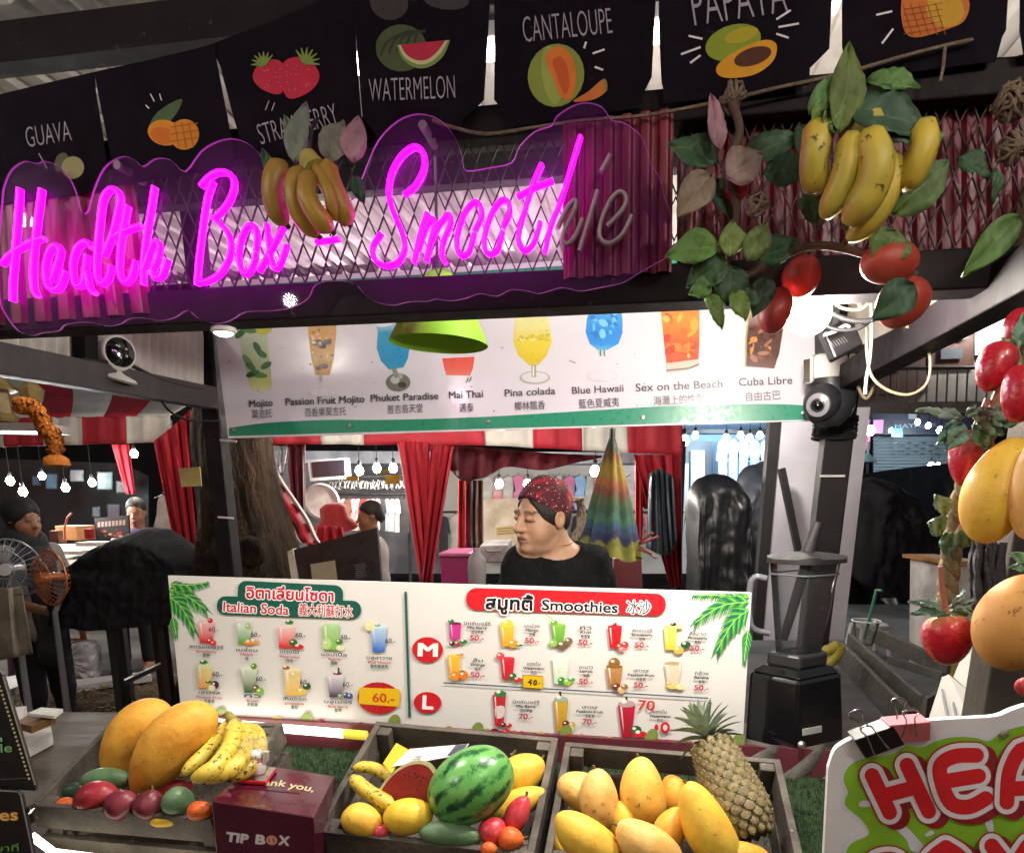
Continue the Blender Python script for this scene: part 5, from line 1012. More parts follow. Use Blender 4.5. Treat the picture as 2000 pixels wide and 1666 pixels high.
floorboard([(120, 1330), (290, 1310), (296, 1318), (128, 1342)], .12, .05, WHP, 'white_plank', 'long white plank on the floor behind the soil patch', 'plank')
floorboard([(10, 1322), (42, 1316), (44, 1336), (14, 1348)], .30, .05, WHP, 'board_scrap', 'white board scrap left of the soil patch', 'board')
floorboard([(34, 1422), (96, 1404), (102, 1430), (48, 1458)], .84, .035, CL['white'], 'foam_block', 'white foam block on the side table by the black menu stand', 'foam block')
floorboard([(22, 1382), (52, 1378), (40, 1402), (28, 1412)], .88, .03, PAP, 'foam_scrap', 'white foam scrap between the black menu stand and the folded paper', 'foam block')
floorboard([(54, 1392), (80, 1381), (124, 1384), (106, 1398)], .92, .008, PAP, 'folded_paper', 'folded white paper lying on a brown packet', 'paper')
floorboard([(32, 1410), (60, 1392), (110, 1398), (60, 1418)], .905, .02, mat('brown_packet', '#6a4a22', .5, var=.4, vs=20), 'brown_packet', 'brown packet under the folded white paper', 'packet')
# ---- centre interior
ir = thing('clothes_rack', 'steel rail packed with wire hangers inside the red canopy', 'clothes rack', aty(720, 1080, 7))
MB().tube([aty(636, 965, 7.2), aty(800, 965, 7.2)], .014, 8).build('rail', IRON, ir); MB().tube([aty(640, 935, 7.2), aty(790, 928, 7.2)], .012, 8).build('rail', IRON, ir)
for x in (640, 796): MB().tube([aty(x, 930, 7.2), V((aty(x, 930, 7.2).x, 7.2, 0))], .016, 8).build('upright', IRON, ir)
for i in range(46):
    x = 646+i*3.2; y0 = 946+rnd.uniform(-3, 3); m_ = MB().tube([aty(x, y0-6, 7.2), aty(x+rnd.uniform(-6, 6), y0+6, 7.05), aty(x+rnd.uniform(-5, 5), y0+9, 7.35)], .006, 4)
    m_.build('wire_hanger', WHP, ir)
cols = ['cream', 'brown', 'white', 'brown', 'rose', 'cream', 'red', 'brown', 'rose', 'white', 'black', 'grey', 'grey', 'white', 'black', 'black']
for i, c in enumerate(cols): garment(650+i*9.6, 974, 17, 62 if i < 9 else 50+i*1.2, 7.1+.02*(i % 3), CL[c], '%s garment number %s along the packed rail under the wire hangers' % (c, ('one', 'two', 'three', 'four', 'five', 'six', 'seven', 'eight', 'nine', 'ten', 'eleven', 'twelve', 'thirteen', 'fourteen', 'fifteen', 'sixteen')[i]), 'clothes on the packed rail')
mo = thing('monitor', 'dark screen in a grey frame hung inside the red canopy', 'screen', aty(642, 940, 6.8))
MB().slab(ap([(600, 899), (680, 894), (684, 934), (606, 940)], 6.8), V((0, .06, 0))).build('casing', mat('grey_plastic', '#8f8e90', .5), mo, bevel=.01)
MB().slab(ap([(608, 903), (672, 898), (674, 929), (611, 933)], 6.795), V((0, .01, 0))).build('screen', mat('dark_screen', '#17151f', .15), mo)
for i, (x, y) in enumerate(((702, 920), (736, 915), (768, 915))): bulb(x, y, 6.6, .038, 24, ('clear bulb leftmost of the three over the clothes rail', 'clear bulb in the middle over the clothes rail', 'clear bulb beside the yellow price sign')[i], (1, .95, .85), .3)
YS = mat('yellow_sign', '#a08a2a', .6, var=.2, vs=9)
for i, (a, b, c, d) in enumerate(((676, 930, 700, 938), (752, 928, 781, 945), (742, 918, 762, 923))): MB().slab(ap([(a, b), (c, b-1), (c, d), (a, d+1)], 6.5-.03*i), V((0, .01, 0))).build('price_sign', YS, None, label=('small yellow price sign left of the bulbs over the rail', 'yellow price sign hanging against the red curtain', 'thin yellow price strip between two bulbs')[i], cat='price sign')
mi = thing('round_mirror', 'tilted round mirror in a white frame beside the red hat', 'mirror', aty(630, 1020, 6.4)); d = V((.6, -1, .2)).normalized()
MB().lathe([(.15, -.02), (.16, .01), (.14, .02), (.135, .005), (0, .004)], aty(628, 980, 6.4), d, 28).build('frame', CL['white'], mi, smooth=40)
ht = thing('red_hat', 'big red bucket hat on a stand inside the canopy', 'hat', aty(655, 1035, 6)); MB().lathe([(.17, -.06), (.16, -.03), (.11, .02), (.10, .11), (.06, .135), (0, .14)], aty(655, 1018, 6), V((-.1, -.2, 1)), 24).build('hat', mat('red_felt', '#8a1a1c', .9, var=.3, vs=12), ht, smooth=60, solid=.01)
drape([(612, 1030), (640, 1026), (668, 1030)], [(600, 1068), (640, 1070), (676, 1060)], 5.8, 4, .04, REDC, 'red_cloth_heap', None, 6, label='crumpled red cloth below the red bucket hat', cat='cloth')
sp = thing('display_board', 'black tilted panel with a cream edge and a pale square behind the menu board', 'panel', aty(660, 1140, 3.9))
MB().slab(ap([(572, 1074), (736, 1030), (746, 1160), (592, 1165)], 3.9), V((0, .05, 0))).build('board', mat('black_gloss', '#15141b', .3, var=.3, vs=6), sp, bevel=.01)
MB().slab(ap([(561, 1078), (571, 1072), (588, 1165), (574, 1165)], 3.88), V((0, .07, 0))).build('edge', CL['cream'], sp); MB().slab(ap([(606, 1102), (654, 1094), (661, 1150), (612, 1150)], 3.893), V((0, .01, 0))).build('pale_square', mat('pale_square', '#9a8f74', .6, var=.2, vs=9), sp)
A = Art(lambda x, y: aty(x, y, 3.89), V((0, -1, 0)), .002)
for i in range(7): A.line([(692+rnd.random()*4, 1104+i*4), (712+rnd.random()*5, 1100+i*4)], 1.6, '#5a585c')
A.build('print', sp)
# back shop wall of clothes
MB().slab(ap([(860, 905), (1345, 905), (1345, 1120), (860, 1120)], 9.4), V((0, .1, 0))).build('shop_wall', mat('pale_shop_wall', '#a8a49e', .8, var=.2, vs=3), None, label='pale back wall of the clothes stall behind the woman', cat='wall')
MB().slab(ap([(480, 905), (860, 905), (860, 1120), (480, 1120)], 9.6), V((0, .1, 0))).build('shop_wall', mat('grey_shop_wall', '#77767a', .8, var=.4, vs=2, col2='#4a4a50'), None, label='grey back wall of the stall behind the clothes rail', cat='wall')
MB().slab(ap([(500, 880), (1340, 884), (1340, 905), (500, 905)], 8), V((0, .5, 0))).build('ceiling_cloth', CL['grey'], None, label='sagging grey ceiling cloth inside the red canopy', cat='cloth')
kk = ['white', 'rose', 'white', 'pink', 'rose', 'white', 'blue', 'white', 'pink', 'blue', 'white', 'rose', 'rose', 'blue', 'white', 'white', 'rose', 'grey']
for i, c in enumerate(kk): garment(952+i*20, 930+rnd.uniform(-2, 2), 30, 66, 9.1, CL[c], '%s top hung on the bright back wall, %s from the left of the row' % (c, ('first', 'second', 'third', 'fourth', 'fifth', 'sixth', 'seventh', 'eighth', 'ninth', 'tenth', 'eleventh', 'twelfth', 'thirteenth', 'fourteenth', 'fifteenth', 'sixteenth', 'seventeenth', 'eighteenth')[i]), 'clothes on the back wall of the stall', i % 3 != 1)
for i, (x, y, d) in enumerate(((975, 946, 7.4), (1030, 946, 7.4), (1162, 921, 6.2))): bulb(x, y, d, .042, 24, ('bright bulb left of the woman with the bandana', 'bright bulb just beside the bandana', 'bright bulb between the bandana and the closed umbrella')[i], (1, .95, .86), .25)
tag(MB().slab(ap([(944, 976), (1034, 972), (1038, 1062), (938, 1060)], 6.8), V((0, .08, 0))).build('padded_board', CL['cream'], None, bevel=.02), 'cream padded board left of the woman under the bulbs', 'board')
for i, (x, c) in enumerate(((902, 'red'), (916, 'red'), (926, 'black'), (936, 'brown'))): drape([(x-7, 938), (x, 938), (x+7, 938)], [(x-8, 1075), (x, 1078), (x+8, 1076)], 6.3-.05*i, 2, .02, CL[c] if c != 'red' or i else mat('bright_red_cloth', '#b8242a', .8, var=.3, vs=5), 'hanging_scarf', None, 8, label=('bright red scarf hanging right of the tied curtains', 'dark red scarf behind the bright red one', 'black scarf hanging beside the red scarves', 'brown scarf hanging next to the cream board')[i], cat='scarf')
for i, (x, c) in enumerate(((1248, 'red'), (1262, 'red'), (1282, 'rose'))): drape([(x-8, 892), (x, 892), (x+8, 892)], [(x-7, 1060-i*70), (x, 1064-i*70), (x+7, 1060-i*70)], 5.8, 2, .02, CL[c] if i else MT['bright_red_cloth'] , 'hanging_scarf', None, 8, label=('bright red scarf hanging right of the closed umbrella', 'dark red scarf hanging left of the grey raincoat', 'short pink cloth above the grey raincoat')[i], cat='scarf')
drape([(1268, 925), (1290, 916), (1314, 930)], [(1262, 1070), (1300, 1085), (1322, 1060)], 5.1, 5, .05, GRYT, 'raincoat', None, 12, label='grey raincoat hanging behind the right red curtain', cat='raincoat')
kk = ['black', 'white', 'cream', 'navy', 'rose', 'grey', 'white', 'brown', 'blue', 'red', 'white', 'black', 'cream', 'pink', 'grey', 'navy', 'white', 'rose', 'black', 'white']
NUM = ('first', 'second', 'third', 'fourth', 'fifth', 'sixth', 'seventh', 'eighth', 'ninth', 'tenth', 'eleventh', 'twelfth', 'thirteenth', 'fourteenth', 'fifteenth', 'sixteenth', 'seventeenth', 'eighteenth', 'nineteenth', 'twentieth')
for i, c in enumerate(kk): garment(868+i*23.5+rnd.uniform(-4, 4), 1004+rnd.uniform(-5, 5), 27, 70+rnd.uniform(-8, 14), 8.9+.05*(i % 3), CL[c], '%s garment in the lower row of the back wall, %s from the left' % (c, NUM[i]), 'lower row of clothes on the back wall', i % 4 != 2)
MB().tube([aty(860, 1000, 8.95), aty(1340, 1000, 8.95)], .014, 6).build('garment_rail', IRON, None, label='black rail carrying the lower row of clothes behind the woman', cat='rail')
# shelf goods by the woman
pk = thing('pink_box', 'pink plastic storage box with a handle left of the woman', 'storage box', aty(890, 1140, 3.6)); PKP = mat('pink_plastic', '#b01c6a', .4, var=.15, vs=9)
MB().hexa(ap([(862, 1160), (918, 1160), (936, 1150), (880, 1150)], 3.6), [aty(858, 1086, 3.6), aty(914, 1086, 3.6), aty(938, 1076, 3.85), aty(884, 1076, 3.85)]).build('body', PKP, pk, bevel=.006); MB().hexa([aty(855, 1087, 3.58), aty(918, 1087, 3.58), aty(941, 1076, 3.87), aty(880, 1076, 3.87)], [aty(856, 1080, 3.58), aty(918, 1080, 3.58), aty(940, 1070, 3.87), aty(881, 1070, 3.87)]).build('lid', mat('pink_lid', '#c86a98', .35), pk, bevel=.006)
wb = thing('white_box', 'white plastic food box with a clipped lid beside the pink box', 'storage box', aty(965, 1100, 3.9)); MB().hexa([aty(940, 1100, 3.8), aty(990, 1098, 3.8), aty(1000, 1092, 4), aty(946, 1092, 4)], [aty(936, 1066, 3.8), aty(992, 1064, 3.8), aty(1000, 1052, 4), aty(948, 1054, 4)]).build('body', CL['white'], wb, bevel=.008); MB().tube([aty(948, 1072, 3.78), aty(952, 1077, 3.77), aty(976, 1076, 3.77), aty(980, 1070, 3.78)], .006, 6).build('clip', mat('grey_plastic', '#8f8e90', .5), wb)
film('jug_plastic', '#d0cccc', .5, .2, 1.4); jg = thing('water_jug', 'cloudy plastic jug between the pink box and the woman', 'jug', aty(932, 1140, 3.4)); MB().lathe([(.04, 0), (.045, .1), (.04, .14), (.018, .17), (.018, .19)], aty(932, 1150, 3.4), ZD, 18).build('body', MT['jug_plastic'], jg, smooth=50)
cds = thing('card_sign', 'cream handwritten card standing by the woman', 'card', aty(995, 1048, 3.9)); MB().slab(ap([(968, 1030), (1022, 1022), (1024, 1042), (970, 1048)], 3.9), V((0, .01, 0))).build('card', mat('cream_card', '#cdb983', .7), cds)
A = Art(lambda x, y: aty(x, y, 3.9), V((0, -1, 0)), .001)
for i in range(3): A.line([(973, 1033+i*5), (985, 1032+i*5), (1000, 1031+i*5), (1015, 1029+i*5)], 1, '#6a5838')
A.build('print', cds)
# closed umbrella with wavy pleats
ub = thing('closed_umbrella', 'closed rainbow striped parasol standing behind the woman', 'umbrella', aty(1195, 1130, 3.4))
top = aty(1196, 846, 3.4); bot = aty(1190, 1090, 3.4); ax = (bot-top); L = ax.length; ax.normalize(); bands = ['#4a4238', '#3a4a3e', '#6b4a24', '#7d6a28', '#86702a', '#8a5a30', '#6f4436', '#4a5a3a', '#3a5546', '#3f6a52', '#35506a', '#2f3352', '#7a7a34', '#8a8a3e']
vs = []; cc = []; n = 72; rows = 56
for i in range(rows+1):
    t = i/rows; r = (.006+.128*t**.85)
    for j in range(n):
        f = 2*math.pi*j/n; w = 1+.16*math.sin(8*f+1.5*math.sin(2*t))*min(1, t*3)+.05*math.sin(3*f)
        vs.append(top+ax*(L*t*(1+.02*math.sin(5*f)))+(CR*math.cos(f)*1.0+V((0, 1, 0))*math.sin(f)*.7)*r*w)
        b = min(13, int(t*14+.35*math.sin(8*f))); cc.append(lin(bands[max(0, b)]))
fs = [(i*n+j, i*n+(j+1) % n, (i+1)*n+(j+1) % n, (i+1)*n+j) for i in range(rows) for j in range(n)]
MB().addc(vs, fs, cc).build('canopy', CLOTHINK, ub, smooth=60)
MB().tube([top-ax*.02, bot+ax*.1, V((bot.x, bot.y, 0))], .014, 8).build('pole', IRON, ub)
for a, b in (((1245, 1062), (1275, 1040)), ((1250, 1062), (1286, 1048)), ((1246, 1066), (1282, 1090)), ((1244, 1070), (1272, 1082))): MB().tube([aty(*a, 3.4), aty(*b, 3.35)], .006, 6).build('rib', mat('red_rib', '#8a3a30', .5), ub)
MB().slab(ap([(1200, 1092), (1252, 1080), (1256, 1160), (1196, 1160)], 4.2), V((0, .1, 0))).build('maroon_crate', mat('maroon_board', '#5a161c', .6, var=.3, vs=6), None, label='maroon box standing under the closed parasol', cat='box')
# ---- right: tarps, panel, shops
draped([(1346, 1010), (1344, 965), (1362, 934), (1400, 926), (1436, 940), (1441, 985)], 1160, 4.3, .26, BLK, 'covered_stack', None, 5, .018, label='tall stack under a shiny black plastic sheet beside the red curtain', cat='covered stack')
draped([(1425, 990), (1446, 920), (1480, 905), (1530, 900), (1542, 960)], 1190, 4.9, .32, GRYT, 'covered_stack', None, 6, .035, label='lower stack under wrinkled grey plastic between the black stack and the pale panel', cat='covered stack')
wp = thing('standing_board', 'tall grey white board in a dark frame behind the black camera post', 'board', aty(1590, 1230, 3.7))
MB().slab(ap([(1526, 800), (1700, 795), (1648, 1250), (1490, 1250)], 3.7), V((0, .03, 0))).build('board', mat('scuffed_white_board', '#b9b6be', .6, var=.3, vs=2, col2='#9a97a0'), wp); MB().slab(ap([(1506, 800), (1527, 800), (1490, 1250), (1470, 1250)], 3.69), V((0, .05, 0))).build('frame', IRON, wp)
MB().bar(aty(1526, 915, 3.6), aty(1560, 1080, 3.6), .03, .03, V((0, 1, 0))).build('strut', IRON, wp)
m = MB(); gx = lambda u, v: aty(1650+u*420, 930+v*250-30*math.sin(u*2)*(1-v), 6.5-2.0*v+.07*math.sin(u*17+v*5)+.05*math.sin(u*41-v*9)*(.3+v))
m.grid(gx, 90, 40); m.build('black_tarp', BLK, None, smooth=80, label='wide shiny black tarpaulin sloping over goods at the right', cat='tarp')
draped([(1660, 985), (1690, 932), (1735, 945), (1795, 1010), (1880, 1046), (1965, 1062)], 1158, 4.9, .35, BLKM, 'covered_stall', None, 10, .04, label='dark covered stall under the wide black tarpaulin', cat='covered stall')
# blue lit clothes shop
bsx = thing('blue_shop', 'brightly lit clothes shop front with pale blue walls beyond the tarps', 'shop', aty(1430, 1060, 9.5)); SHW = mat('pale_blue_wall', '#8fb4d6', .7, var=.15, vs=2)
MB().slab(ap([(1325, 800), (1540, 800), (1540, 1060), (1325, 1060)], 9.8), V((0, .1, 0))).build('wall', SHW, bsx); MB().slab(ap([(1325, 838), (1540, 838), (1540, 846), (1325, 846)], 9.4), V((0, .2, 0))).build('beam', IRON, bsx)
MB().slab(ap([(1340, 862), (1392, 862), (1392, 1000), (1340, 1000)], 9.6), V((0, .05, 0))).build('door_frame', mat('grey_frame', '#4f565e', .5), bsx); MB().slab(ap([(1350, 880), (1376, 880), (1376, 960), (1350, 960)], 9.55), V((0, .03, 0))).build('display_case', mat('lit_case', '#bfe0e6', .4, emit=.5), bsx)
for i, (x, c) in enumerate(((1412, 'white'), (1432, 'blue'), (1452, 'blue'), (1474, 'blue'), (1496, 'white'), (1516, 'blue'))): garment(x, 858, 26, 96, 9.3, CL[c], '%s robe on the wall of the blue lit shop, %s from the left' % (c, ('first', 'second', 'third', 'fourth', 'fifth', 'sixth')[i]), 'robes in the blue shop', True, 'hanging_robe')
for i, x in enumerate((1336, 1358, 1418, 1446, 1464, 1484, 1502)): bulb(x, 850+(6 if i else 12)-(i % 2)*5, 8.8, .04 if i else .06, 6 if i in (2, 4) else 5, 'small festoon bulb before the blue lit shop, %s from the left' % ('first', 'second', 'third', 'fourth', 'fifth', 'sixth', 'seventh')[i], (.85, .94, 1), .12, 'festoon bulbs before the blue shop', 22, i in (0, 2, 4, 6))
lamp('shop_tube', 'AREA', aty(1430, 852, 8.9)-ZD*.02, 22, (.62, .82, 1), .7, bsx, V((0, .6, -1)))
for i in range(5): MB().box(aty(1365+i*14, 1010+3*(i % 2), 8.8), .1, .1, .12+.03*(i % 3), (CR, YD, ZD)).build('shop_box', (mat('pine_wood', '#9a6a3a', .6), CL['red'], CL['cream'], mat('pine_wood', '#9a6a3a', .6), CL['white'])[i], None, bevel=.004, label=('brown carton before the lit display case', 'red carton right of the brown one', 'cream carton in the middle of the row', 'brown carton below the blue robes', 'white carton at the right end of the row')[i], cat='carton')
# shutter shop and balcony building
sb = thing('shutter_shop', 'closed grey roller shutter shop with a dark sign board over it', 'shop', aty(1780, 1000, 9)); m = MB()
n = 22
for i in range(n):
    y0 = 852+i*6.2; a = [aty(1706, y0, 9), aty(1905, y0, 9), aty(1905, y0+6.2, 9), aty(1704, y0+6.2, 9)]; d = V((0, -.015, 0)); mid = [(a[0]+a[3])/2+d, (a[1]+a[2])/2+d]
    m.quad(a[0], a[1], mid[1], mid[0]); m.quad(mid[0], mid[1], a[2], a[3])
m.build('shutter', mat('shutter_metal', '#6f7a80', .45, metal=.3, var=.2, vs=3), sb)
A = Art(lambda x, y: aty(x, y, 8.97), V((0, -1, 0)), .004)
for r_i in range(5):
    for c_i in range(4-(r_i % 2)): x = 1744+c_i*28+(r_i % 2)*15-r_i*.8; y = 864+r_i*5.4; A.poly([(x, y), (x+8, y), (x+8, y+2), (x, y+2)], '#1c1f24')
A.build('vents', sb)
MB().slab(ap([(1655, 806), (1965, 812), (1965, 850), (1655, 848)], 8.9), V((0, .1, 0))).build('sign_board', mat('dark_navy_board', '#15182a', .5), sb)
A = Art(lambda x, y: aty(x, y, 8.89), V((0, -1, 0)), .004); A.text('MAYA', 1748, 837, 1798, 834, 8, '#9aa4b4', .0).text('UCX', 1800, 836, 1830, 833, 8, '#5a6474', 0).poly([(1774, 808), (1790, 809), (1790, 819), (1774, 818)], '#7a828a').up().poly([(1741, 836), (1762, 836), (1763, 854), (1740, 854)], '#2f9ad0'); A.build('print', sb)
MB().slab(ap([(1652, 822), (1726, 820), (1724, 846), (1656, 846)], 8.7), V((0, .02, 0))).build('pink_panel', mat('pink_panel', '#c070a8', .6), sb); drape([(1672, 848), (1685, 847), (1700, 846)], [(1672, 880), (1685, 882), (1698, 880)], 8.7, 4, .02, CL['pink'], 'pink_curtain', sb, 6)
pp = thing('shop_parasol', 'small pale blue parasol glowing under a shop lamp at the right', 'parasol', aty(1695, 905, 7.5)); MB().lathe([(.11, -.03), (.10, -.02), (.03, .035), (.012, .06), (.01, .16), (0, .17)], aty(1694, 896, 7.5), ZD, 10).build('cloth', mat('pale_blue_cloth', '#9fd0e0', .7), pp, smooth=30); MB().tube([aty(1694, 900, 7.5), aty(1694, 1000, 7.5)], .01, 6).build('pole', IRON, pp)
for i, (x, y, s_) in enumerate(((1700, 842, .05), (1740, 841, .025), (1792, 825, .03), (1813, 832, .03), (1836, 841, .035), (1858, 847, .035), (1818, 910, .035), (1832, 910, .03), (1866, 841, .02))): bulb(x, y, 8.4, s_, 9 if i in (0, 4) else 3, 'shop light near the closed roller shutter, %s of the string' % ('first', 'second', 'third', 'fourth', 'fifth', 'sixth', 'seventh', 'eighth', 'ninth')[i], (.82, .93, 1), .06, 'lights round the roller shutter', 22, i in (0, 4, 6))
bd = thing('balcony_building', 'white brick upper floor with brown framed panels and a railed balcony at the right', 'building', aty(1820, 800, 11)); BRK = mat('white_brick', '#8e8a86', .8, var=.35, vs=3, bump=.3, bs=20)
MB().slab(ap([(1560, 480), (2300, 430), (2300, 806), (1560, 806)], 11), V((0, .2, 0))).build('wall', BRK, bd)
BRN = mat('brown_boards', '#4a2c24', .6, var=.3, vs=5)
for q in ([(1812, 622), (1902, 616), (1902, 718), (1812, 722)], [(1740, 690), (1808, 686), (1808, 768), (1740, 770)], [(1700, 720), (1738, 716), (1738, 770), (1700, 770)]): MB().slab(ap(q, 10.95), V((0, .06, 0))).build('shutter_panel', BRN, bd)
for q, mm in (([(1836, 630), (1864, 628), (1864, 668), (1836, 670)], WHP), ([(1838, 682), (1880, 680), (1880, 700), (1838, 702)], mat('grey_glass', '#5a6068', .15)), ([(1730, 704), (1766, 700), (1764, 722), (1740, 726)], WHP)): MB().slab(ap(q, 10.9), V((0, .03, 0))).build('window_pane', mm, bd)
MB().lathe([(.12, 0), (.12, .02), (0, .02)], aty(1880, 646, 10.9), V((0, -1, 0)), 20).build('round_plaque', CL['grey'], bd, smooth=30)
for q in ([(1904, 610), (1985, 604), (1985, 690), (1904, 694)],): MB().slab(ap(q, 10.93), V((0, .04, 0))).build('mural', CL['white'], bd)
MB().slab(ap([(1640, 786), (2100, 782), (2100, 806), (1640, 808)], 10), V((0, .6, 0))).build('balcony_slab', mat('rusty_concrete', '#6a625c', .8, var=.4, vs=4), bd)
MB().tube([aty(1650, 722, 10), aty(2080, 716, 10)], .02, 8).build('handrail', IRON, bd)
for i in range(22): x = 1656+i*19.5; MB().tube([aty(x, 722, 10), aty(x-3, 788, 10)], .012, 6).build('baluster', mat('rusty_iron', '#4a4440', .7, var=.4, vs=9), bd)
for i, (x, y) in enumerate(((1936, 613), (1968, 612))): bulb(x, y, 10.5, .05, 22, ('left one of two white lamps on the balcony wall', 'right one of two white lamps on the balcony wall')[i], (1, .97, .92), .1, 'lamps on the balcony wall')
# floor things at the right
stool('plastic_stool', 1703, 1185, 7, .30, .30, WHP, 'white plastic stool on the floor under the tarpaulin')
tag(MB().slab(ap([(1660, 1070), (1690, 1058), (1700, 1078), (1690, 1098), (1660, 1104)], 5), V((0, .3, 0))).build('tan_bundle', CL['cream'], None, bevel=.02), 'tan folded bundle right of the grey white board', 'bundle')
tag(MB().slab(ap([(1654, 1140), (1662, 1134), (1664, 1182), (1646, 1182)], 5), V((0, .15, 0))).build('dotted_box', CL['cream'], None, bevel=.01), 'small cream box with dark dots beside the grey white board', 'box')
tag(MB().slab(ap([(1730, 1140), (1760, 1143), (1756, 1160), (1732, 1158)], 7.4), V((0, .3, 0))).build('grey_basin', CL['grey'], None, bevel=.03), 'low grey basin beside the white stool', 'basin')
tc_ = thing('side_cabinet', 'cream cabinet with a yellow edge behind the coiled dark ropes', 'cabinet', aty(1895, 1230, 3.4)); MB().slab(ap([(1868, 1100), (1925, 1100), (1920, 1330), (1862, 1330)], 3.4), V((0, .4, 0))).build('body', CL['white'], tc_); MB().slab(ap([(1862, 1096), (1930, 1096), (1930, 1104), (1862, 1104)], 3.38), V((0, .45, 0))).build('top', mat('pine_wood', '#9a6a3a', .6), tc_); MB().slab(ap([(1862, 1104), (1872, 1104), (1866, 1330), (1856, 1330)], 3.385), V((0, .03, 0))).build('edge', mat('yellow_wood', '#a08a4a', .6), tc_)

for i, (x, y, d) in enumerate(((680, 760, 4.2), (1010, 752, 4.3), (1440, 745, 3.3), (205, 655, 4.3))): bulb(x, y, d, .045, 30 if i < 3 else 20, ('added fill bulb hidden behind the cocktail sign near the tree trunk', 'added fill bulb hidden behind the middle of the cocktail sign', 'added fill bulb hidden behind the cocktail sign near the tarps', 'added fill bulb hidden outside the left corrugated wall before the left canopy')[i], (1, .93, .84), .3, 'added fill bulbs out of view')  # unseen bulbs, added as fill for canopy fronts, trunk and tarps

# ---- clutter of the left stall: shelves of jars, framed prints, table goods
cl3 = ['#2a3c48', '#42322a', '#33402f', '#55493e', '#222c42', '#3f2c38', '#484848']
for i, (x, y, w, h) in enumerate(((100, 925, 22, 30), (150, 918, 26, 22), (205, 922, 30, 34), (236, 940, 18, 22), (70, 930, 14, 18), (222, 985, 24, 26), (188, 990, 16, 20))):
    t = thing('framed_print', 'framed print in the left stall, %s' % ('tall blue one', 'wide brown one', 'large green one', 'small pale one near the thin curtain', 'tiny navy one beside the tall blue', 'purple one above the dark poster', 'small grey one beside the purple')[i], 'picture', aty(x, y+h, 8.0)); MB().slab(ap([(x-w/2, y), (x+w/2, y), (x+w/2, y+h), (x-w/2, y+h)], 8.0), V((0, .03, 0))).build('frame', IRON, t, bevel=.005)
    MB().slab(ap([(x-w/2+2, y+2), (x+w/2-2, y+2), (x+w/2-2, y+h-2), (x-w/2+2, y+h-2)], 7.995), V((0, .004, 0))).build('picture', mat('print_'+('blue', 'brown', 'green', 'pale', 'navy', 'purple', 'grey')[i], cl3[i], .4, var=.7, vs=9), t)
for i, (x, y, c, w, h, d, lb) in enumerate(((66, 1066, 'navy', .10, .05, .1, 'small navy box at the left end of the market table'), (112, 1060, 'brown', .07, .10, .06, 'brown upright box behind the papers'), (176, 1052, 'red', .05, .08, .05, 'small red box right of the pine box'), (230, 1074, 'black', .14, .03, .1, 'flat black case near the man'), (196, 1088, 'cream', .10, .02, .08, 'cream notepad on the front of the market table'))): MB().box(aty(x, y, 6.1)+ZD*h/2, w, d, h, (CR, YD, ZD)).build('table_box', CL[c], None, bevel=.003, label=lb, cat='box')
MB().tube([aty(128, 1060, 6.2), aty(126, 1030, 6.2), aty(132, 1010, 6.2), aty(140, 1002, 6.15)], .008, 7).build('lamp_arm', mat('red_rib', '#8a3a30', .5), None, label='thin red bent desk lamp arm on the left market table', cat='lamp')
# goods heaped under the blue shop and along the right floor
for i, (x, y, c, w, h) in enumerate(((1452, 1000, 'white', .5, .14), (1420, 990, 'grey', .3, .12), (1500, 1004, 'navy', .4, .12), (1530, 996, 'cream', .25, .18))): draped([(x-26, y), (x-12, y-16-8*(i % 2)), (x+12, y-14), (x+28, y+2)], y+40, 7.4+.1*i, .15, CL[c], 'folded_clothes', None, 5, .02, label=('white clothes heaped before the blue shop', 'grey clothes heaped left of the white pile', 'navy clothes heaped before the blue robes', 'cream clothes heap at the right end before the blue shop')[i], cat='clothes heap')
# ================================================================ PEOPLE
def snet(f, lo, hi, h):          # surface nets over a distance field
    lo = np.array(lo, float); n = np.ceil((np.array(hi)-lo)/h).astype(int)+1
    G = np.stack(np.meshgrid(*[lo[i]+h*np.arange(n[i]) for i in range(3)], indexing='ij'), -1); D = f(G.reshape(-1, 3)).reshape(n); nc = n-1
    acc = np.zeros((*nc, 3)); cnt = np.zeros(nc)
    for a in range(3):
        o = [i for i in range(3) if i != a]
        for o1 in (0, 1):
            for o2 in (0, 1):
                p0 = [0, 0, 0]; p0[o[0]] = o1; p0[o[1]] = o2; p1 = p0[:]; p1[a] = 1
                d0 = D[tuple(slice(p0[i], p0[i]+nc[i]) for i in range(3))]; d1 = D[tuple(slice(p1[i], p1[i]+nc[i]) for i in range(3))]; m = (d0 < 0) != (d1 < 0)
                t = np.where(m, d0/np.where(m, d0-d1, 1), 0)
                for q in range(3): acc[..., q] += m*(p0[q]+(t if q == a else 0))
                cnt += m
    act = cnt > 0; idx = -np.ones(nc, int); idx[act] = np.arange(act.sum()); vs = lo+h*(np.argwhere(act)+acc[act]/cnt[act][:, None]); fs = []
    for a in range(3):
        b, c = [(1, 2), (2, 0), (0, 1)][a]; s0 = [slice(1, nc[i]) for i in range(3)]; s0[a] = slice(0, nc[a]); s1 = s0[:]; s1[a] = slice(1, nc[a]+1)
        d0 = D[tuple(s0)]; d1 = D[tuple(s1)]; m = (d0 < 0) != (d1 < 0); I = np.argwhere(m); I[:, b] += 1; I[:, c] += 1; fl = (d0 < 0)[m]
        eb = np.eye(3, dtype=int)[b]; ec = np.eye(3, dtype=int)[c]; q = [idx[tuple((I+k).T)] for k in (-eb-ec, -ec, 0*eb, -eb)]
        for i in range(len(I)): fs.append((q[0][i], q[1][i], q[2][i], q[3][i]) if fl[i] else (q[3][i], q[2][i], q[1][i], q[0][i]))
    return vs, fs
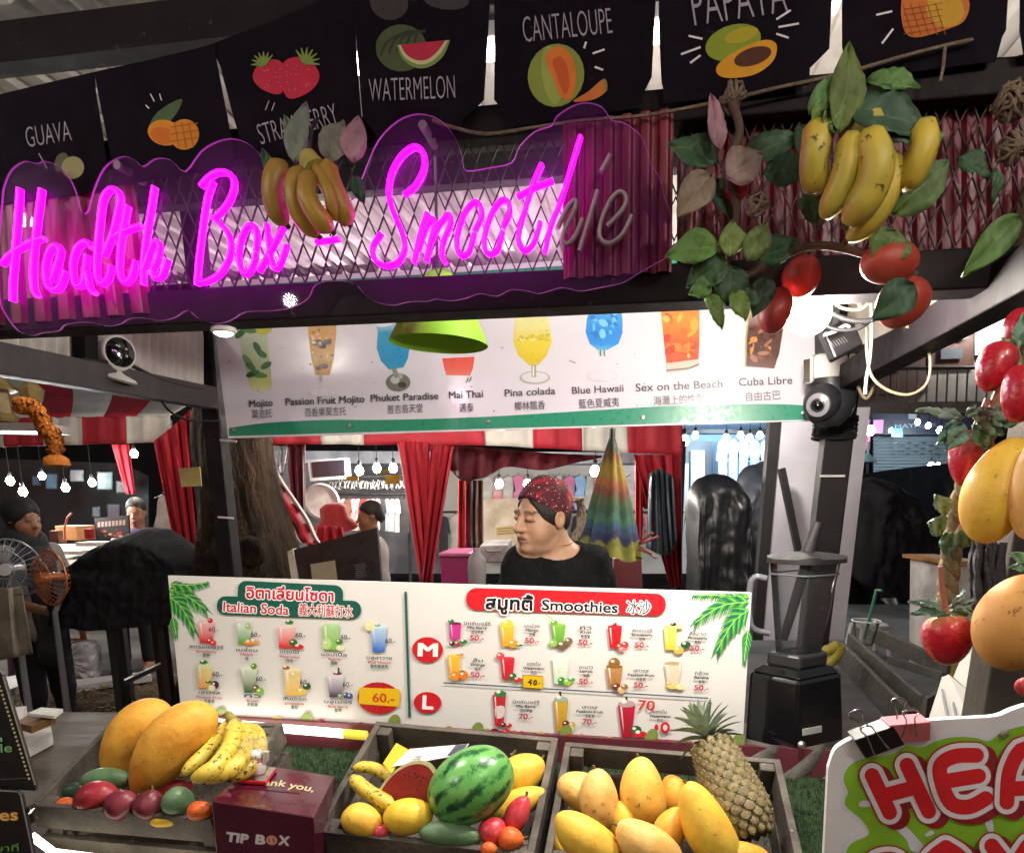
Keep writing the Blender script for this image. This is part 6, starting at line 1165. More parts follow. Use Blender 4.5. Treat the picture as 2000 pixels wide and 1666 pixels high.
def smin(a, b, k): h = np.clip(.5+.5*(b-a)/k, 0, 1); return b+(a-b)*h-k*h*(1-h)
def smax(a, b, k): return -smin(-a, -b, k)
def ell_(P, c, r): q = (P-np.array(c))/np.array(r); l = np.sqrt((q**2).sum(1))+1e-9; return (l-1)*l/(np.sqrt(((q/np.array(r))**2).sum(1))+1e-9)
def cap_(P, a, b, ra, rb):
    a = np.array(a, float); b = np.array(b, float); ab = b-a; t = np.clip(((P-a)@ab)/(ab@ab), 0, 1); return np.sqrt(((P-a-t[:, None]*ab)**2).sum(1))-(ra+(rb-ra)*t)
def un(k, *d):
    r = d[0]
    for x in d[1:]: r = smin(r, x, k)
    return r
def head_sdf(P, full=1.0):       # x to her left, y out of the face, z up; metres
    mir = np.column_stack([np.abs(P[:, 0]), P[:, 1], P[:, 2]])
    d = un(.03, ell_(P, (0, -.018, .038), (.076, .095, .088)), ell_(P, (0, .022, -.03), (.064, .072, .085)), ell_(P, (0, .04, -.088), (.042, .042, .032)))
    d = smin(d, ell_(mir, (.038, .045, -.045), (.034*full, .038, .042)), .02); d = smin(d, ell_(P, (0, .005, -.105), (.054*full, .062, .026)), .03)
    d = smin(d, ell_(mir, (.027, .082, .020), (.026, .012, .009)), .012)
    d = smax(d, -ell_(mir, (.032, .103, .002), (.019, .014, .012)), .012); d = smin(d, ell_(mir, (.0315, .083, .001), (.0165, .0125, .0125)), .005)
    d = smax(d, -(np.sqrt((mir[:, 1]-.094)**2+(mir[:, 2]+.0075+.12*(mir[:, 0]-.0315)**2*40)**2)-.0022+np.maximum(0, np.abs(mir[:, 0]-.0315)-.014)), .002)
    nose = un(.01, cap_(P, (0, .088, .014), (0, .112, -.032), .0075, .0125), ell_(mir, (.0125, .1, -.036), (.010, .012, .009)), ell_(P, (0, .112, -.034), (.012, .012, .0105)))
    d = smin(d, nose, .010); d = smax(d, -ell_(mir, (.0065, .110, -.046), (.004, .005, .003)), .003)
    d = smin(d, ell_(P, (0, .087, -.070), (.030, .016, .020)), .012)
    d = smin(d, ell_(P, (0, .0975, -.0625), (.0245, .0085, .0048)), .005); d = smin(d, ell_(P, (0, .0965, -.0765), (.0215, .0085, .0058)), .005)
    d = smax(d, -cap_(mir, (0, .109, -.0695), (.029, .092, -.071), .0022, .0012), .0025)
    d = smin(d, ell_(P, (0, .078, -.102), (.022, .02, .017)), .015)
    ear = ell_(mir, (.079, -.012, -.008), (.011, .022, .033)); ear = smax(ear, -ell_(mir, (.090, -.006, -.004), (.008, .012, .018)), .006); d = smin(d, ear, .006)
    return d
def frame(fwd, up): f = V(fwd).normalized(); u = V(up); x = f.cross(u).normalized(); u = x.cross(f); return np.array([x, f, u])
class Fig:
    """world placement of a head frame: rows of M are the head's axes"""
    def __init__(s, c, fwd, up): s.c = np.array(c); s.M = frame(fwd, up)
    def loc(s, Pw): return (Pw-s.c)@s.M.T
    def w(s, p): return s.c+np.array(p)@s.M
SKIN = mat('skin', '#b5805c', .5, attr=True, var=.2, vs=40, sss=.12, bump=.12, bs=260, speck='#96694c', ss=240, st=.7)
def skin_cols(Pl, base='#c49a7c', brow='#3a281f', lips='#8f5048'):
    b = np.array(lin(base)); C = np.tile(b, (len(Pl), 1)); ax = np.abs(Pl[:, 0]); z = Pl[:, 2]; y = Pl[:, 1]
    def put(m, col, k=1): C[:] = C*(1-m[:, None]*k)+np.array(lin(col))*m[:, None]*k
    put(np.exp(-((ax-.042)/.018)**2-((z+.035)/.022)**2)*(y > .04), '#b87460', .3)
    put(np.exp(-((z-.0245+.25*np.maximum(0, ax-.034))/.0034)**4)*(ax > .012)*(ax < .052)*(y > .05), brow, .85)
    put(np.exp(-((z+.0075+5*(ax-.0315)**2)/.0028)**2)*(np.abs(ax-.0315) < .0175)*(y > .06), '#1c1210', 1)
    put(np.exp(-((z+.0015+4.0*(ax-.0315)**2)/.0012)**2)*(np.abs(ax-.0315) < .016)*(y > .06), '#6a4434', .6)
    put(np.exp(-(((z+.069)/.011)**4))*np.exp(-(ax/.024)**6)*(y > .082), lips, .8); put(np.exp(-((z+.0697)/.0018)**2)*(ax < .024)*(y > .085), '#4a2420', .9)
    put(np.exp(-((ax-.0065)/.004)**2-((z+.046)/.004)**2)*(y > .09), '#4a2a20', .9); return C
def mesh_cols(vs, fs, C): return [[tuple(C[i]) for i in f] for f in fs]
def build_skin(name, vs, fs, C, org, **k):
    m = MB(); m.v = [tuple(v) for v in vs]; m.f = [tuple(int(i) for i in f) for f in fs]; m.m = [0]*len(fs); m.c = mesh_cols(vs, fs, C); return m.build(name, SKIN, None, smooth=180, org=org, **k)
def build_sdf(name, f, lo, hi, h, m, parent, **k):
    vs, fs = snet(f, lo, hi, h); b = MB(); b.v = [tuple(v) for v in vs]; b.f = [tuple(int(i) for i in q) for q in fs]; b.m = [0]*len(fs); b.c = [None]*len(fs); return b.build(name, m, parent, smooth=180, **k)
# ---- the woman behind the counter: face turned to her right and down
hc = np.array(aty(1059, 1006, 2.72)); toc = (CAM-V(hc)); toc.z = 0; toc.normalize(); sidev = V((-toc.y, toc.x, 0))      # sidev points to the picture's right from here
if sidev.x < 0: sidev = -sidev
fw = toc*math.cos(R(50))-sidev*math.sin(R(50)); fw = fw-ZD*.11; FG = Fig(hc, fw, ZD+sidev*.10)
k1 = 1.05
neck0 = V(hc)-ZD*.05+sidev*.03-toc*.02; base = V(hc)-ZD*.125+sidev*.055-toc*.05; tor = toc*.94+sidev*.1; tor.normalize(); ts = V((tor.y, -tor.x, 0)); ts = ts if ts.x > 0 else -ts
A_ = np.array
def body_pts():
    sh = V(base)-ZD*.035; return dict(n=base, sl=sh-ts*.132-ZD*.012, sr=sh+ts*.138-ZD*.012, el=sh-ts*.215-ZD*.27+tor*.02, er=sh+ts*.225-ZD*.27+tor*.02, hl=sh-ts*.19-ZD*.44+tor*.20, hr=sh+ts*.18-ZD*.44+tor*.2, ch=sh-ZD*.15, wa=sh-ZD*.42, hp=sh-ZD*.58)
BP = body_pts(); fz = lambda p: A_(V(p))
def lr(P): Q = P-fz(BP['ch']); return np.column_stack([Q@fz(ts), Q@fz(tor), Q[:, 2]])
def torso(P, g): L_ = lr(P); return un(.06, ell_(L_, (0, 0, .03), (.175+g, .115+g, .15)), ell_(L_, (-.075, .07, -.06), (.085+g, .075+g, .08)), ell_(L_, (.075, .07, -.06), (.085+g, .075+g, .08)), ell_(L_, (0, .02, -.22), (.175+g, .13+g, .22)), ell_(L_, (0, .0, -.42), (.19+g, .14+g, .15)))
def body(P):
    d = un(.035, head_sdf(FG.loc(P)/k1, .98)*k1, cap_(P, neck0, base, .050, .060)); d = smin(d, cap_(P, BP['sl'], BP['sr'], .055, .055), .05); d = smin(d, torso(P, -.012), .04)
    for s_ in 'lr':
        d = smin(d, cap_(P, BP['s'+s_], BP['e'+s_], .052, .042), .03); d = smin(d, cap_(P, BP['e'+s_], BP['h'+s_], .041, .027), .02)
        hp_ = BP['h'+s_]; fd = (BP['h'+s_]-BP['e'+s_]).normalized(); sd = fd.cross(ZD).normalized(); d = smin(d, cap_(P, hp_, hp_+fd*.07, .030, .032), .02)
        for j in range(4): a = hp_+fd*.07+sd*(.024-.016*j); b = a+fd*.035-ZD*.004; c = b+fd*.025-ZD*.02; d = smin(d, cap_(P, a, b, .009, .0085), .004); d = smin(d, cap_(P, b, c, .0085, .0075), .004)
        t0 = hp_+fd*.02+sd*.028; d = smin(d, cap_(P, t0, t0+fd*.045+sd*.018, .011, .009), .006)
    for q in (-1, 1):
        a = BP['hp']+ts*.09*q; b = V((a.x, a.y, .48)); c = V((a.x, a.y, .07)); d = smin(d, cap_(P, a, b, .085, .058), .03); d = smin(d, cap_(P, b, c, .055, .038), .02); d = smin(d, cap_(P, c-ZD*.03, V((c.x, c.y, .035))+tor*.14, .035, .03), .02)
    return d
hlo = hc-.17; hhi = hc+.17; hlo[2] = hc[2]-.19
v1, f1 = snet(lambda P: smax(body(P), hc[2]-.175-P[:, 2], .001), hlo, hhi, .0042)
lo = A_([min(BP[k][i] for k in BP) for i in range(3)])-.22; hi = A_([max(BP[k][i] for k in BP) for i in range(3)])+.22; lo[2] = -.02; hi[2] = hc[2]-.155
v2, f2 = snet(lambda P: smax(body(P), P[:, 2]-hc[2]+.17, .001), lo, hi, .011)
vs = np.vstack([v1, v2]); fs = list(f1)+[tuple(i+len(v1) for i in f) for f in f2]
C = skin_cols(FG.loc(vs)/k1)
wo = build_skin('person', vs, fs, C, V((hc[0], hc[1], 0)), label='woman in a black T-shirt and red bandana looking down to her right', cat='person')
TEE = mat('black_cotton', '#0f0f11', .9, var=.2, vs=9, bump=.5, bs=10, bd=.03, spec=.2)
def tee(P):
    d = smin(torso(P, .004), cap_(P, BP['sl'], BP['sr'], .060, .060), .05); d = smin(d, cap_(P, V(base)-ZD*.04, V(base)-ZD*.015, .09, .082), .04)
    for s_ in 'lr': d = smin(d, cap_(P, BP['s'+s_], V(BP['s'+s_]).lerp(BP['e'+s_], .92), .062, .066), .035)
    Q = lr(P); w = .005*np.abs(np.sin(17*Q[:, 0]+14*Q[:, 2]+2*np.sin(9*Q[:, 2])))+.004*np.abs(np.sin(30*Q[:, 2]-16*Q[:, 0]+np.sin(12*Q[:, 0]))); d = d+w-.005
    c = fz(V(base)+ZD*.028+tor*.030-ts*.005); d = smax(d, -ell_(P, c, (.093, .093, .078)), .006); return smax(d, BP['hp'].z+.06-P[:, 2], .004)
build_sdf('tshirt', tee, lo, A_([hi[0], hi[1], hc[2]-.06]), .0075, TEE, wo)
# bandana over the crown, tied low at the back
def ban(P):
    L_ = FG.loc(P)/k1; d = un(.03, ell_(L_, (0, -.018, .040), (.083, .103, .094)), ell_(L_, (0, .01, .0), (.075, .09, .09)))
    pl_ = (L_[:, 2]-.034)*.80-(L_[:, 1]-.0)*.46; side = -(L_[:, 2]-.050-(-L_[:, 1])*-.62-0)
    w = .0018*np.sin(60*L_[:, 1]+40*L_[:, 2])+.0012*np.sin(110*L_[:, 0]+70*L_[:, 2]); cut = .012+.74*np.minimum(L_[:, 1], .09)
    cut = np.maximum(cut, -.045); d = smax(d+w, cut-L_[:, 2], .008); return smax(d, -ell_(L_, (0, -.018, .038), (.075, .094, .087)), .002)*k1
def bandana_mat():
    m = mat('red_bandana', '#6a1420', .8, bump=.2, bs=60); t = m.node_tree; N = t.nodes; L = t.links; tc = N.new('ShaderNodeTexCoord')
    def vor(sc, feat='F1'): v = N.new('ShaderNodeTexVoronoi'); v.inputs['Scale'].default_value = sc; v.feature = feat; L.new(tc.outputs['Object'], v.inputs['Vector']); return v.outputs[0]
    def rng(o, a, b): r = N.new('ShaderNodeMapRange'); r.inputs[1].default_value = a; r.inputs[2].default_value = b; L.new(o, r.inputs[0]); return r.outputs[0]
    def mx(f, A, B):
        x = N.new('ShaderNodeMix'); x.data_type = 'RGBA'; L.new(f, x.inputs[0])
        for s_, i in ((A, 6), (B, 7)):
            if isinstance(s_, str): x.inputs[i].default_value = (*lin(s_), 1)
            else: L.new(s_, x.inputs[i])
        return x.outputs[2]
    n = N.new('ShaderNodeTexNoise'); n.inputs['Scale'].default_value = 22; L.new(tc.outputs['Object'], n.inputs['Vector'])
    c = mx(rng(n.outputs[0], .5, .62), '#4a101c', '#a81a26'); c = mx(rng(vor(95, 'DISTANCE_TO_EDGE'), .05, .02), c, '#3a0c16'); c = mx(rng(vor(70), .22, .16), c, '#d9b0b0'); c = mx(rng(vor(140), .16, .1), c, '#c9a0a4'); L.new(c, N['Principled BSDF'].inputs['Base Color']); return m
build_sdf('bandana', ban, hc-.15, hc+.17, .0046, bandana_mat(), wo)
HAIRM = mat('dark_hair', '#2a211e', .55, var=.4, vs=30, stretch=(6, 6, 1), bump=.4, bs=90); HAIRG = mat('greying_hair', '#a8967f', .55, col2='#5c4c40', vs=26, stretch=(5, 5, 1), bump=.5, bs=80)
def hair(P):
    L_ = FG.loc(P)/k1; d = un(.02, ell_(L_, (0, -.022, .022), (.081, .096, .085)), ell_(L_, (0, .014, .016), (.0755, .078, .076))); d = smin(d, ell_(L_, (0, -.065, -.03), (.055, .04, .045)), .02); return smax(smax(d, L_[:, 1]-.050-.45*np.minimum(L_[:, 2], .05)+.3*np.maximum(0, .0-L_[:, 2]), .006), -ell_(L_, (.09, .01, -.03), (.03, .032, .05)), .006)*k1
build_sdf('hair', hair, hc-.15, hc+.15, .006, HAIRM, wo)
tp = [FG.w((.0, -.10, .04)), FG.w((.01, -.15, .045)), FG.w((.02, -.185, .0)), FG.w((.025, -.18, -.07)), FG.w((.02, -.135, -.13))]
m = MB()
for i in range(36):
    a = rnd.random()*6.28; r = .036*math.sqrt(rnd.random()); o = sidev*math.cos(a)*r+toc*math.sin(a)*r
    m.tube([V(t)+sidev*.022+o*(.35+.9*math.sin(math.pi*min(1, .2+j*.2)))+V((rnd.gauss(0, .002), rnd.gauss(0, .002), 0)) for j, t in enumerate([V(x) for x in spline([tuple(q) for q in tp], 3)])], [.0065*(1-.5*j/13) for j in range(13)], 5)
m.build('ponytail', HAIRG, wo, smooth=80)
m = MB()
for i, q in enumerate(((-.025, -.14, .02), (.03, -.135, -.01))): a = V(FG.w((0, -.10, .01))); e = V(FG.w(q)); m.tube([a, a.lerp(e, .5)+ZD*.008, e-ZD*.012], [.012, .016, .004], 7)
m.lathe([(0, -.014), (.014, -.006), (.015, .006), (0, .014)], FG.w((0, -.108, .012)), ZD, 10); m.build('bandana_knot', MT['red_bandana'], wo, smooth=80)
MB().tube([FG.w((-.02, -.10, .045)), FG.w((.02, -.115, .03)), FG.w((.05, -.10, .01))], .009, 8).build('hair_clip', mat('black_gloss', '#15141b', .3), wo, smooth=60)
gold = mat('gold_chain', '#b08a3a', .3, metal=1); MB().tube([V(base)+ZD*(.045-.03*math.cos(t))+ts*.067*math.sin(t)+tor*(.045+.022*math.cos(t)) for t in [x*.2-1.5 for x in range(16)]], .0016, 5).build('necklace', gold, wo)
# ---- people farther back
def bg_person(px, py, y, yaw, hs, shirt, label, seated, hijab=None, hairm=None, apron=None, reach=None):
    hc = np.array(aty(px, py, y)); f = V((math.sin(R(yaw)), -math.cos(R(yaw)), 0)); s_ = V((f.y, -f.x, 0)); G_ = Fig(hc, f-ZD*.15, ZD); k = hs/.235
    nb = V(hc)-ZD*.17*k; sh = nb-ZD*.05; hip = sh-ZD*.48; kn = [hip+(f*.40 if seated else -ZD*.40)+s_*.1*q+(V((0, 0, 0)) if seated else f*.02) for q in (-1, 1)]; ft = [V((p.x, p.y, .05)) for p in kn]
    el = [sh+s_*.22*q-ZD*.26+f*.04 for q in (-1, 1)]; hd = [e+f*.24-ZD*.02-s_*.05*q for e, q in zip(el, (-1, 1))]
    if reach: hd = [e+f*reach-ZD*.06-s_*.02*q for e, q in zip(el, (-1, 1))]
    def sdf(P):
        d = smin(head_sdf(G_.loc(P)/k)*k, cap_(P, V(hc)-ZD*.06, nb, .05, .055), .03)
        for q in (0, 1):
            S_ = sh+s_*.16*(q*2-1); d = smin(d, cap_(P, S_, el[q], .045, .038), .02); d = smin(d, cap_(P, el[q], hd[q], .036, .024), .02); fd = (hd[q]-el[q]).normalized(); d = smin(d, cap_(P, hd[q], hd[q]+fd*.07, .026, .028), .015)
            for j in range(4): a = hd[q]+fd*.07+s_*(.022-.015*j); d = smin(d, cap_(P, a, a+fd*(.05-.006*abs(j-1.5)), .009, .007), .004)
            d = smin(d, cap_(P, hd[q]+fd*.02+s_*.025*(1-2*q), hd[q]+fd*.06+s_*.04*(1-2*q), .01, .008), .005)
            d = smin(d, cap_(P, hip+s_*.09*(q*2-1), kn[q], .08, .06), .03); d = smin(d, cap_(P, kn[q], ft[q], .055, .04), .02); d = smin(d, cap_(P, ft[q], ft[q]+f*.14-ZD*.01, .035, .03), .02)
        return smin(d, cap_(P, sh-ZD*.05, hip, .12, .13), .05)
    al = A_([[*p] for p in [hc, nb, hip, *kn, *ft, *el, *hd]]); lo, hi = al.min(0)-.25, al.max(0)+.25; lo[2] = 0
    vs, fs = snet(sdf, lo, hi, .014); C = skin_cols(G_.loc(vs)/k, '#8f6248'); o = build_skin('person', vs, fs, C, V((hc[0], hc[1], 0)), label=label, cat='person')
    def top(P):
        d = smin(cap_(P, sh-ZD*.06, hip, .14, .15), cap_(P, sh-s_*.15, sh+s_*.15, .062, .062), .05)
        for q in (0, 1): S_ = sh+s_*.16*(q*2-1); d = smin(d, cap_(P, S_, S_.lerp(el[q], .8 if not hijab else 1), .06, .058), .03)
        return smax(d+.005*np.sin(30*P[:, 2]+20*P[:, 0]), -ell_(P, fz(nb+ZD*.03), (.075, .075, .07)), .01)
    build_sdf('shirt', top, lo, hi, .014, shirt, o)
    def legs(P):
        d = np.full(len(P), 9.)
        for q in (0, 1): d = smin(d, cap_(P, hip+s_*.09*(q*2-1), kn[q], .095, .075), .03); d = smin(d, cap_(P, kn[q], ft[q]+ZD*.06, .07, .055), .02)
        return d
    build_sdf('trousers', legs, lo, hi, .016, BLKM, o)
    if hijab:
        def hj(P):
            L_ = G_.loc(P)/k; d = un(.05, ell_(L_, (0, -.03, .03), (.098, .115, .108)), ell_(L_, (0, .0, -.14), (.13, .12, .09)), ell_(L_, (0, .02, -.24), (.19, .13, .09))); return smax(d, -ell_(L_, (0, .11, -.025), (.058, .08, .075)), .015)*k
        build_sdf('headscarf', hj, hc-.35, hc+.25, .012, hijab, o)
    else:
        def hr(P):
            L_ = G_.loc(P)/k; d = smin(ell_(L_, (0, -.02, .042), (.085, .103, .094)), ell_(L_, (0, -.09, -.02), (.05, .04, .05)), .03); return smax(d, .0+.85*L_[:, 1]-L_[:, 2], .01)*k
        build_sdf('hair', hr, hc-.2, hc+.2, .010, hairm, o)
    if apron:
        def apr(P): Q = (P-fz(sh))@fz(f); w = (P-fz(sh))@fz(s_); return smax(smax(smin(cap_(P, sh-ZD*.06, hip-ZD*.1, .15, .162), cap_(P, sh-s_*.15, sh+s_*.15, .07, .07), .05), .03-Q, .01), np.abs(w)-.10, .01)
        build_sdf('apron', apr, lo, hi, .014, apron, o)
    return o
bg_person(46, 1012, 4.6, 68, .235, mat('grey_shirt', '#8a8480', .85, var=.2, vs=8), 'woman in a black headscarf and apron leaning over the left market table', False, mat('black_scarf', '#131216', .9, var=.3, vs=8), None, mat('black_apron', '#17161a', .8), .42)
bg_person(266, 1000, 6.7, 10, .23, mat('light_grey_shirt', '#9a9290', .85, var=.2, vs=8), 'man in a grey shirt with purple braces sitting behind the left table', True, None, mat('short_black_hair', '#17130f', .7), mat('purple_apron', '#4a3058', .8))
bg_person(722, 1008, 6.0, -75, .225, CL['white'], 'dark haired woman in a white top seated facing left under the red canopy', True, None, mat('short_black_hair', '#17130f', .7))
# ================================================================ COUNTER MACHINES, SIGNS, GARLANDS
# ---- blender
KL = 2.03; zsh = .80
bl = thing('blender', 'black commercial blender with a clear square jug and tamper beside the menu board', 'blender', V((at(1555, 1475, KL).x, at(1555, 1475, KL).y+.1, zsh)))
GLB = mat('gloss_black_plastic', '#0f0f12', .18, coat=.4); MATB = mat('matt_black_rubber', '#1c1b1d', .6, var=.2, vs=12)
def q4(pts, k): return [at(x, y, kk) for (x, y), kk in zip(pts, k)]
kk_ = (KL-.05, KL-.05-.06, KL+.14, KL+.16)     # the base stands cornerwise
bb_ = [at(1452, 1452, KL-.01), at(1560, 1484, KL-.10), at(1654, 1450, KL+.02), at(1560, 1430, KL+.14)]
cz = sum((p.z for p in bb_))/4; bb_ = [V((p.x, p.y, zsh+.003)) for p in bb_]
bt_ = [at(1462, 1312, KL-.01), at(1561, 1352, KL-.10), at(1645, 1318, KL+.02), at(1560, 1290, KL+.14)]; tz = sum(p.z for p in bt_)/4+.01; bt_ = [V((p.x, p.y, tz)) for p in bt_]
MB().hexa(bb_, bt_).build('base', GLB, bl, bevel=.012)
cB = sum(bt_, V())/4; md_ = [cB.lerp(p, .72) for p in bt_]
MB().hexa([cB.lerp(p, .97) for p in bt_], [p+ZD*.018 for p in md_]).build('collar', GLB, bl, bevel=.006)
MB().hexa([cB.lerp(p, .66)+ZD*.016 for p in bt_], [cB.lerp(p, .66)+ZD*.055 for p in bt_]).build('jug_seat', mat('smoky_black', '#2a2a2c', .25), bl, bevel=.008)
jb = [cB.lerp(p, .56)+ZD*.055 for p in bt_]; jtz = at(1565, 1095, KL).z; ax = ZD
ct = V((cB.x, cB.y, jtz)); jt = [V((ct.x, ct.y, jtz))+(p-cB)*.86 for p in bt_]
film('smoky_jug', '#eceef0', .982, .05, 1.22)
def rounded(q, r=.28, n=5):
    out = []; N_ = len(q)
    for i in range(N_):
        a, b, c = q[i-1], q[i], q[(i+1) % N_]; p0 = b.lerp(a, r); p1 = b.lerp(c, r)
        for j in range(n+1): t = j/n; out.append(p0*(1-t)**2+b*2*t*(1-t)+p1*t*t)
    return out
rb, rt = rounded(jb), rounded(jt); n = len(rb); m = MB(); lv = 10; vs = []
for i in range(lv+1):
    t = i/lv
    for j in range(n): vs.append(rb[j].lerp(rt[j], t))
m.add(vs, [(i*n+j, i*n+(j+1) % n, (i+1)*n+(j+1) % n, (i+1)*n+j) for i in range(lv) for j in range(n)]+[tuple(range(n))[::-1]])
m.build('jug', MT['smoky_jug'], bl, smooth=60)
for k_, m_ in ((.985, 'rim'), (.86, 'band')): MB().tube([rb[j].lerp(rt[j], k_)+(rb[j].lerp(rt[j], k_)-cB.lerp(ct, k_))*.02 for j in range(n)], .0025, 6, closed=True).build(m_, mat('clear_grey_plastic', '#5d6066', .2), bl, smooth=60)
lo_ = [ct+(p-ct)*1.13+XD*.004 for p in rt]; MB().add([p-ZD*.004 for p in lo_]+[p+ZD*(.010+.004*math.sin(j*.9)) for j, p in enumerate(lo_)]+[ct+(p-ct)*.6+ZD*.020 for p in rt]+[ct+ZD*.024], [(i*n+j, i*n+(j+1) % n, (i+1)*n+(j+1) % n, (i+1)*n+j) for i in range(2) for j in range(n)]+[(2*n+j, 2*n+(j+1) % n, 3*n) for j in range(n)]+[tuple(range(n))[::-1]]).build('lid', MATB, bl, smooth=40)
tdir = (at(1586, 1012, KL)-at(1566, 1080, KL)).normalized()
MB().tube([ct+ZD*.02, ct+tdir*.10], [.017, .013], 16).build('tamper_grip', MATB, bl, smooth=60); MB().tube([ct-ZD*.01, ct-tdir*.215], [.015, .011], 14).build('tamper_rod', MATB, bl, smooth=60)
hd_ = [at(1497, 1130, KL-.02), at(1468, 1134, KL-.02), at(1466, 1220, KL-.02), at(1503, 1236, KL-.02)]; MB().tube(spline([tuple(p) for p in hd_], 4), .0085, 10).build('handle', mat('clear_grey_plastic', '#5d6066', .2), bl, smooth=60)
fn = (bt_[2]-bt_[1]).cross(ZD).normalized(); fn = fn if fn.y < 0 else -fn; fc = bb_[1].lerp(bb_[2], .35)
MB().slab([hit(x, y, fc, fn)+fn*.002 for x, y in ((1567, 1423), (1604, 1416), (1604, 1429), (1567, 1436))], -fn*.002).build('label_plate', WHP, bl)
MB().lathe([(.010, 0), (.010, .006), (.007, .010), (0, .010)], hit(1562, 1453, fc, fn)+fn*.0015, fn, 14).build('knob', mat('screw_zinc', '#b9b4aa', .35, metal=.8), bl, smooth=40)
MB().grid(lambda u, v: at(1448+u*205, 1452+v*72+10*math.sin(3*u)-26*abs(u-.5)*(1-v), 1.94-.02*v+.012*math.sin(14*u+5*v)), 24, 8).build('grey_rag', mat('grey_rag_cloth', '#5a564f', .95, var=.4, vs=12, bump=.6, bs=40), None, smooth=70, label='crumpled grey cloth under the blender', cat='cloth')
# crates, cup and boxes behind the right end of the counter
dk = thing('dark_crate', 'stacked dark slatted wooden crate behind the blender', 'crate', atz(1760, 1400, .5)); DW = mat('dark_crate_wood', '#3a3733', .7, col2='#24221f', vs=6, bump=.4, bs=60, stretch=(1, 1, 1))
def plank(a, b, dn, w, th, root, m, name='board'):   # plank face a-b, hanging by dn
    a, b = V(a), V(b); d = (b-a).normalized(); nrm = d.cross(ZD).normalized()*th; MB().hexa([a-ZD*w, b-ZD*w, b-ZD*w+nrm, a-ZD*w+nrm], [a, b, b+nrm, a+nrm]).build(name, m, root, bevel=.003)
a0, b0 = at(1664, 1236, 2.75), at(1808, 1358, 2.25); plank(a0, b0, 0, .055, .016, dk, DW); plank(at(1648, 1252, 2.73), at(1770, 1372, 2.23), 0, .085, .016, dk, DW)
a1, b1 = at(1716, 1226, 3.1), at(1860, 1290, 2.7); plank(a1, b1, 0, .06, .016, dk, DW); plank(at(1800, 1362, 2.25), at(1852, 1336, 2.6), 0, .07, .016, dk, DW, 'end_board'); plank(at(1740, 1280, 2.9), at(1846, 1312, 2.65), 0, .03, .014, dk, DW, 'slat'); plank(at(1760, 1386, 2.2), at(1842, 1362, 2.55), 0, .09, .016, dk, DW, 'end_board')
film('cup_plastic', '#e6e6e2', .93, .1, 1.25)
cu = thing('plastic_cup', 'clear plastic cup with a green straw behind the blender', 'cup', at(1692, 1250, 2.9)); cp_ = at(1692, 1212, 2.9)
MB().lathe([(.030, -.09), (.046, 0), (.049, .002), (.049, -.003)], cp_, ZD, 24).build('cup', MT['cup_plastic'], cu, smooth=60); MB().tube([cp_-ZD*.07, at(1708, 1168, 2.9), at(1712, 1152, 2.9), at(1722, 1154, 2.88)], .006, 8).build('straw', mat('green_straw', '#1f5a44', .4), cu, smooth=60); MB().tube([cp_+V((math.cos(t)*.049, math.sin(t)*.049, 0)) for t in [i*.2618 for i in range(24)]], .0025, 6, closed=True).build('rim', WHP, cu)
yb = thing('banana_bunch', 'yellow bananas lying behind the blender jug', 'bananas', at(1625, 1290, 2.4))
for pts in ([(1640, 1256), (1625, 1266), (1606, 1272)], [(1642, 1264), (1630, 1284), (1612, 1302)], [(1640, 1258), (1636, 1276), (1622, 1296)]): banana(yb, [at(x, y, 2.4) for x, y in pts], .016, BANC)
fbx = thing('foam_boxes', 'white foam lunch box lids leaning against the front post', 'foam box', at(1870, 1390, 1.7)); MB().slab([at(x, y, k) for x, y, k in ((1890, 1255, 1.75), (1918, 1300, 1.72), (1905, 1360, 1.68), (1862, 1322, 1.72))], V((.01, .01, 0))).build('lid', mat('foam_white', '#a5a29c', .7), fbx, bevel=.003)
MB().slab([at(x, y, k) for x, y, k in ((1852, 1316, 1.68), (1912, 1366, 1.64), (1900, 1410, 1.6), (1822, 1410, 1.62))], V((.0, .02, -.01))).build('box', MT['foam_white'], fbx, bevel=.003)
for i in range(3): MB().bar(at(1840+i*18, 1345+i*10, 1.66), at(1850+i*18, 1402, 1.6), .003, .004, YD).build('groove', CL['grey'], fbx)
# ---- right hand cloth sign
KS = 1.22
ss = thing('cloth_sign', 'white quilted sign with a green splash and bubbly red letters clipped at its top', 'sign', at(1830, 1700, KS))
top = spline([(1626, 1474), (1640, 1456), (1690, 1432), (1760, 1416), (1810, 1408), (1860, 1404), (1905, 1402), (1950, 1398), (1985, 1384), (2040, 1372), (2200, 1360)], 5)
MB().slab([at(x, y, KS) for x, y in top]+[at(2220, 2050, KS), at(1590, 2050, KS), at(1618, 1500, KS)], YD*.014).build('panel', mat('quilted_white', '#dcdce0', .6, var=.12, vs=5, bump=.2, bs=25), ss, bevel=.004)
A = plane_art(KS, .0005); GR = '#84b828'
A.poly(spline([(1640, 1666), (1652, 1640), (1690, 1622), (1676, 1604), (1646, 1580), (1642, 1560), (1648, 1546), (1640, 1526), (1642, 1505), (1656, 1484), (1690, 1472), (1730, 1462), (1768, 1448), (1800, 1450), (1830, 1436), (1870, 1430), (1905, 1432), (1930, 1438), (1950, 1424), (1985, 1412), (2060, 1400)], 5)+[(2220, 1400), (2220, 2000), (1630, 2000), (1632, 1700)], '#d6d9e6').up()
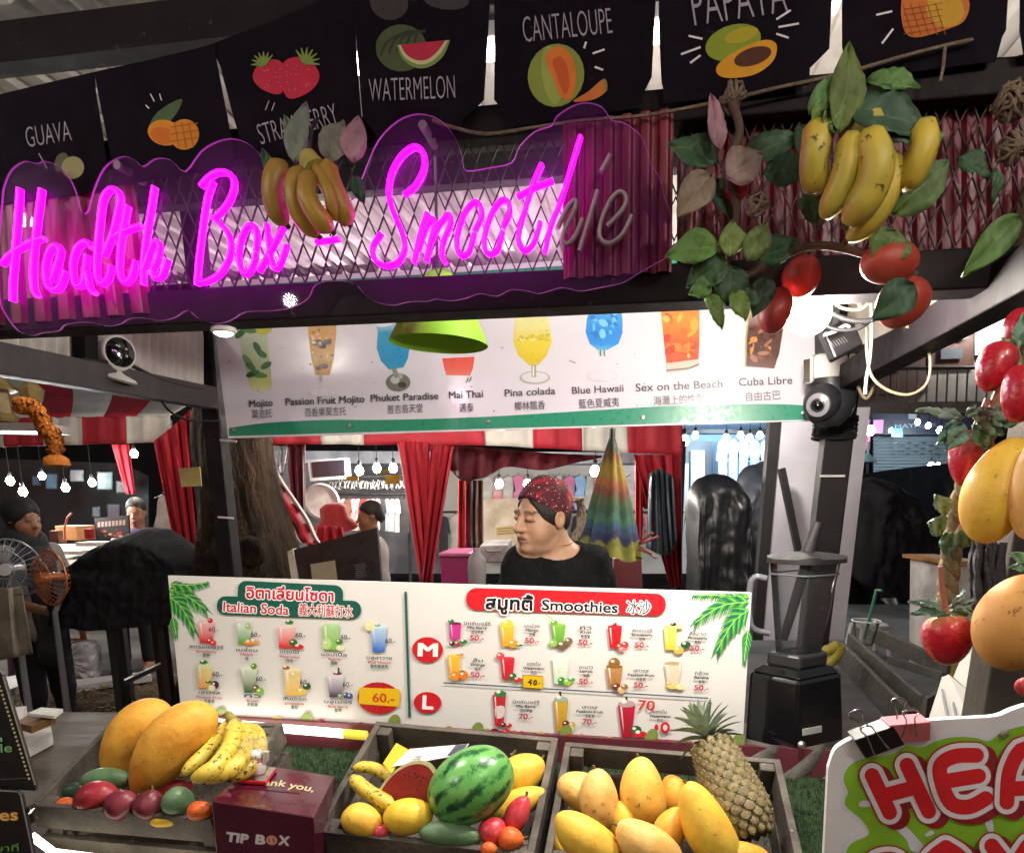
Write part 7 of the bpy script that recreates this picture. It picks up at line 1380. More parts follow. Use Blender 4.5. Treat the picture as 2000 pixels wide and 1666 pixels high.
A.poly(spline([(1650, 1668), (1662, 1646), (1696, 1628), (1684, 1602), (1654, 1576), (1650, 1560), (1656, 1546), (1648, 1526), (1650, 1508), (1664, 1490), (1692, 1480), (1740, 1472), (1770, 1456), (1800, 1458), (1834, 1444), (1870, 1438), (1905, 1440), (1930, 1446), (1952, 1432), (1990, 1418), (2060, 1408)], 5)+[(2215, 1408), (2215, 1990), (1640, 1990), (1642, 1700)], GR).up()
for b in ([(1676, 1570), (1684, 1562), (1700, 1564), (1702, 1572), (1684, 1575)], [(1735, 1605), (1765, 1610), (1795, 1640), (1810, 1662), (1780, 1660), (1768, 1636)], [(1920, 1592), (1934, 1592), (1940, 1620), (1930, 1622)], [(1806, 1628), (1818, 1620), (1824, 1626), (1812, 1632)]): A.blob(b, '#d6d9e6')
A.up()
def bubble(strokes):     # fat outlined letters: shade, dark edge, white edge, red body
    for w, c, dx, dy in ((54, '#8c1420', 14, 8), (54, '#a02818', 0, 0), (48, '#e4e4ee', 0, 0), (29, '#d01822', 0, 0)):
        for s_ in strokes:
            P_ = spline(s_, 5) if len(s_) > 2 else [(s_[0][0]+(s_[1][0]-s_[0][0])*i/4, s_[0][1]+(s_[1][1]-s_[0][1])*i/4) for i in range(5)]
            A.line([(x+dx, y+dy) for x, y in P_], w, c); e0, e1 = P_[0], P_[-1]; A.ell(e0[0]+dx, e0[1]+dy, w/2, w/2, c).ell(e1[0]+dx, e1[1]+dy, w/2, w/2, c)
            A.l += .03
        A.up(.6)
bubble([[(1702, 1512), (1736, 1584)], [(1770, 1492), (1812, 1582)], [(1722, 1552), (1790, 1534)]])
bubble([[(1904, 1472), (1862, 1474), (1834, 1492), (1838, 1530), (1856, 1566), (1890, 1572), (1922, 1556)], [(1846, 1522), (1908, 1512)]])
bubble([[(1962, 1562), (1968, 1500), (1996, 1458), (2034, 1500), (2050, 1560)], [(1978, 1536), (2034, 1532)]])
bubble([[(1728, 1740), (1700, 1712), (1704, 1680), (1740, 1672), (1768, 1696)]]); bubble([[(1842, 1648), (1812, 1674), (1806, 1712), (1860, 1724), (1876, 1676), (1842, 1648)]]); bubble([[(1930, 1644), (1964, 1696), (1940, 1740)], [(2000, 1644), (1964, 1696)]])
A.build('print', ss, CLOTHINK)
A = plane_art(KS, .0006); A.l = 2
for i in range(40): u = i/40; j = int(12+u*(len(top)-14)); A.ell(top[j][0], top[j][1]+10, 1.6, 1, '#d9d9d6')
A.build('stitching', ss, CLOTHINK)
MB().lathe([(.006, 0), (.006, .003), (.003, .004), (0, .004)], at(1961, 1433, KS-.004), -YD, 12).build('eyelet', mat('screw_zinc', '#b9b4aa', .35), ss)
CH = mat('chrome_wire', '#c9c6bd', .18, metal=1)
def clip(a, b, dn, m, label, wires):
    t = thing('binder_clip', label, 'binder clip', at((a[0]+b[0])/2, (a[1]+b[1])/2, KS-.01)); A0, B0 = at(*a, KS-.004), at(*b, KS-.004); D = at(a[0]+dn[0], a[1]+dn[1], KS-.003)-at(*a, KS-.003)
    MB().hexa([A0+D-YD*.004, B0+D-YD*.004, B0+D+YD*.026, A0+D+YD*.026], [A0-YD*.014, B0-YD*.014, B0+YD*.034, A0+YD*.034]).build('body', m, t, bevel=.002)
    for w in wires: MB().tube([at(x, y, KS-.022-.0*k) for x, y, k in spline([(x, y, i) for i, (x, y) in enumerate(w)], 5)], .0012, 6).build('wire_loop', CH, t, smooth=60)
clip((1664, 1440), (1740, 1412), (26, 40), mat('black_clip', '#19181a', .35), 'black binder clip at the corner of the splash sign', [[(1708, 1473), (1694, 1440), (1682, 1428), (1684, 1420), (1700, 1418), (1708, 1426), (1736, 1462)], [(1681, 1424), (1676, 1410), (1660, 1400), (1662, 1390), (1676, 1386), (1686, 1392), (1686, 1402), (1696, 1418)]])
clip((1732, 1411), (1812, 1404), (4, 40), mat('pink_clip', '#c8707a', .4), 'pink binder clip beside the black clip', [[(1762, 1440), (1770, 1410), (1764, 1394), (1768, 1388), (1790, 1387), (1796, 1393), (1787, 1402), (1790, 1438)], [(1752, 1404), (1750, 1382), (1742, 1372), (1744, 1365), (1760, 1363), (1771, 1369), (1767, 1380), (1768, 1392)]])
# ---- left hand menu stands
KC = 1.12; BLKP = mat('chalk_black_print', '#17181c', .45, var=.3, vs=9)
for pts, label, art in (([(-240, 1250), (-10, 1300), (5, 1318), (70, 1532), (68, 1544), (-240, 1520)], 'black menu board with a row of cream dots down its edge', 0), ([(-240, 1530), (36, 1543), (42, 1552), (68, 1680), (64, 1720), (-240, 1720)], 'black menu board with glowing orange lettering at the bottom left', 1)):
    t = thing('menu_stand', label, 'menu board', at(-80, 1600, KC+.02*art)); k = KC-.015*art
    MB().slab([at(x, y, k) for x, y in pts], YD*.006).build('panel', BLKP, t); A = plane_art(k, .0005)
    if art == 0:
        A.line([(6, 1320), (69, 1532)], 3, '#a9a596').up()
        for i in range(24): A.ell(-2+i*2.62, 1332+i*8.15, 2.6, 2.4, '#cfc59a')
        A.text('apple', -50, 1472, 25, 1467, 17, '#8fbf8a', .015).text('n', -8, 1448, 6, 1447, 12, '#8fd0a0', .03).line([(-60, 1525), (54, 1518)], 1.5, '#5a5a60')
    else:
        A.line([(-100, 1538), (35, 1545), (41, 1553), (67, 1680)], 3, '#8f8d88').up().text('Smoothies', -150, 1606, 36, 1600, 22, '#b8481c', .06).up().text('Smoothies', -150, 1606, 36, 1600, 22, '#e3cf7a', .015).text('ภาษาที่', -40, 1664, 38, 1660, 12, '#6fae5a', .01)
    A.build('print', t)
tag(MB().slab([at(56, 1578, 1.11), at(60, 1572, 1.11), at(60, 1581, 1.11), at(52, 1592, 1.11), at(48, 1588, 1.11)], YD*.01).build('metal_clip', CH, None), 'small bright metal clip between the left menu board and the crate', 'clip')
# ---- cameras, bulb, adapter and cables
cc2 = thing('security_camera', 'white and black double lens security camera on the right post', 'camera', at(1618, 820, 2.38)); KV = 2.42; WPL = mat('white_plastic', '#d8d6d2', .35); LENS = mat('black_glass', '#0c0c10', .1, coat=.5); s_ = 2.3/F
c0 = at(1622, 716, KV)
MB().hexa([at(1582, 742, KV-.05), at(1652, 744, KV-.05), at(1656, 744, KV+.05), at(1590, 742, KV+.05)], [at(1586, 692, KV-.05), at(1656, 686, KV-.05), at(1658, 690, KV+.05), at(1596, 690, KV+.05)]).build('housing', WPL, cc2, bevel=.016)
MB().hexa([at(1569, 752, KV-.06), at(1588, 748, KV-.06), at(1596, 746, KV-.01), at(1580, 750, KV-.01)], [at(1570, 698, KV-.06), at(1588, 692, KV-.06), at(1600, 690, KV-.01), at(1582, 694, KV-.01)]).build('front_head', WPL, cc2, bevel=.008)
MB().slab([at(1570, 748, KV-.064), at(1582, 746, KV-.064), at(1582, 700, KV-.064), at(1570, 703, KV-.064)], YD*.004).build('upper_lens', LENS, cc2, bevel=.004)
MB().lathe([(.068, 0), (.070, -.03), (.070, -.075), (.06, -.105), (.03, -.13), (0, -.135)], at(1624, 742, KV), ZD, 28).build('neck', mat('charcoal_plastic', '#26272b', .35), cc2, smooth=60)
bc = at(1606, 785, KV-.05); bd_ = V((-.55, -.75, -.28)).normalized()
MB().lathe([(.052*math.sin(math.pi*i/16), -.052*math.cos(math.pi*i/16)) for i in range(17)], bc, ZD, 24).build('ball', MT['charcoal_plastic'], cc2, smooth=180)
MB().lathe([(.034, .036), (.032, .048), (.020, .052), (.019, .046), (0, .046)], bc, bd_, 24).build('lens_ring', mat('silver_ring', '#8a8b8f', .3), cc2, smooth=40); MB().lathe([(.016, .045), (.014, .051), (0, .055)], bc, bd_, 18).build('lens', LENS, cc2, smooth=60)
MB().hexa([at(1660, 735, KV), at(1716, 722, KV+.06), at(1720, 715, KV+.1), at(1664, 730, KV+.04)], [at(1658, 690, KV), at(1714, 700, KV+.06), at(1718, 696, KV+.1), at(1662, 690, KV+.04)]).build('arm', WPL, cc2, bevel=.006); MB().slab([at(1716, 656, KV+.07), at(1732, 656, KV+.07), at(1728, 730, KV+.07), at(1712, 735, KV+.07)], YD*.03).build('bracket', WPL, cc2, bevel=.004)
for i in range(9): y = 815+i*5.2; MB().tube([at(1632+rnd.uniform(-2, 2)-i*.4, y, 2.6)+(XD*math.cos(t)+YD*math.sin(t))*.062+ZD*.003*math.sin(t*2+i) for t in [j*.42 for j in range(15)]], .006, 6, closed=True).build('tape_wrap', BLKM, cc2)
lc1 = thing('security_camera', 'small white round home camera on a disc base on the left rail', 'camera', hit(222, 742, pl+XD*.04, XD)); cL = hit(226, 690, pl+XD*.05, XD); r = 34*dep(cL)/F; dv = V((.75, -.66, -.05)).normalized()
MB().lathe([(0, -r*1.15), (r*.6, -r*1.0), (r*.95, -r*.5), (r, 0), (r*.93, r*.5), (r*.82, r*.62)], cL, dv, 28).build('head', WPL, lc1, smooth=80); MB().lathe([(r*.82, r*.6), (r*.72, r*.72), (r*.3, r*.8), (0, r*.8)], cL, dv, 24).build('face', LENS, lc1, smooth=60)
bL = cL-ZD*r*1.25; MB().lathe([(r*.9, -r*.28), (r*1.05, -r*.16), (r*.9, 0), (r*.3, r*.16), (0, r*.4)], bL, V((.25, 0, 1)), 24).build('base', WPL, lc1, smooth=60)
for i in range(5): a = i*1.25; q = cL+dv*r*.82+(dv.cross(ZD).normalized()*math.cos(a)+ZD*math.sin(a))*r*.32; MB().lathe([(.004, 0), (.003, .002), (0, .002)], q, dv, 8).build('sensor', mat('silver_ring', '#8a8b8f', .3), lc1)
def cable(pts, k, r, m, label, name='cable'): return MB().tube([at(x, y, k) for x, y in spline(pts, 7)], r, 7).build(name, m, None, smooth=70, label=label, cat='cable')
BCB = mat('black_cable', '#19181a', .5); BGE = mat('beige_cable', '#84755f', .5); WCB = mat('white_cable', '#bdbab6', .45)
MB().tube([hit(x, y, pl+XD*.05, XD) for x, y in spline([(230, 700), (270, 722), (300, 745), (320, 790), (345, 812), (380, 822), (430, 822)], 6)], .004, 6).build('cable', BCB, None, smooth=60, label='thin black cable running from the small white camera to the post', cat='cable')
MB().tube([hit(x, y, pl+XD*.05, XD) for x, y in spline([(160, 702), (190, 706), (250, 712), (310, 740), (370, 756), (398, 760)], 6)], .006, 6).build('cable', BCB, None, smooth=60, label='thick black cable lying along the left corrugated wall', cat='cable')
KBU = 1.52; pB = at(1581, 612, KBU); rB = 41*dep(pB)/F
bu = thing('big_bulb', 'bright round white bulb glaring beside the red fruit under the garland', 'bulb', pB)
MB().lathe([(rB*math.sin(math.pi*i/20), -rB*math.cos(math.pi*i/20)) for i in range(20)], pB, V((.35, 0, 1)), 28).build('globe', mat('bulb_glow', '#fff6e6', emit=22), bu, smooth=180)
sd_ = V((.5, .1, 1)).normalized(); MB().lathe([(.014, rB*.9), (.018, rB*1.1), (.018, rB*1.9), (.01, rB*2.1)], pB, sd_, 14).build('socket', WPL, bu, smooth=40)
lamp('bulb_light', 'POINT', pB, 42, (1, .93, .84), rB*1.06, bu)
ad = thing('power_adapter', 'black plug adapter hanging on cables above the double lens camera', 'adapter', at(1640, 668, 2.0)); u1 = (at(1666, 640, 2.0)-at(1620, 664, 2.0)).normalized(); w1 = u1.cross(YD).normalized()
MB().box(at(1641, 664, 2.0), .07, .055, .075, (u1, YD, w1)).build('body', mat('black_gloss', '#15141b', .3), ad, bevel=.006); A = Art(lambda x, y: at(x, y, 2.0-.029), -YD, .0006)
for i in range(6): A.line([(1622+i*5, 668-i*2), (1630+i*5, 678-i*2)], 1.2, '#77777c')
A.build('print', ad)
for pts, k, r, m, lb in (([(1596, 560), (1600, 590), (1640, 620), (1690, 628), (1720, 616)], 1.7, .0055, BCB, 'black cable curving right behind the bright bulb'), ([(1606, 570), (1640, 600), (1680, 604), (1702, 580), (1690, 556), (1672, 570), (1680, 600)], 1.75, .0035, BGE, 'beige cable coiled beside the bright bulb'), ([(1698, 560), (1702, 620), (1700, 690), (1692, 740), (1690, 770)], 1.9, .004, WCB, 'white cable hanging straight down by the camera bracket'), ([(1755, 630), (1790, 650), (1815, 690), (1812, 745), (1780, 770), (1740, 765), (1706, 740), (1694, 700), (1692, 640)], 1.8, .0032, BGE, 'long beige cable looped beside the double lens camera'), ([(1674, 725), (1678, 760), (1692, 778), (1704, 760), (1706, 735)], 2.3, .005, BGE, 'short beige cable loop under the camera bracket'), ([(1608, 655), (1630, 648), (1650, 636), (1660, 640)], 1.9, .004, WCB, 'white cable bent over the black plug adapter'), ([(1280, 578), (1320, 590), (1370, 600), (1400, 594)], 1.5, .005, BCB, 'black cable dipping under the beam over the orange drink'), ([(1590, 596), (1620, 640), (1680, 640), (1720, 600), (1730, 560)], 1.72, .004, BCB, 'thin black cable crossing behind the bulb toward the cream board')): cable(pts, k, r, m, lb)
for i in range(1): MB().tube([at(1626+q, 930, 2.545) for q in (-24, 24)], .004, 6).build('cable_tie', WCB, st)
for x0, y0, x1 in ((430, 860, 462), (426, 1010, 456)): MB().tube([at(x0, y0, 2.565), at(x1, y0+2, 2.565)], .004, 6).build('cable_tie', WCB, st)
# ---- green lamp shade hung behind the beam
gl = thing('pendant_lamp', 'lime green cone lampshade hanging in front of the cocktail sign', 'lamp', at(857, 690, 1.9)); KG2 = 1.9; ce = at(857, 672, KG2); rr = 96*dep(ce)/F; hh = at(857, 545, KG2).z-ce.z
GLM = mat('lime_plastic', '#8cc832', .65, var=.15, vs=7, speck='#5f7a1c', ss=26, st=.72)
MB().lathe([(rr, 0), (rr*.40, hh), (rr*.16, hh*1.12)], ce, V((.05, 0, 1)), 48, cap=False).build('shade', GLM, gl, smooth=60, solid=.003); MB().lathe([(.012, hh*1.05), (.014, hh*1.3), (.006, hh*1.35)], ce, ZD, 14).build('socket', BCB, gl); MB().tube([ce+ZD*hh*1.3, V((ce.x, ce.y, 2.48))], .004, 6).build('cord', BCB, gl)
# ---- leaves, hanging bananas and hanging fruit
LEAFM = mat('leaf_skin', '#ffffff', .58, attr=True, var=.35, vs=26, bump=.15, bs=70, spec=.35)
LG = [('#5a7a40', '#7d9a5c'), ('#34543a', '#547458'), ('#6b9444', '#93b468'), ('#7d7c70', '#8f9a80')]; EUC = ('#7ca68c', '#a8c6b0')
def leaf(root, base, tip, w, k, m, curl=.3, back=.0, tw=0):
    b = at(*base, k); t = at(*tip, k-back); d = (t-b); L = d.length; d.normalized(); d = d/L; s_ = d.cross(CF).normalized(); nrm = s_.cross(d).normalized()
    if nrm.dot(CF) > 0: nrm = -nrm
    s2 = s_*math.cos(tw)+nrm*math.sin(tw); n2 = s2.cross(d); n2 = n2 if n2.dot(nrm) > 0 else -n2; ww = w*dep(b)/F; vs = []; cc = []; n = 12; cross = (-1, -.55, -.07, 0, .07, .55, 1); ph = rnd.random()*6; hv = [rnd.uniform(.8, 1.2), rnd.uniform(.88, 1.12), rnd.uniform(.75, 1.15)]; c0, c1 = (tuple(p_*h_ for p_, h_ in zip(lin(x_), hv)) for x_ in m); K = len(cross)
    for i in range(n+1):
        q = i/n; wi = ww*(math.sin(math.pi*q**.75)**.85 if 0 < q < 1 else 0); c = b+d*(L*q)+n2*(curl*L*(.25*math.sin(math.pi*q)-.15*q*q))
        for x in cross: vs.append(c+s2*(wi*x)+n2*(abs(x)*wi*.28+.003*math.sin(9*q+4*x+ph)+.0015*math.sin(34*q-6*abs(x)))); z_ = .9 if x == 0 else .14*(1+math.sin(34*q-6*abs(x))); e_ = .85+.15*math.sin(5*q+ph); cc.append(tuple((p_*(1-z_)+r_*z_)*e_ for p_, r_ in zip(c0, c1)))
    fs = [(i*K+j, i*K+j+1, i*K+K+1+j, i*K+K+j) for i in range(n) for j in range(K-1)]
    return MB().addc(vs, fs, cc).build('leaf', LEAFM, root, smooth=80, solid=.0007)
def hang_bananas(px, pts, k, label, m, rad):
    t = thing('hanging_bananas', label, 'bananas', at(*px, k))
    for i, (p, r) in enumerate(pts): P_ = [at(x, y, k-.03-.015*(i % 3)-.015*math.sin(j*1.3)) for j, (x, y) in enumerate(p)]; banana(t, P_, r*dep(P_[0])/F, m)
    return t
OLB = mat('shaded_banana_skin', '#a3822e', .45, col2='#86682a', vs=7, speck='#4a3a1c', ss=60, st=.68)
hb = hang_bananas((600, 300), (([(556, 318), (534, 350), (536, 400), (560, 440)], 21), ([(590, 328), (574, 370), (586, 420), (622, 462)], 19), ([(606, 336), (598, 380), (622, 425), (648, 452)], 19), ([(636, 316), (646, 360), (668, 410), (682, 436)], 21), ([(612, 320), (640, 370), (650, 410), (655, 425)], 13)), 1.30, 'imitation banana bunch hanging before the neon sign', OLB, 0)
MB().tube([at(600, 298, 1.27), at(606, 322, 1.27), at(618, 338, 1.26)], [.012, .02, .022], 10).build('stalk', BSTM, hb, smooth=60)
for b, t, w, m, c in (((575, 320), (598, 198), 24, LG[3], .3), ((600, 318), (556, 230), 22, LG[3], -.4), ((640, 318), (672, 235), 30, LG[3], .2), ((690, 318), (700, 226), 26, ('#b8809a', '#a08a90'), .3), ((535, 345), (512, 290), 12, LG[1], .2), ((690, 345), (712, 400), 14, LG[1], .2)): leaf(hb, b, t, w, 1.285, m, c)
MB().tube([at(604, 300, 1.28), at(610, 250, 1.33), at(620, 232, 1.385)], .003, 6).build('hook_wire', IRON, hb)
KH = 1.22
hb = hang_bananas((1690, 260), (([(1600, 232), (1594, 280), (1590, 330), (1598, 380)], 26), ([(1660, 262), (1658, 310), (1640, 370), (1608, 428)], 25), ([(1690, 258), (1712, 310), (1700, 370), (1652, 440)], 32), ([(1740, 300), (1742, 350), (1710, 420), (1655, 470)], 22), ([(1800, 238), (1806, 280), (1786, 330), (1760, 372)], 26)), KH, 'large imitation yellow banana bunch hanging at the right of the beam', BANC, 0)
MB().tube([at(1664, 232, KH-.03), at(1690, 250, KH-.03), at(1700, 268, KH-.03)], [.02, .03, .03], 10).build('stalk', BSTM, hb, smooth=60)
for b, t, w, m, c in (((1640, 262), (1660, 80), 34, LG[0], .2), ((1580, 225), (1650, 140), 22, LG[0], .3), ((1690, 160), (1800, 170), 22, LG[0], .4), ((1660, 210), (1815, 260), 46, LG[1], .3), ((1700, 230), (1820, 290), 30, LG[1], .1), ((1590, 250), (1640, 180), 26, LG[2], .2), ((1630, 262), (1622, 190), 24, LG[0], .2)): leaf(hb, b, t, w, KH-.05, m, c)
vg = thing('leaf_garland', 'artificial vine of large green leaves hanging along the right of the beam', 'garland', at(1500, 500, 1.25)); KV2 = 1.27
for b, t, w, m, c, k in (((1405, 295), (1388, 182), 18, ('#a8789a', '#9a8a90'), .2, 0), ((1390, 340), (1322, 425), 34, LG[3], .2, -.02), ((1420, 350), (1490, 300), 38, ('#8a7f80', '#a09a94'), .3, -.02), ((1400, 320), (1305, 280), 34, LG[1], .2, .02), ((1400, 350), (1430, 430), 26, LG[1], .2, .02), ((1450, 310), (1570, 270), 30, LG[1], .2, .02), ((1490, 340), (1580, 340), 34, LG[1], .3, .01), ((1405, 480), (1298, 500), 33, LG[2], .3, -.03), ((1425, 500), (1432, 430), 26, LG[2], .2, -.03), ((1460, 510), (1500, 432), 26, LG[0], .3, -.03), ((1420, 510), (1340, 560), 34, LG[1], .2, -.02), ((1430, 520), (1420, 600), 34, LG[1], .2, -.02), ((1480, 510), (1560, 470), 30, LG[1], .3, .0), ((1390, 560), (1345, 575), 20, LG[2], .3, -.03), ((1380, 575), (1412, 642), 16, LG[2], .5, -.03), ((1430, 570), (1458, 626), 20, LG[2], .3, -.03), ((1470, 560), (1440, 600), 30, LG[1], .2, -.01), ((1500, 540), (1470, 620), 24, LG[1], .2, 0), ((1570, 380), (1600, 440), 30, LG[1], .2, .02), ((1700, 430), (1840, 310+5), 0, LG[0], .3, -.04), ((1740, 420), (1856, 312), 42, LG[0], .3, -.05), ((1750, 450), (1710, 520), 44, LG[0], .2, -.05), ((1870, 310), (1935, 345), 24, LG[1], .3, .0), ((1945, 330), (1940, 400), 12, LG[1], .3, .0), ((1990, 420), (1880, 540), 30, LG[0], .2, -.04), ((1720, 560), (1790, 590), 0, LG[1], .2, -.05), ((1785, 555), (1705, 625), 36, LG[1], .25, -.07), ((1560, 240), (1585, 380), 22, LG[1], .2, .02), ((1820, 250), (1815, 300), 20, LG[0], .2, .01)):
    if w: leaf(vg, b, t, w, KV2+k, m, c)
JT = mat('jute_twine', '#7a6a58', .9)
MB().tube([at(x, y, KV2) for x, y in spline([(1430, 200), (1445, 260), (1420, 330), (1440, 420), (1410, 500), (1450, 540), (1530, 500), (1600, 480), (1700, 500), (1790, 540)], 6)], .006, 7).build('stem', mat('brown_vine', '#4a3a30', .9), vg, smooth=60)
def knot(px, py, k, r, label):
    m = MB(); c = at(px, py, k)
    for i in range(9): a = [rnd.gauss(0, 1) for _ in range(6)]; X_ = V(a[:3]).normalized(); Y_ = X_.cross(V(a[3:])).normalized(); m.tube([c+(X_*math.cos(t)*r+Y_*math.sin(t)*r*.8)+ZD*rnd.uniform(-.2, .2)*r for t in [j*.52 for j in range(12)]], .0028, 6, closed=True)
    m.build('twine_knot', JT, None, smooth=60, label=label, cat='twine knot')
knot(1432, 190, 1.36, .02, 'brown twine knot above the pinkish leaves'); knot(1975, 200, 1.36, .026, 'large twine knot hanging at the right end of the beam'); knot(1478, 402, 1.25, .015, 'small twine knot between the vine leaves'); knot(1975, 290, 1.36, .02, 'lower loop of twine below the large knot at the right end')
cable([(1846, 90), (1842, 130), (1836, 160)], 1.38, .0025, JT, 'short twine end hanging from the beam knot at the pineapple flag', 'twine_end')
APR = mat('imitation_apple_skin', '#a0302c', .5, col2='#8f2a2a', vs=9, bump=.1, bs=60, speck='#c97a5a', ss=60, st=.7); APB = mat('bright_red_apple_skin', '#c01e30', .3, col2='#a8182a', vs=9, bump=.15, bs=60, speck='#d9606a', ss=90, st=.7, coat=.2); TOM = mat('orange_red_skin', '#a83e2a', .5, col2='#9a3428', vs=9, bump=.05, bs=60)
for x, y, a, b, an, m, k, lb in ((1738, 512, 56, 40, 5, TOM, 1.24, 'orange red imitation fruit under the large hanging bananas'), (1765, 590, 52, 46, 30, TOM, 1.27, 'orange red imitation fruit half covered by a broad leaf'), (1515, 606, 44, 32, 70, APR, 1.36, 'dull red imitation fruit just left of the bright bulb'), (1566, 540, 40, 36, 70, APR, 1.4, 'dull red imitation fruit above the bright bulb'), (1438, 372, 24, 22, 40, APB, 1.29, 'small bright red berry among the pinkish leaves')):
    fruit_at(at(x, y, k), a, b, an, m, 'hanging_fruit', lb, 'imitation fruit', skew=.05, bend=.03, stem=False)
# rope garland at the right
KR = 1.08
rg = thing('rope_garland', 'thick twisted rope hung with imitation fruit down the right front post', 'garland', at(1880, 1160, KR)); path = spline([(2040, 560), (2000, 640), (1985, 700), (1958, 780), (1930, 840), (1905, 900), (1885, 950), (1872, 1000), (1864, 1050), (1856, 1095), (1852, 1140), (1850, 1180)], 10)
P_ = [at(x, y, KR) for x, y in path]; RM = mat('pale_rope', '#8a7a5a', .9, var=.35, vs=60, bump=.5, bs=160)
for s_ in range(3): MB().tube([p+(CR*math.cos(i*.30+s_*2.094)+CF*math.sin(i*.30+s_*2.094))*.0065 for i, p in enumerate(P_)], .0072, 8).build('strand', RM, rg, smooth=60)
for (x, y), brs in (((1890, 820), [((1880, 818), (1790, 800), 12), ((1870, 822), (1830, 870), 20), ((1880, 826), (1850, 880), 22), ((1900, 815), (1940, 800), 14), ((1905, 828), (1960, 850), 16), ((1900, 830), (1925, 880), 16), ((1890, 815), (1905, 790), 10), ((1930, 815), (1990, 800), 18), ((1935, 820), (1985, 830), 16)]), ((1855, 1010), [((1850, 1005), (1826, 965), 17), ((1846, 1035), (1812, 1020), 22), ((1852, 1042), (1852, 1090), 18), ((1866, 1040), (1895, 1066), 24), ((1846, 1040), (1856, 1068), 14)]), ((1980, 690), [((1985, 700), (1955, 660), 18), ((1980, 690), (1945, 690), 18), ((1980, 700), (1975, 740), 16), ((1990, 680), (2000, 610), 16)]), ((1990, 1090), [((2005, 1100), (1975, 1080), 12), ((2010, 1110), (1970, 1108), 10)])):
    for b, t, w in brs: leaf(rg, b, t, w, KR-.03, EUC, .2, 0, rnd.uniform(-.3, .3))
for a, b in (((1850, 1068), (1900, 1000)), ((1905, 830), (1930, 780)), ((1930, 815), (1950, 760))): MB().tube([at(*a, KR-.02), at(*b, KR-.02)], [.003, .0045], 7).build('twig', mat('pink_twig', '#a06a5a', .7), rg)
for x, y, a, b, an, m, k, nm, lb in ((1918, 880, 36, 22, 80, APR, 1.14, 'hanging_apple', 'dull red imitation fruit behind the rope'), (1950, 957, 108, 58, 70, YGM, 1.0, 'hanging_mango', 'large orange imitation mango hanging on the rope'), (2012, 955, 98, 34, 84, PKM, .96, 'hanging_mango', 'peach imitation mango cut by the right edge'), (1985, 1214, 98, 70, 70, mat('pale_orange_mango_skin', '#e0ab62', .68, col2='#c98f45', vs=6, speck='#8a5a2a', ss=50, st=.62, bump=.1, bs=60, sss=.1), .95, 'hanging_mango', 'pale freckled imitation mango hanging lowest at the right'), (2004, 1340, 20, 18, 60, PIF, 1.0, 'hanging_berry', 'small pink imitation berry below the pale mango'), (1875, 1005, 20, 11, 70, TOM, 1.1, 'hanging_berry', 'small brown orange berry on the rope')):
    fruit_at(at(x, y, k), a, b, an, m, nm, lb, 'imitation fruit', skew=.08 if 'apple' not in nm else .12, bend=.05, stem=False, nd=(32, 28))
# strawberries: dented seeds, pale shoulder, pointed tip
SBM = mat('strawberry_skin', '#ffffff', .3, attr=True, bump=.2, bs=55, coat=.25, var=.15, vs=30)
def strawberry(c, a, b, ang, name, label, pale=.36, red='#c01c30'):
    s_ = dep(c)/F; t_ = thing(name, label, 'imitation fruit', c); m = MB(); nu, nv = 44, 48; vs = []; cc = []; ax = CR*math.cos(R(ang))+CU*math.sin(R(ang)); sd = ax.cross(CF).normalized(); fw = ax.cross(sd)
    for i in range(nu+1):
        t = i/nu; z = math.cos(math.pi*t)-.2*math.exp(-(t/.09)**2)-(.12*math.sin(math.pi*(t-.5)) if t > .5 else 0); r = math.sin(math.pi*t)**.8*(1.05-.42*t**1.6)
        for j in range(nv):
            f = 2*math.pi*j/nv; pit = max(0, math.sin(9*f+(math.pi if int(t*11) % 2 else 0))*math.sin(22*math.pi*t/2)); pit = pit**4; du = 1-.03*pit
            vs.append(c+(sd*math.cos(f)+fw*math.sin(f))*(r*b*s_*du)+ax*(z*a*s_)); g_ = max(0, min(1, (pale-t+.05*math.sin(3*f))/.2)); cc.append(tuple((p*(1-g_)+q*g_)*(1-.35*pit) for p, q in zip(lin(red), lin('#c08a5c'))))
    m.addc(vs, [(i*nv+j, i*nv+(j+1) % nv, (i+1)*nv+(j+1) % nv, (i+1)*nv+j) for i in range(nu) for j in range(nv)], cc).build('fruit', SBM, t_, smooth=80); return t_
sb_ = strawberry(at(1850, 1246, 1.03), 47, 50, 92, 'hanging_strawberry', 'big imitation strawberry with a pale shoulder hanging at the end of the rope')
for x, y, a, b, an, k, lb in ((1945, 715, 46, 38, 70, 1.05, 'imitation strawberry with green leaves near the top of the rope'), (1990, 640, 36, 30, 75, 1.07, 'topmost imitation strawberry at the right edge'), (1994, 766, 54, 38, 82, 1.0, 'dark imitation strawberry low at the right edge below the upper leaves'), (1890, 892, 52, 37, 84, 1.08, 'imitation strawberry left of the rope beside the big mango')): strawberry(at(x, y, k), a, b, an, 'hanging_strawberry', lb, .12, '#b81a2c')
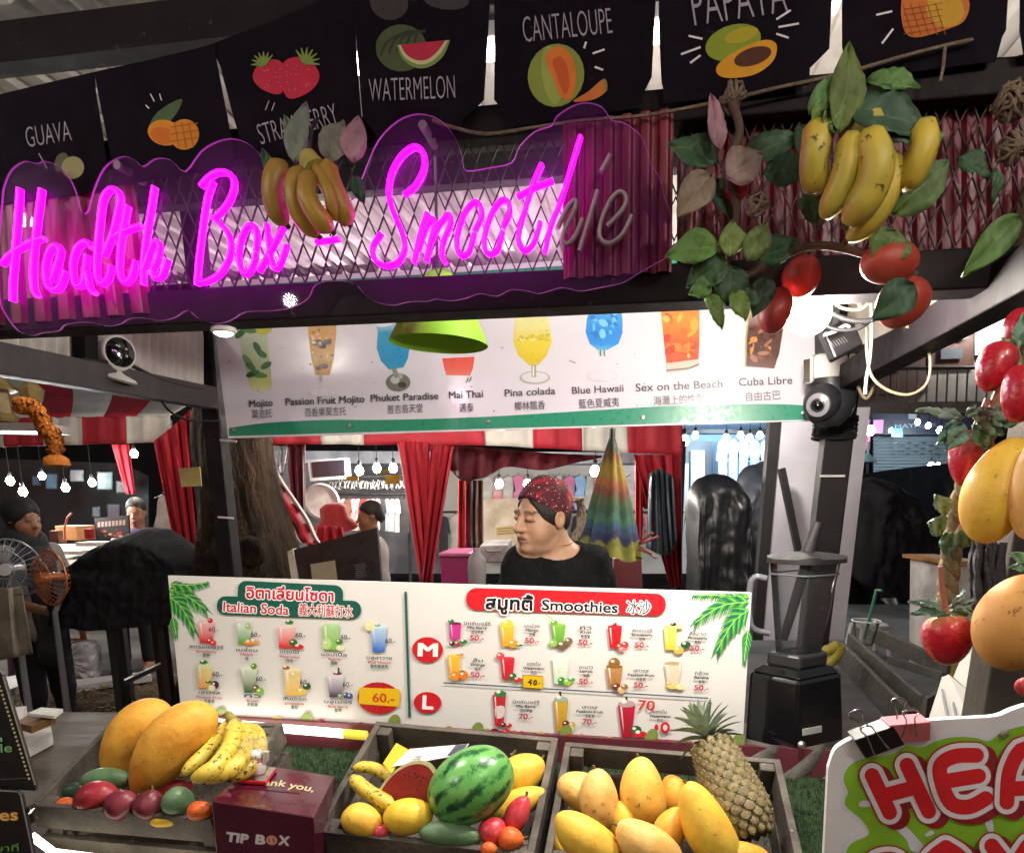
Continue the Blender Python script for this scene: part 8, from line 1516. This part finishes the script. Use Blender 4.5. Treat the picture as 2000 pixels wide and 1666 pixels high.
for b, t, w in (((1850, 1196), (1776, 1172), 10), ((1848, 1198), (1780, 1196), 12), ((1852, 1198), (1836, 1210), 12), ((1856, 1194), (1905, 1170), 10), ((1858, 1198), (1902, 1194), 12), ((1856, 1186), (1886, 1152), 11), ((1842, 1196), (1800, 1178), 12), ((1862, 1200), (1866, 1212), 10)): leaf(sb_, b, t, w, 1.03, EUC, .3, .0, .5)
MB().tube([at(1848, 1200, 1.03), at(1840, 1150, 1.03), at(1836, 1106, 1.03)], [.004, .004, .003], 7).build('stem', mat('pink_twig', '#a06a5a', .7), sb_)
# dark ropes coiled on the post
dr = thing('coiled_rope', 'dark ropes looped in a hank on the right front post', 'rope', at(1925, 1250, 1.3)); DRM = mat('dark_rope', '#3f3d40', .9, bump=.6, bs=160, var=.3, vs=60)
for i, (x0, x1) in enumerate(((1898, 1930), (1908, 1936), (1918, 1944), (1928, 1950), (1938, 1956))):
    c_ = spline([(x0+6, 1058), (x0, 1110), (x0+4, 1180), (x0+12, 1240), ((x0+x1)/2+6, 1262), (x1-4, 1230), (x1, 1150), (x1+2, 1060)], 7); C3_ = [at(x, y, 1.31-.012*(i % 2)) for x, y in c_]
    for s_ in range(2): MB().tube([p+(CR*math.cos(j*.5+s_*3.14)+CF*math.sin(j*.5+s_*3.14))*.0028 for j, p in enumerate(C3_)], .0042, 6).build('strand', DRM, dr, smooth=60)
# ---- festoon bulbs that hang in front of the stall, seen as reflections in the sign
for i, (x, y, z) in enumerate(((-2.0, .66, 2.41), (-1.18, .36, 2.16), (.5, .02, 2.28), (.95, .3, 2.3))):
    p = V((x, y, z)); t = thing('festoon_bulb', ('round bulb over the walkway far out on the left', 'round bulb over the walkway before the plum crate', 'round bulb over the walkway before the mango crate', 'round bulb over the walkway before the splash sign')[i], 'bulb', p, 'bulbs over the walkway')
    MB().lathe([(.02*math.sin(math.pi*j/14), -.02*math.cos(math.pi*j/14)) for j in range(14)], p, ZD, 18).build('globe', mat('bulb_glow', '#fff6e6', emit=22), t, smooth=180); MB().tube([p+ZD*.018, p+ZD*.08], .011, 10).build('socket', IRON, t); MB().tube([p+ZD*.08, V((x, y, 2.49))], .004, 6).build('cord', BCB, t)
    lamp('bulb_light', 'POINT', p, (14, 12, 11, 9)[i], (1, .93, .84), .0225, t)
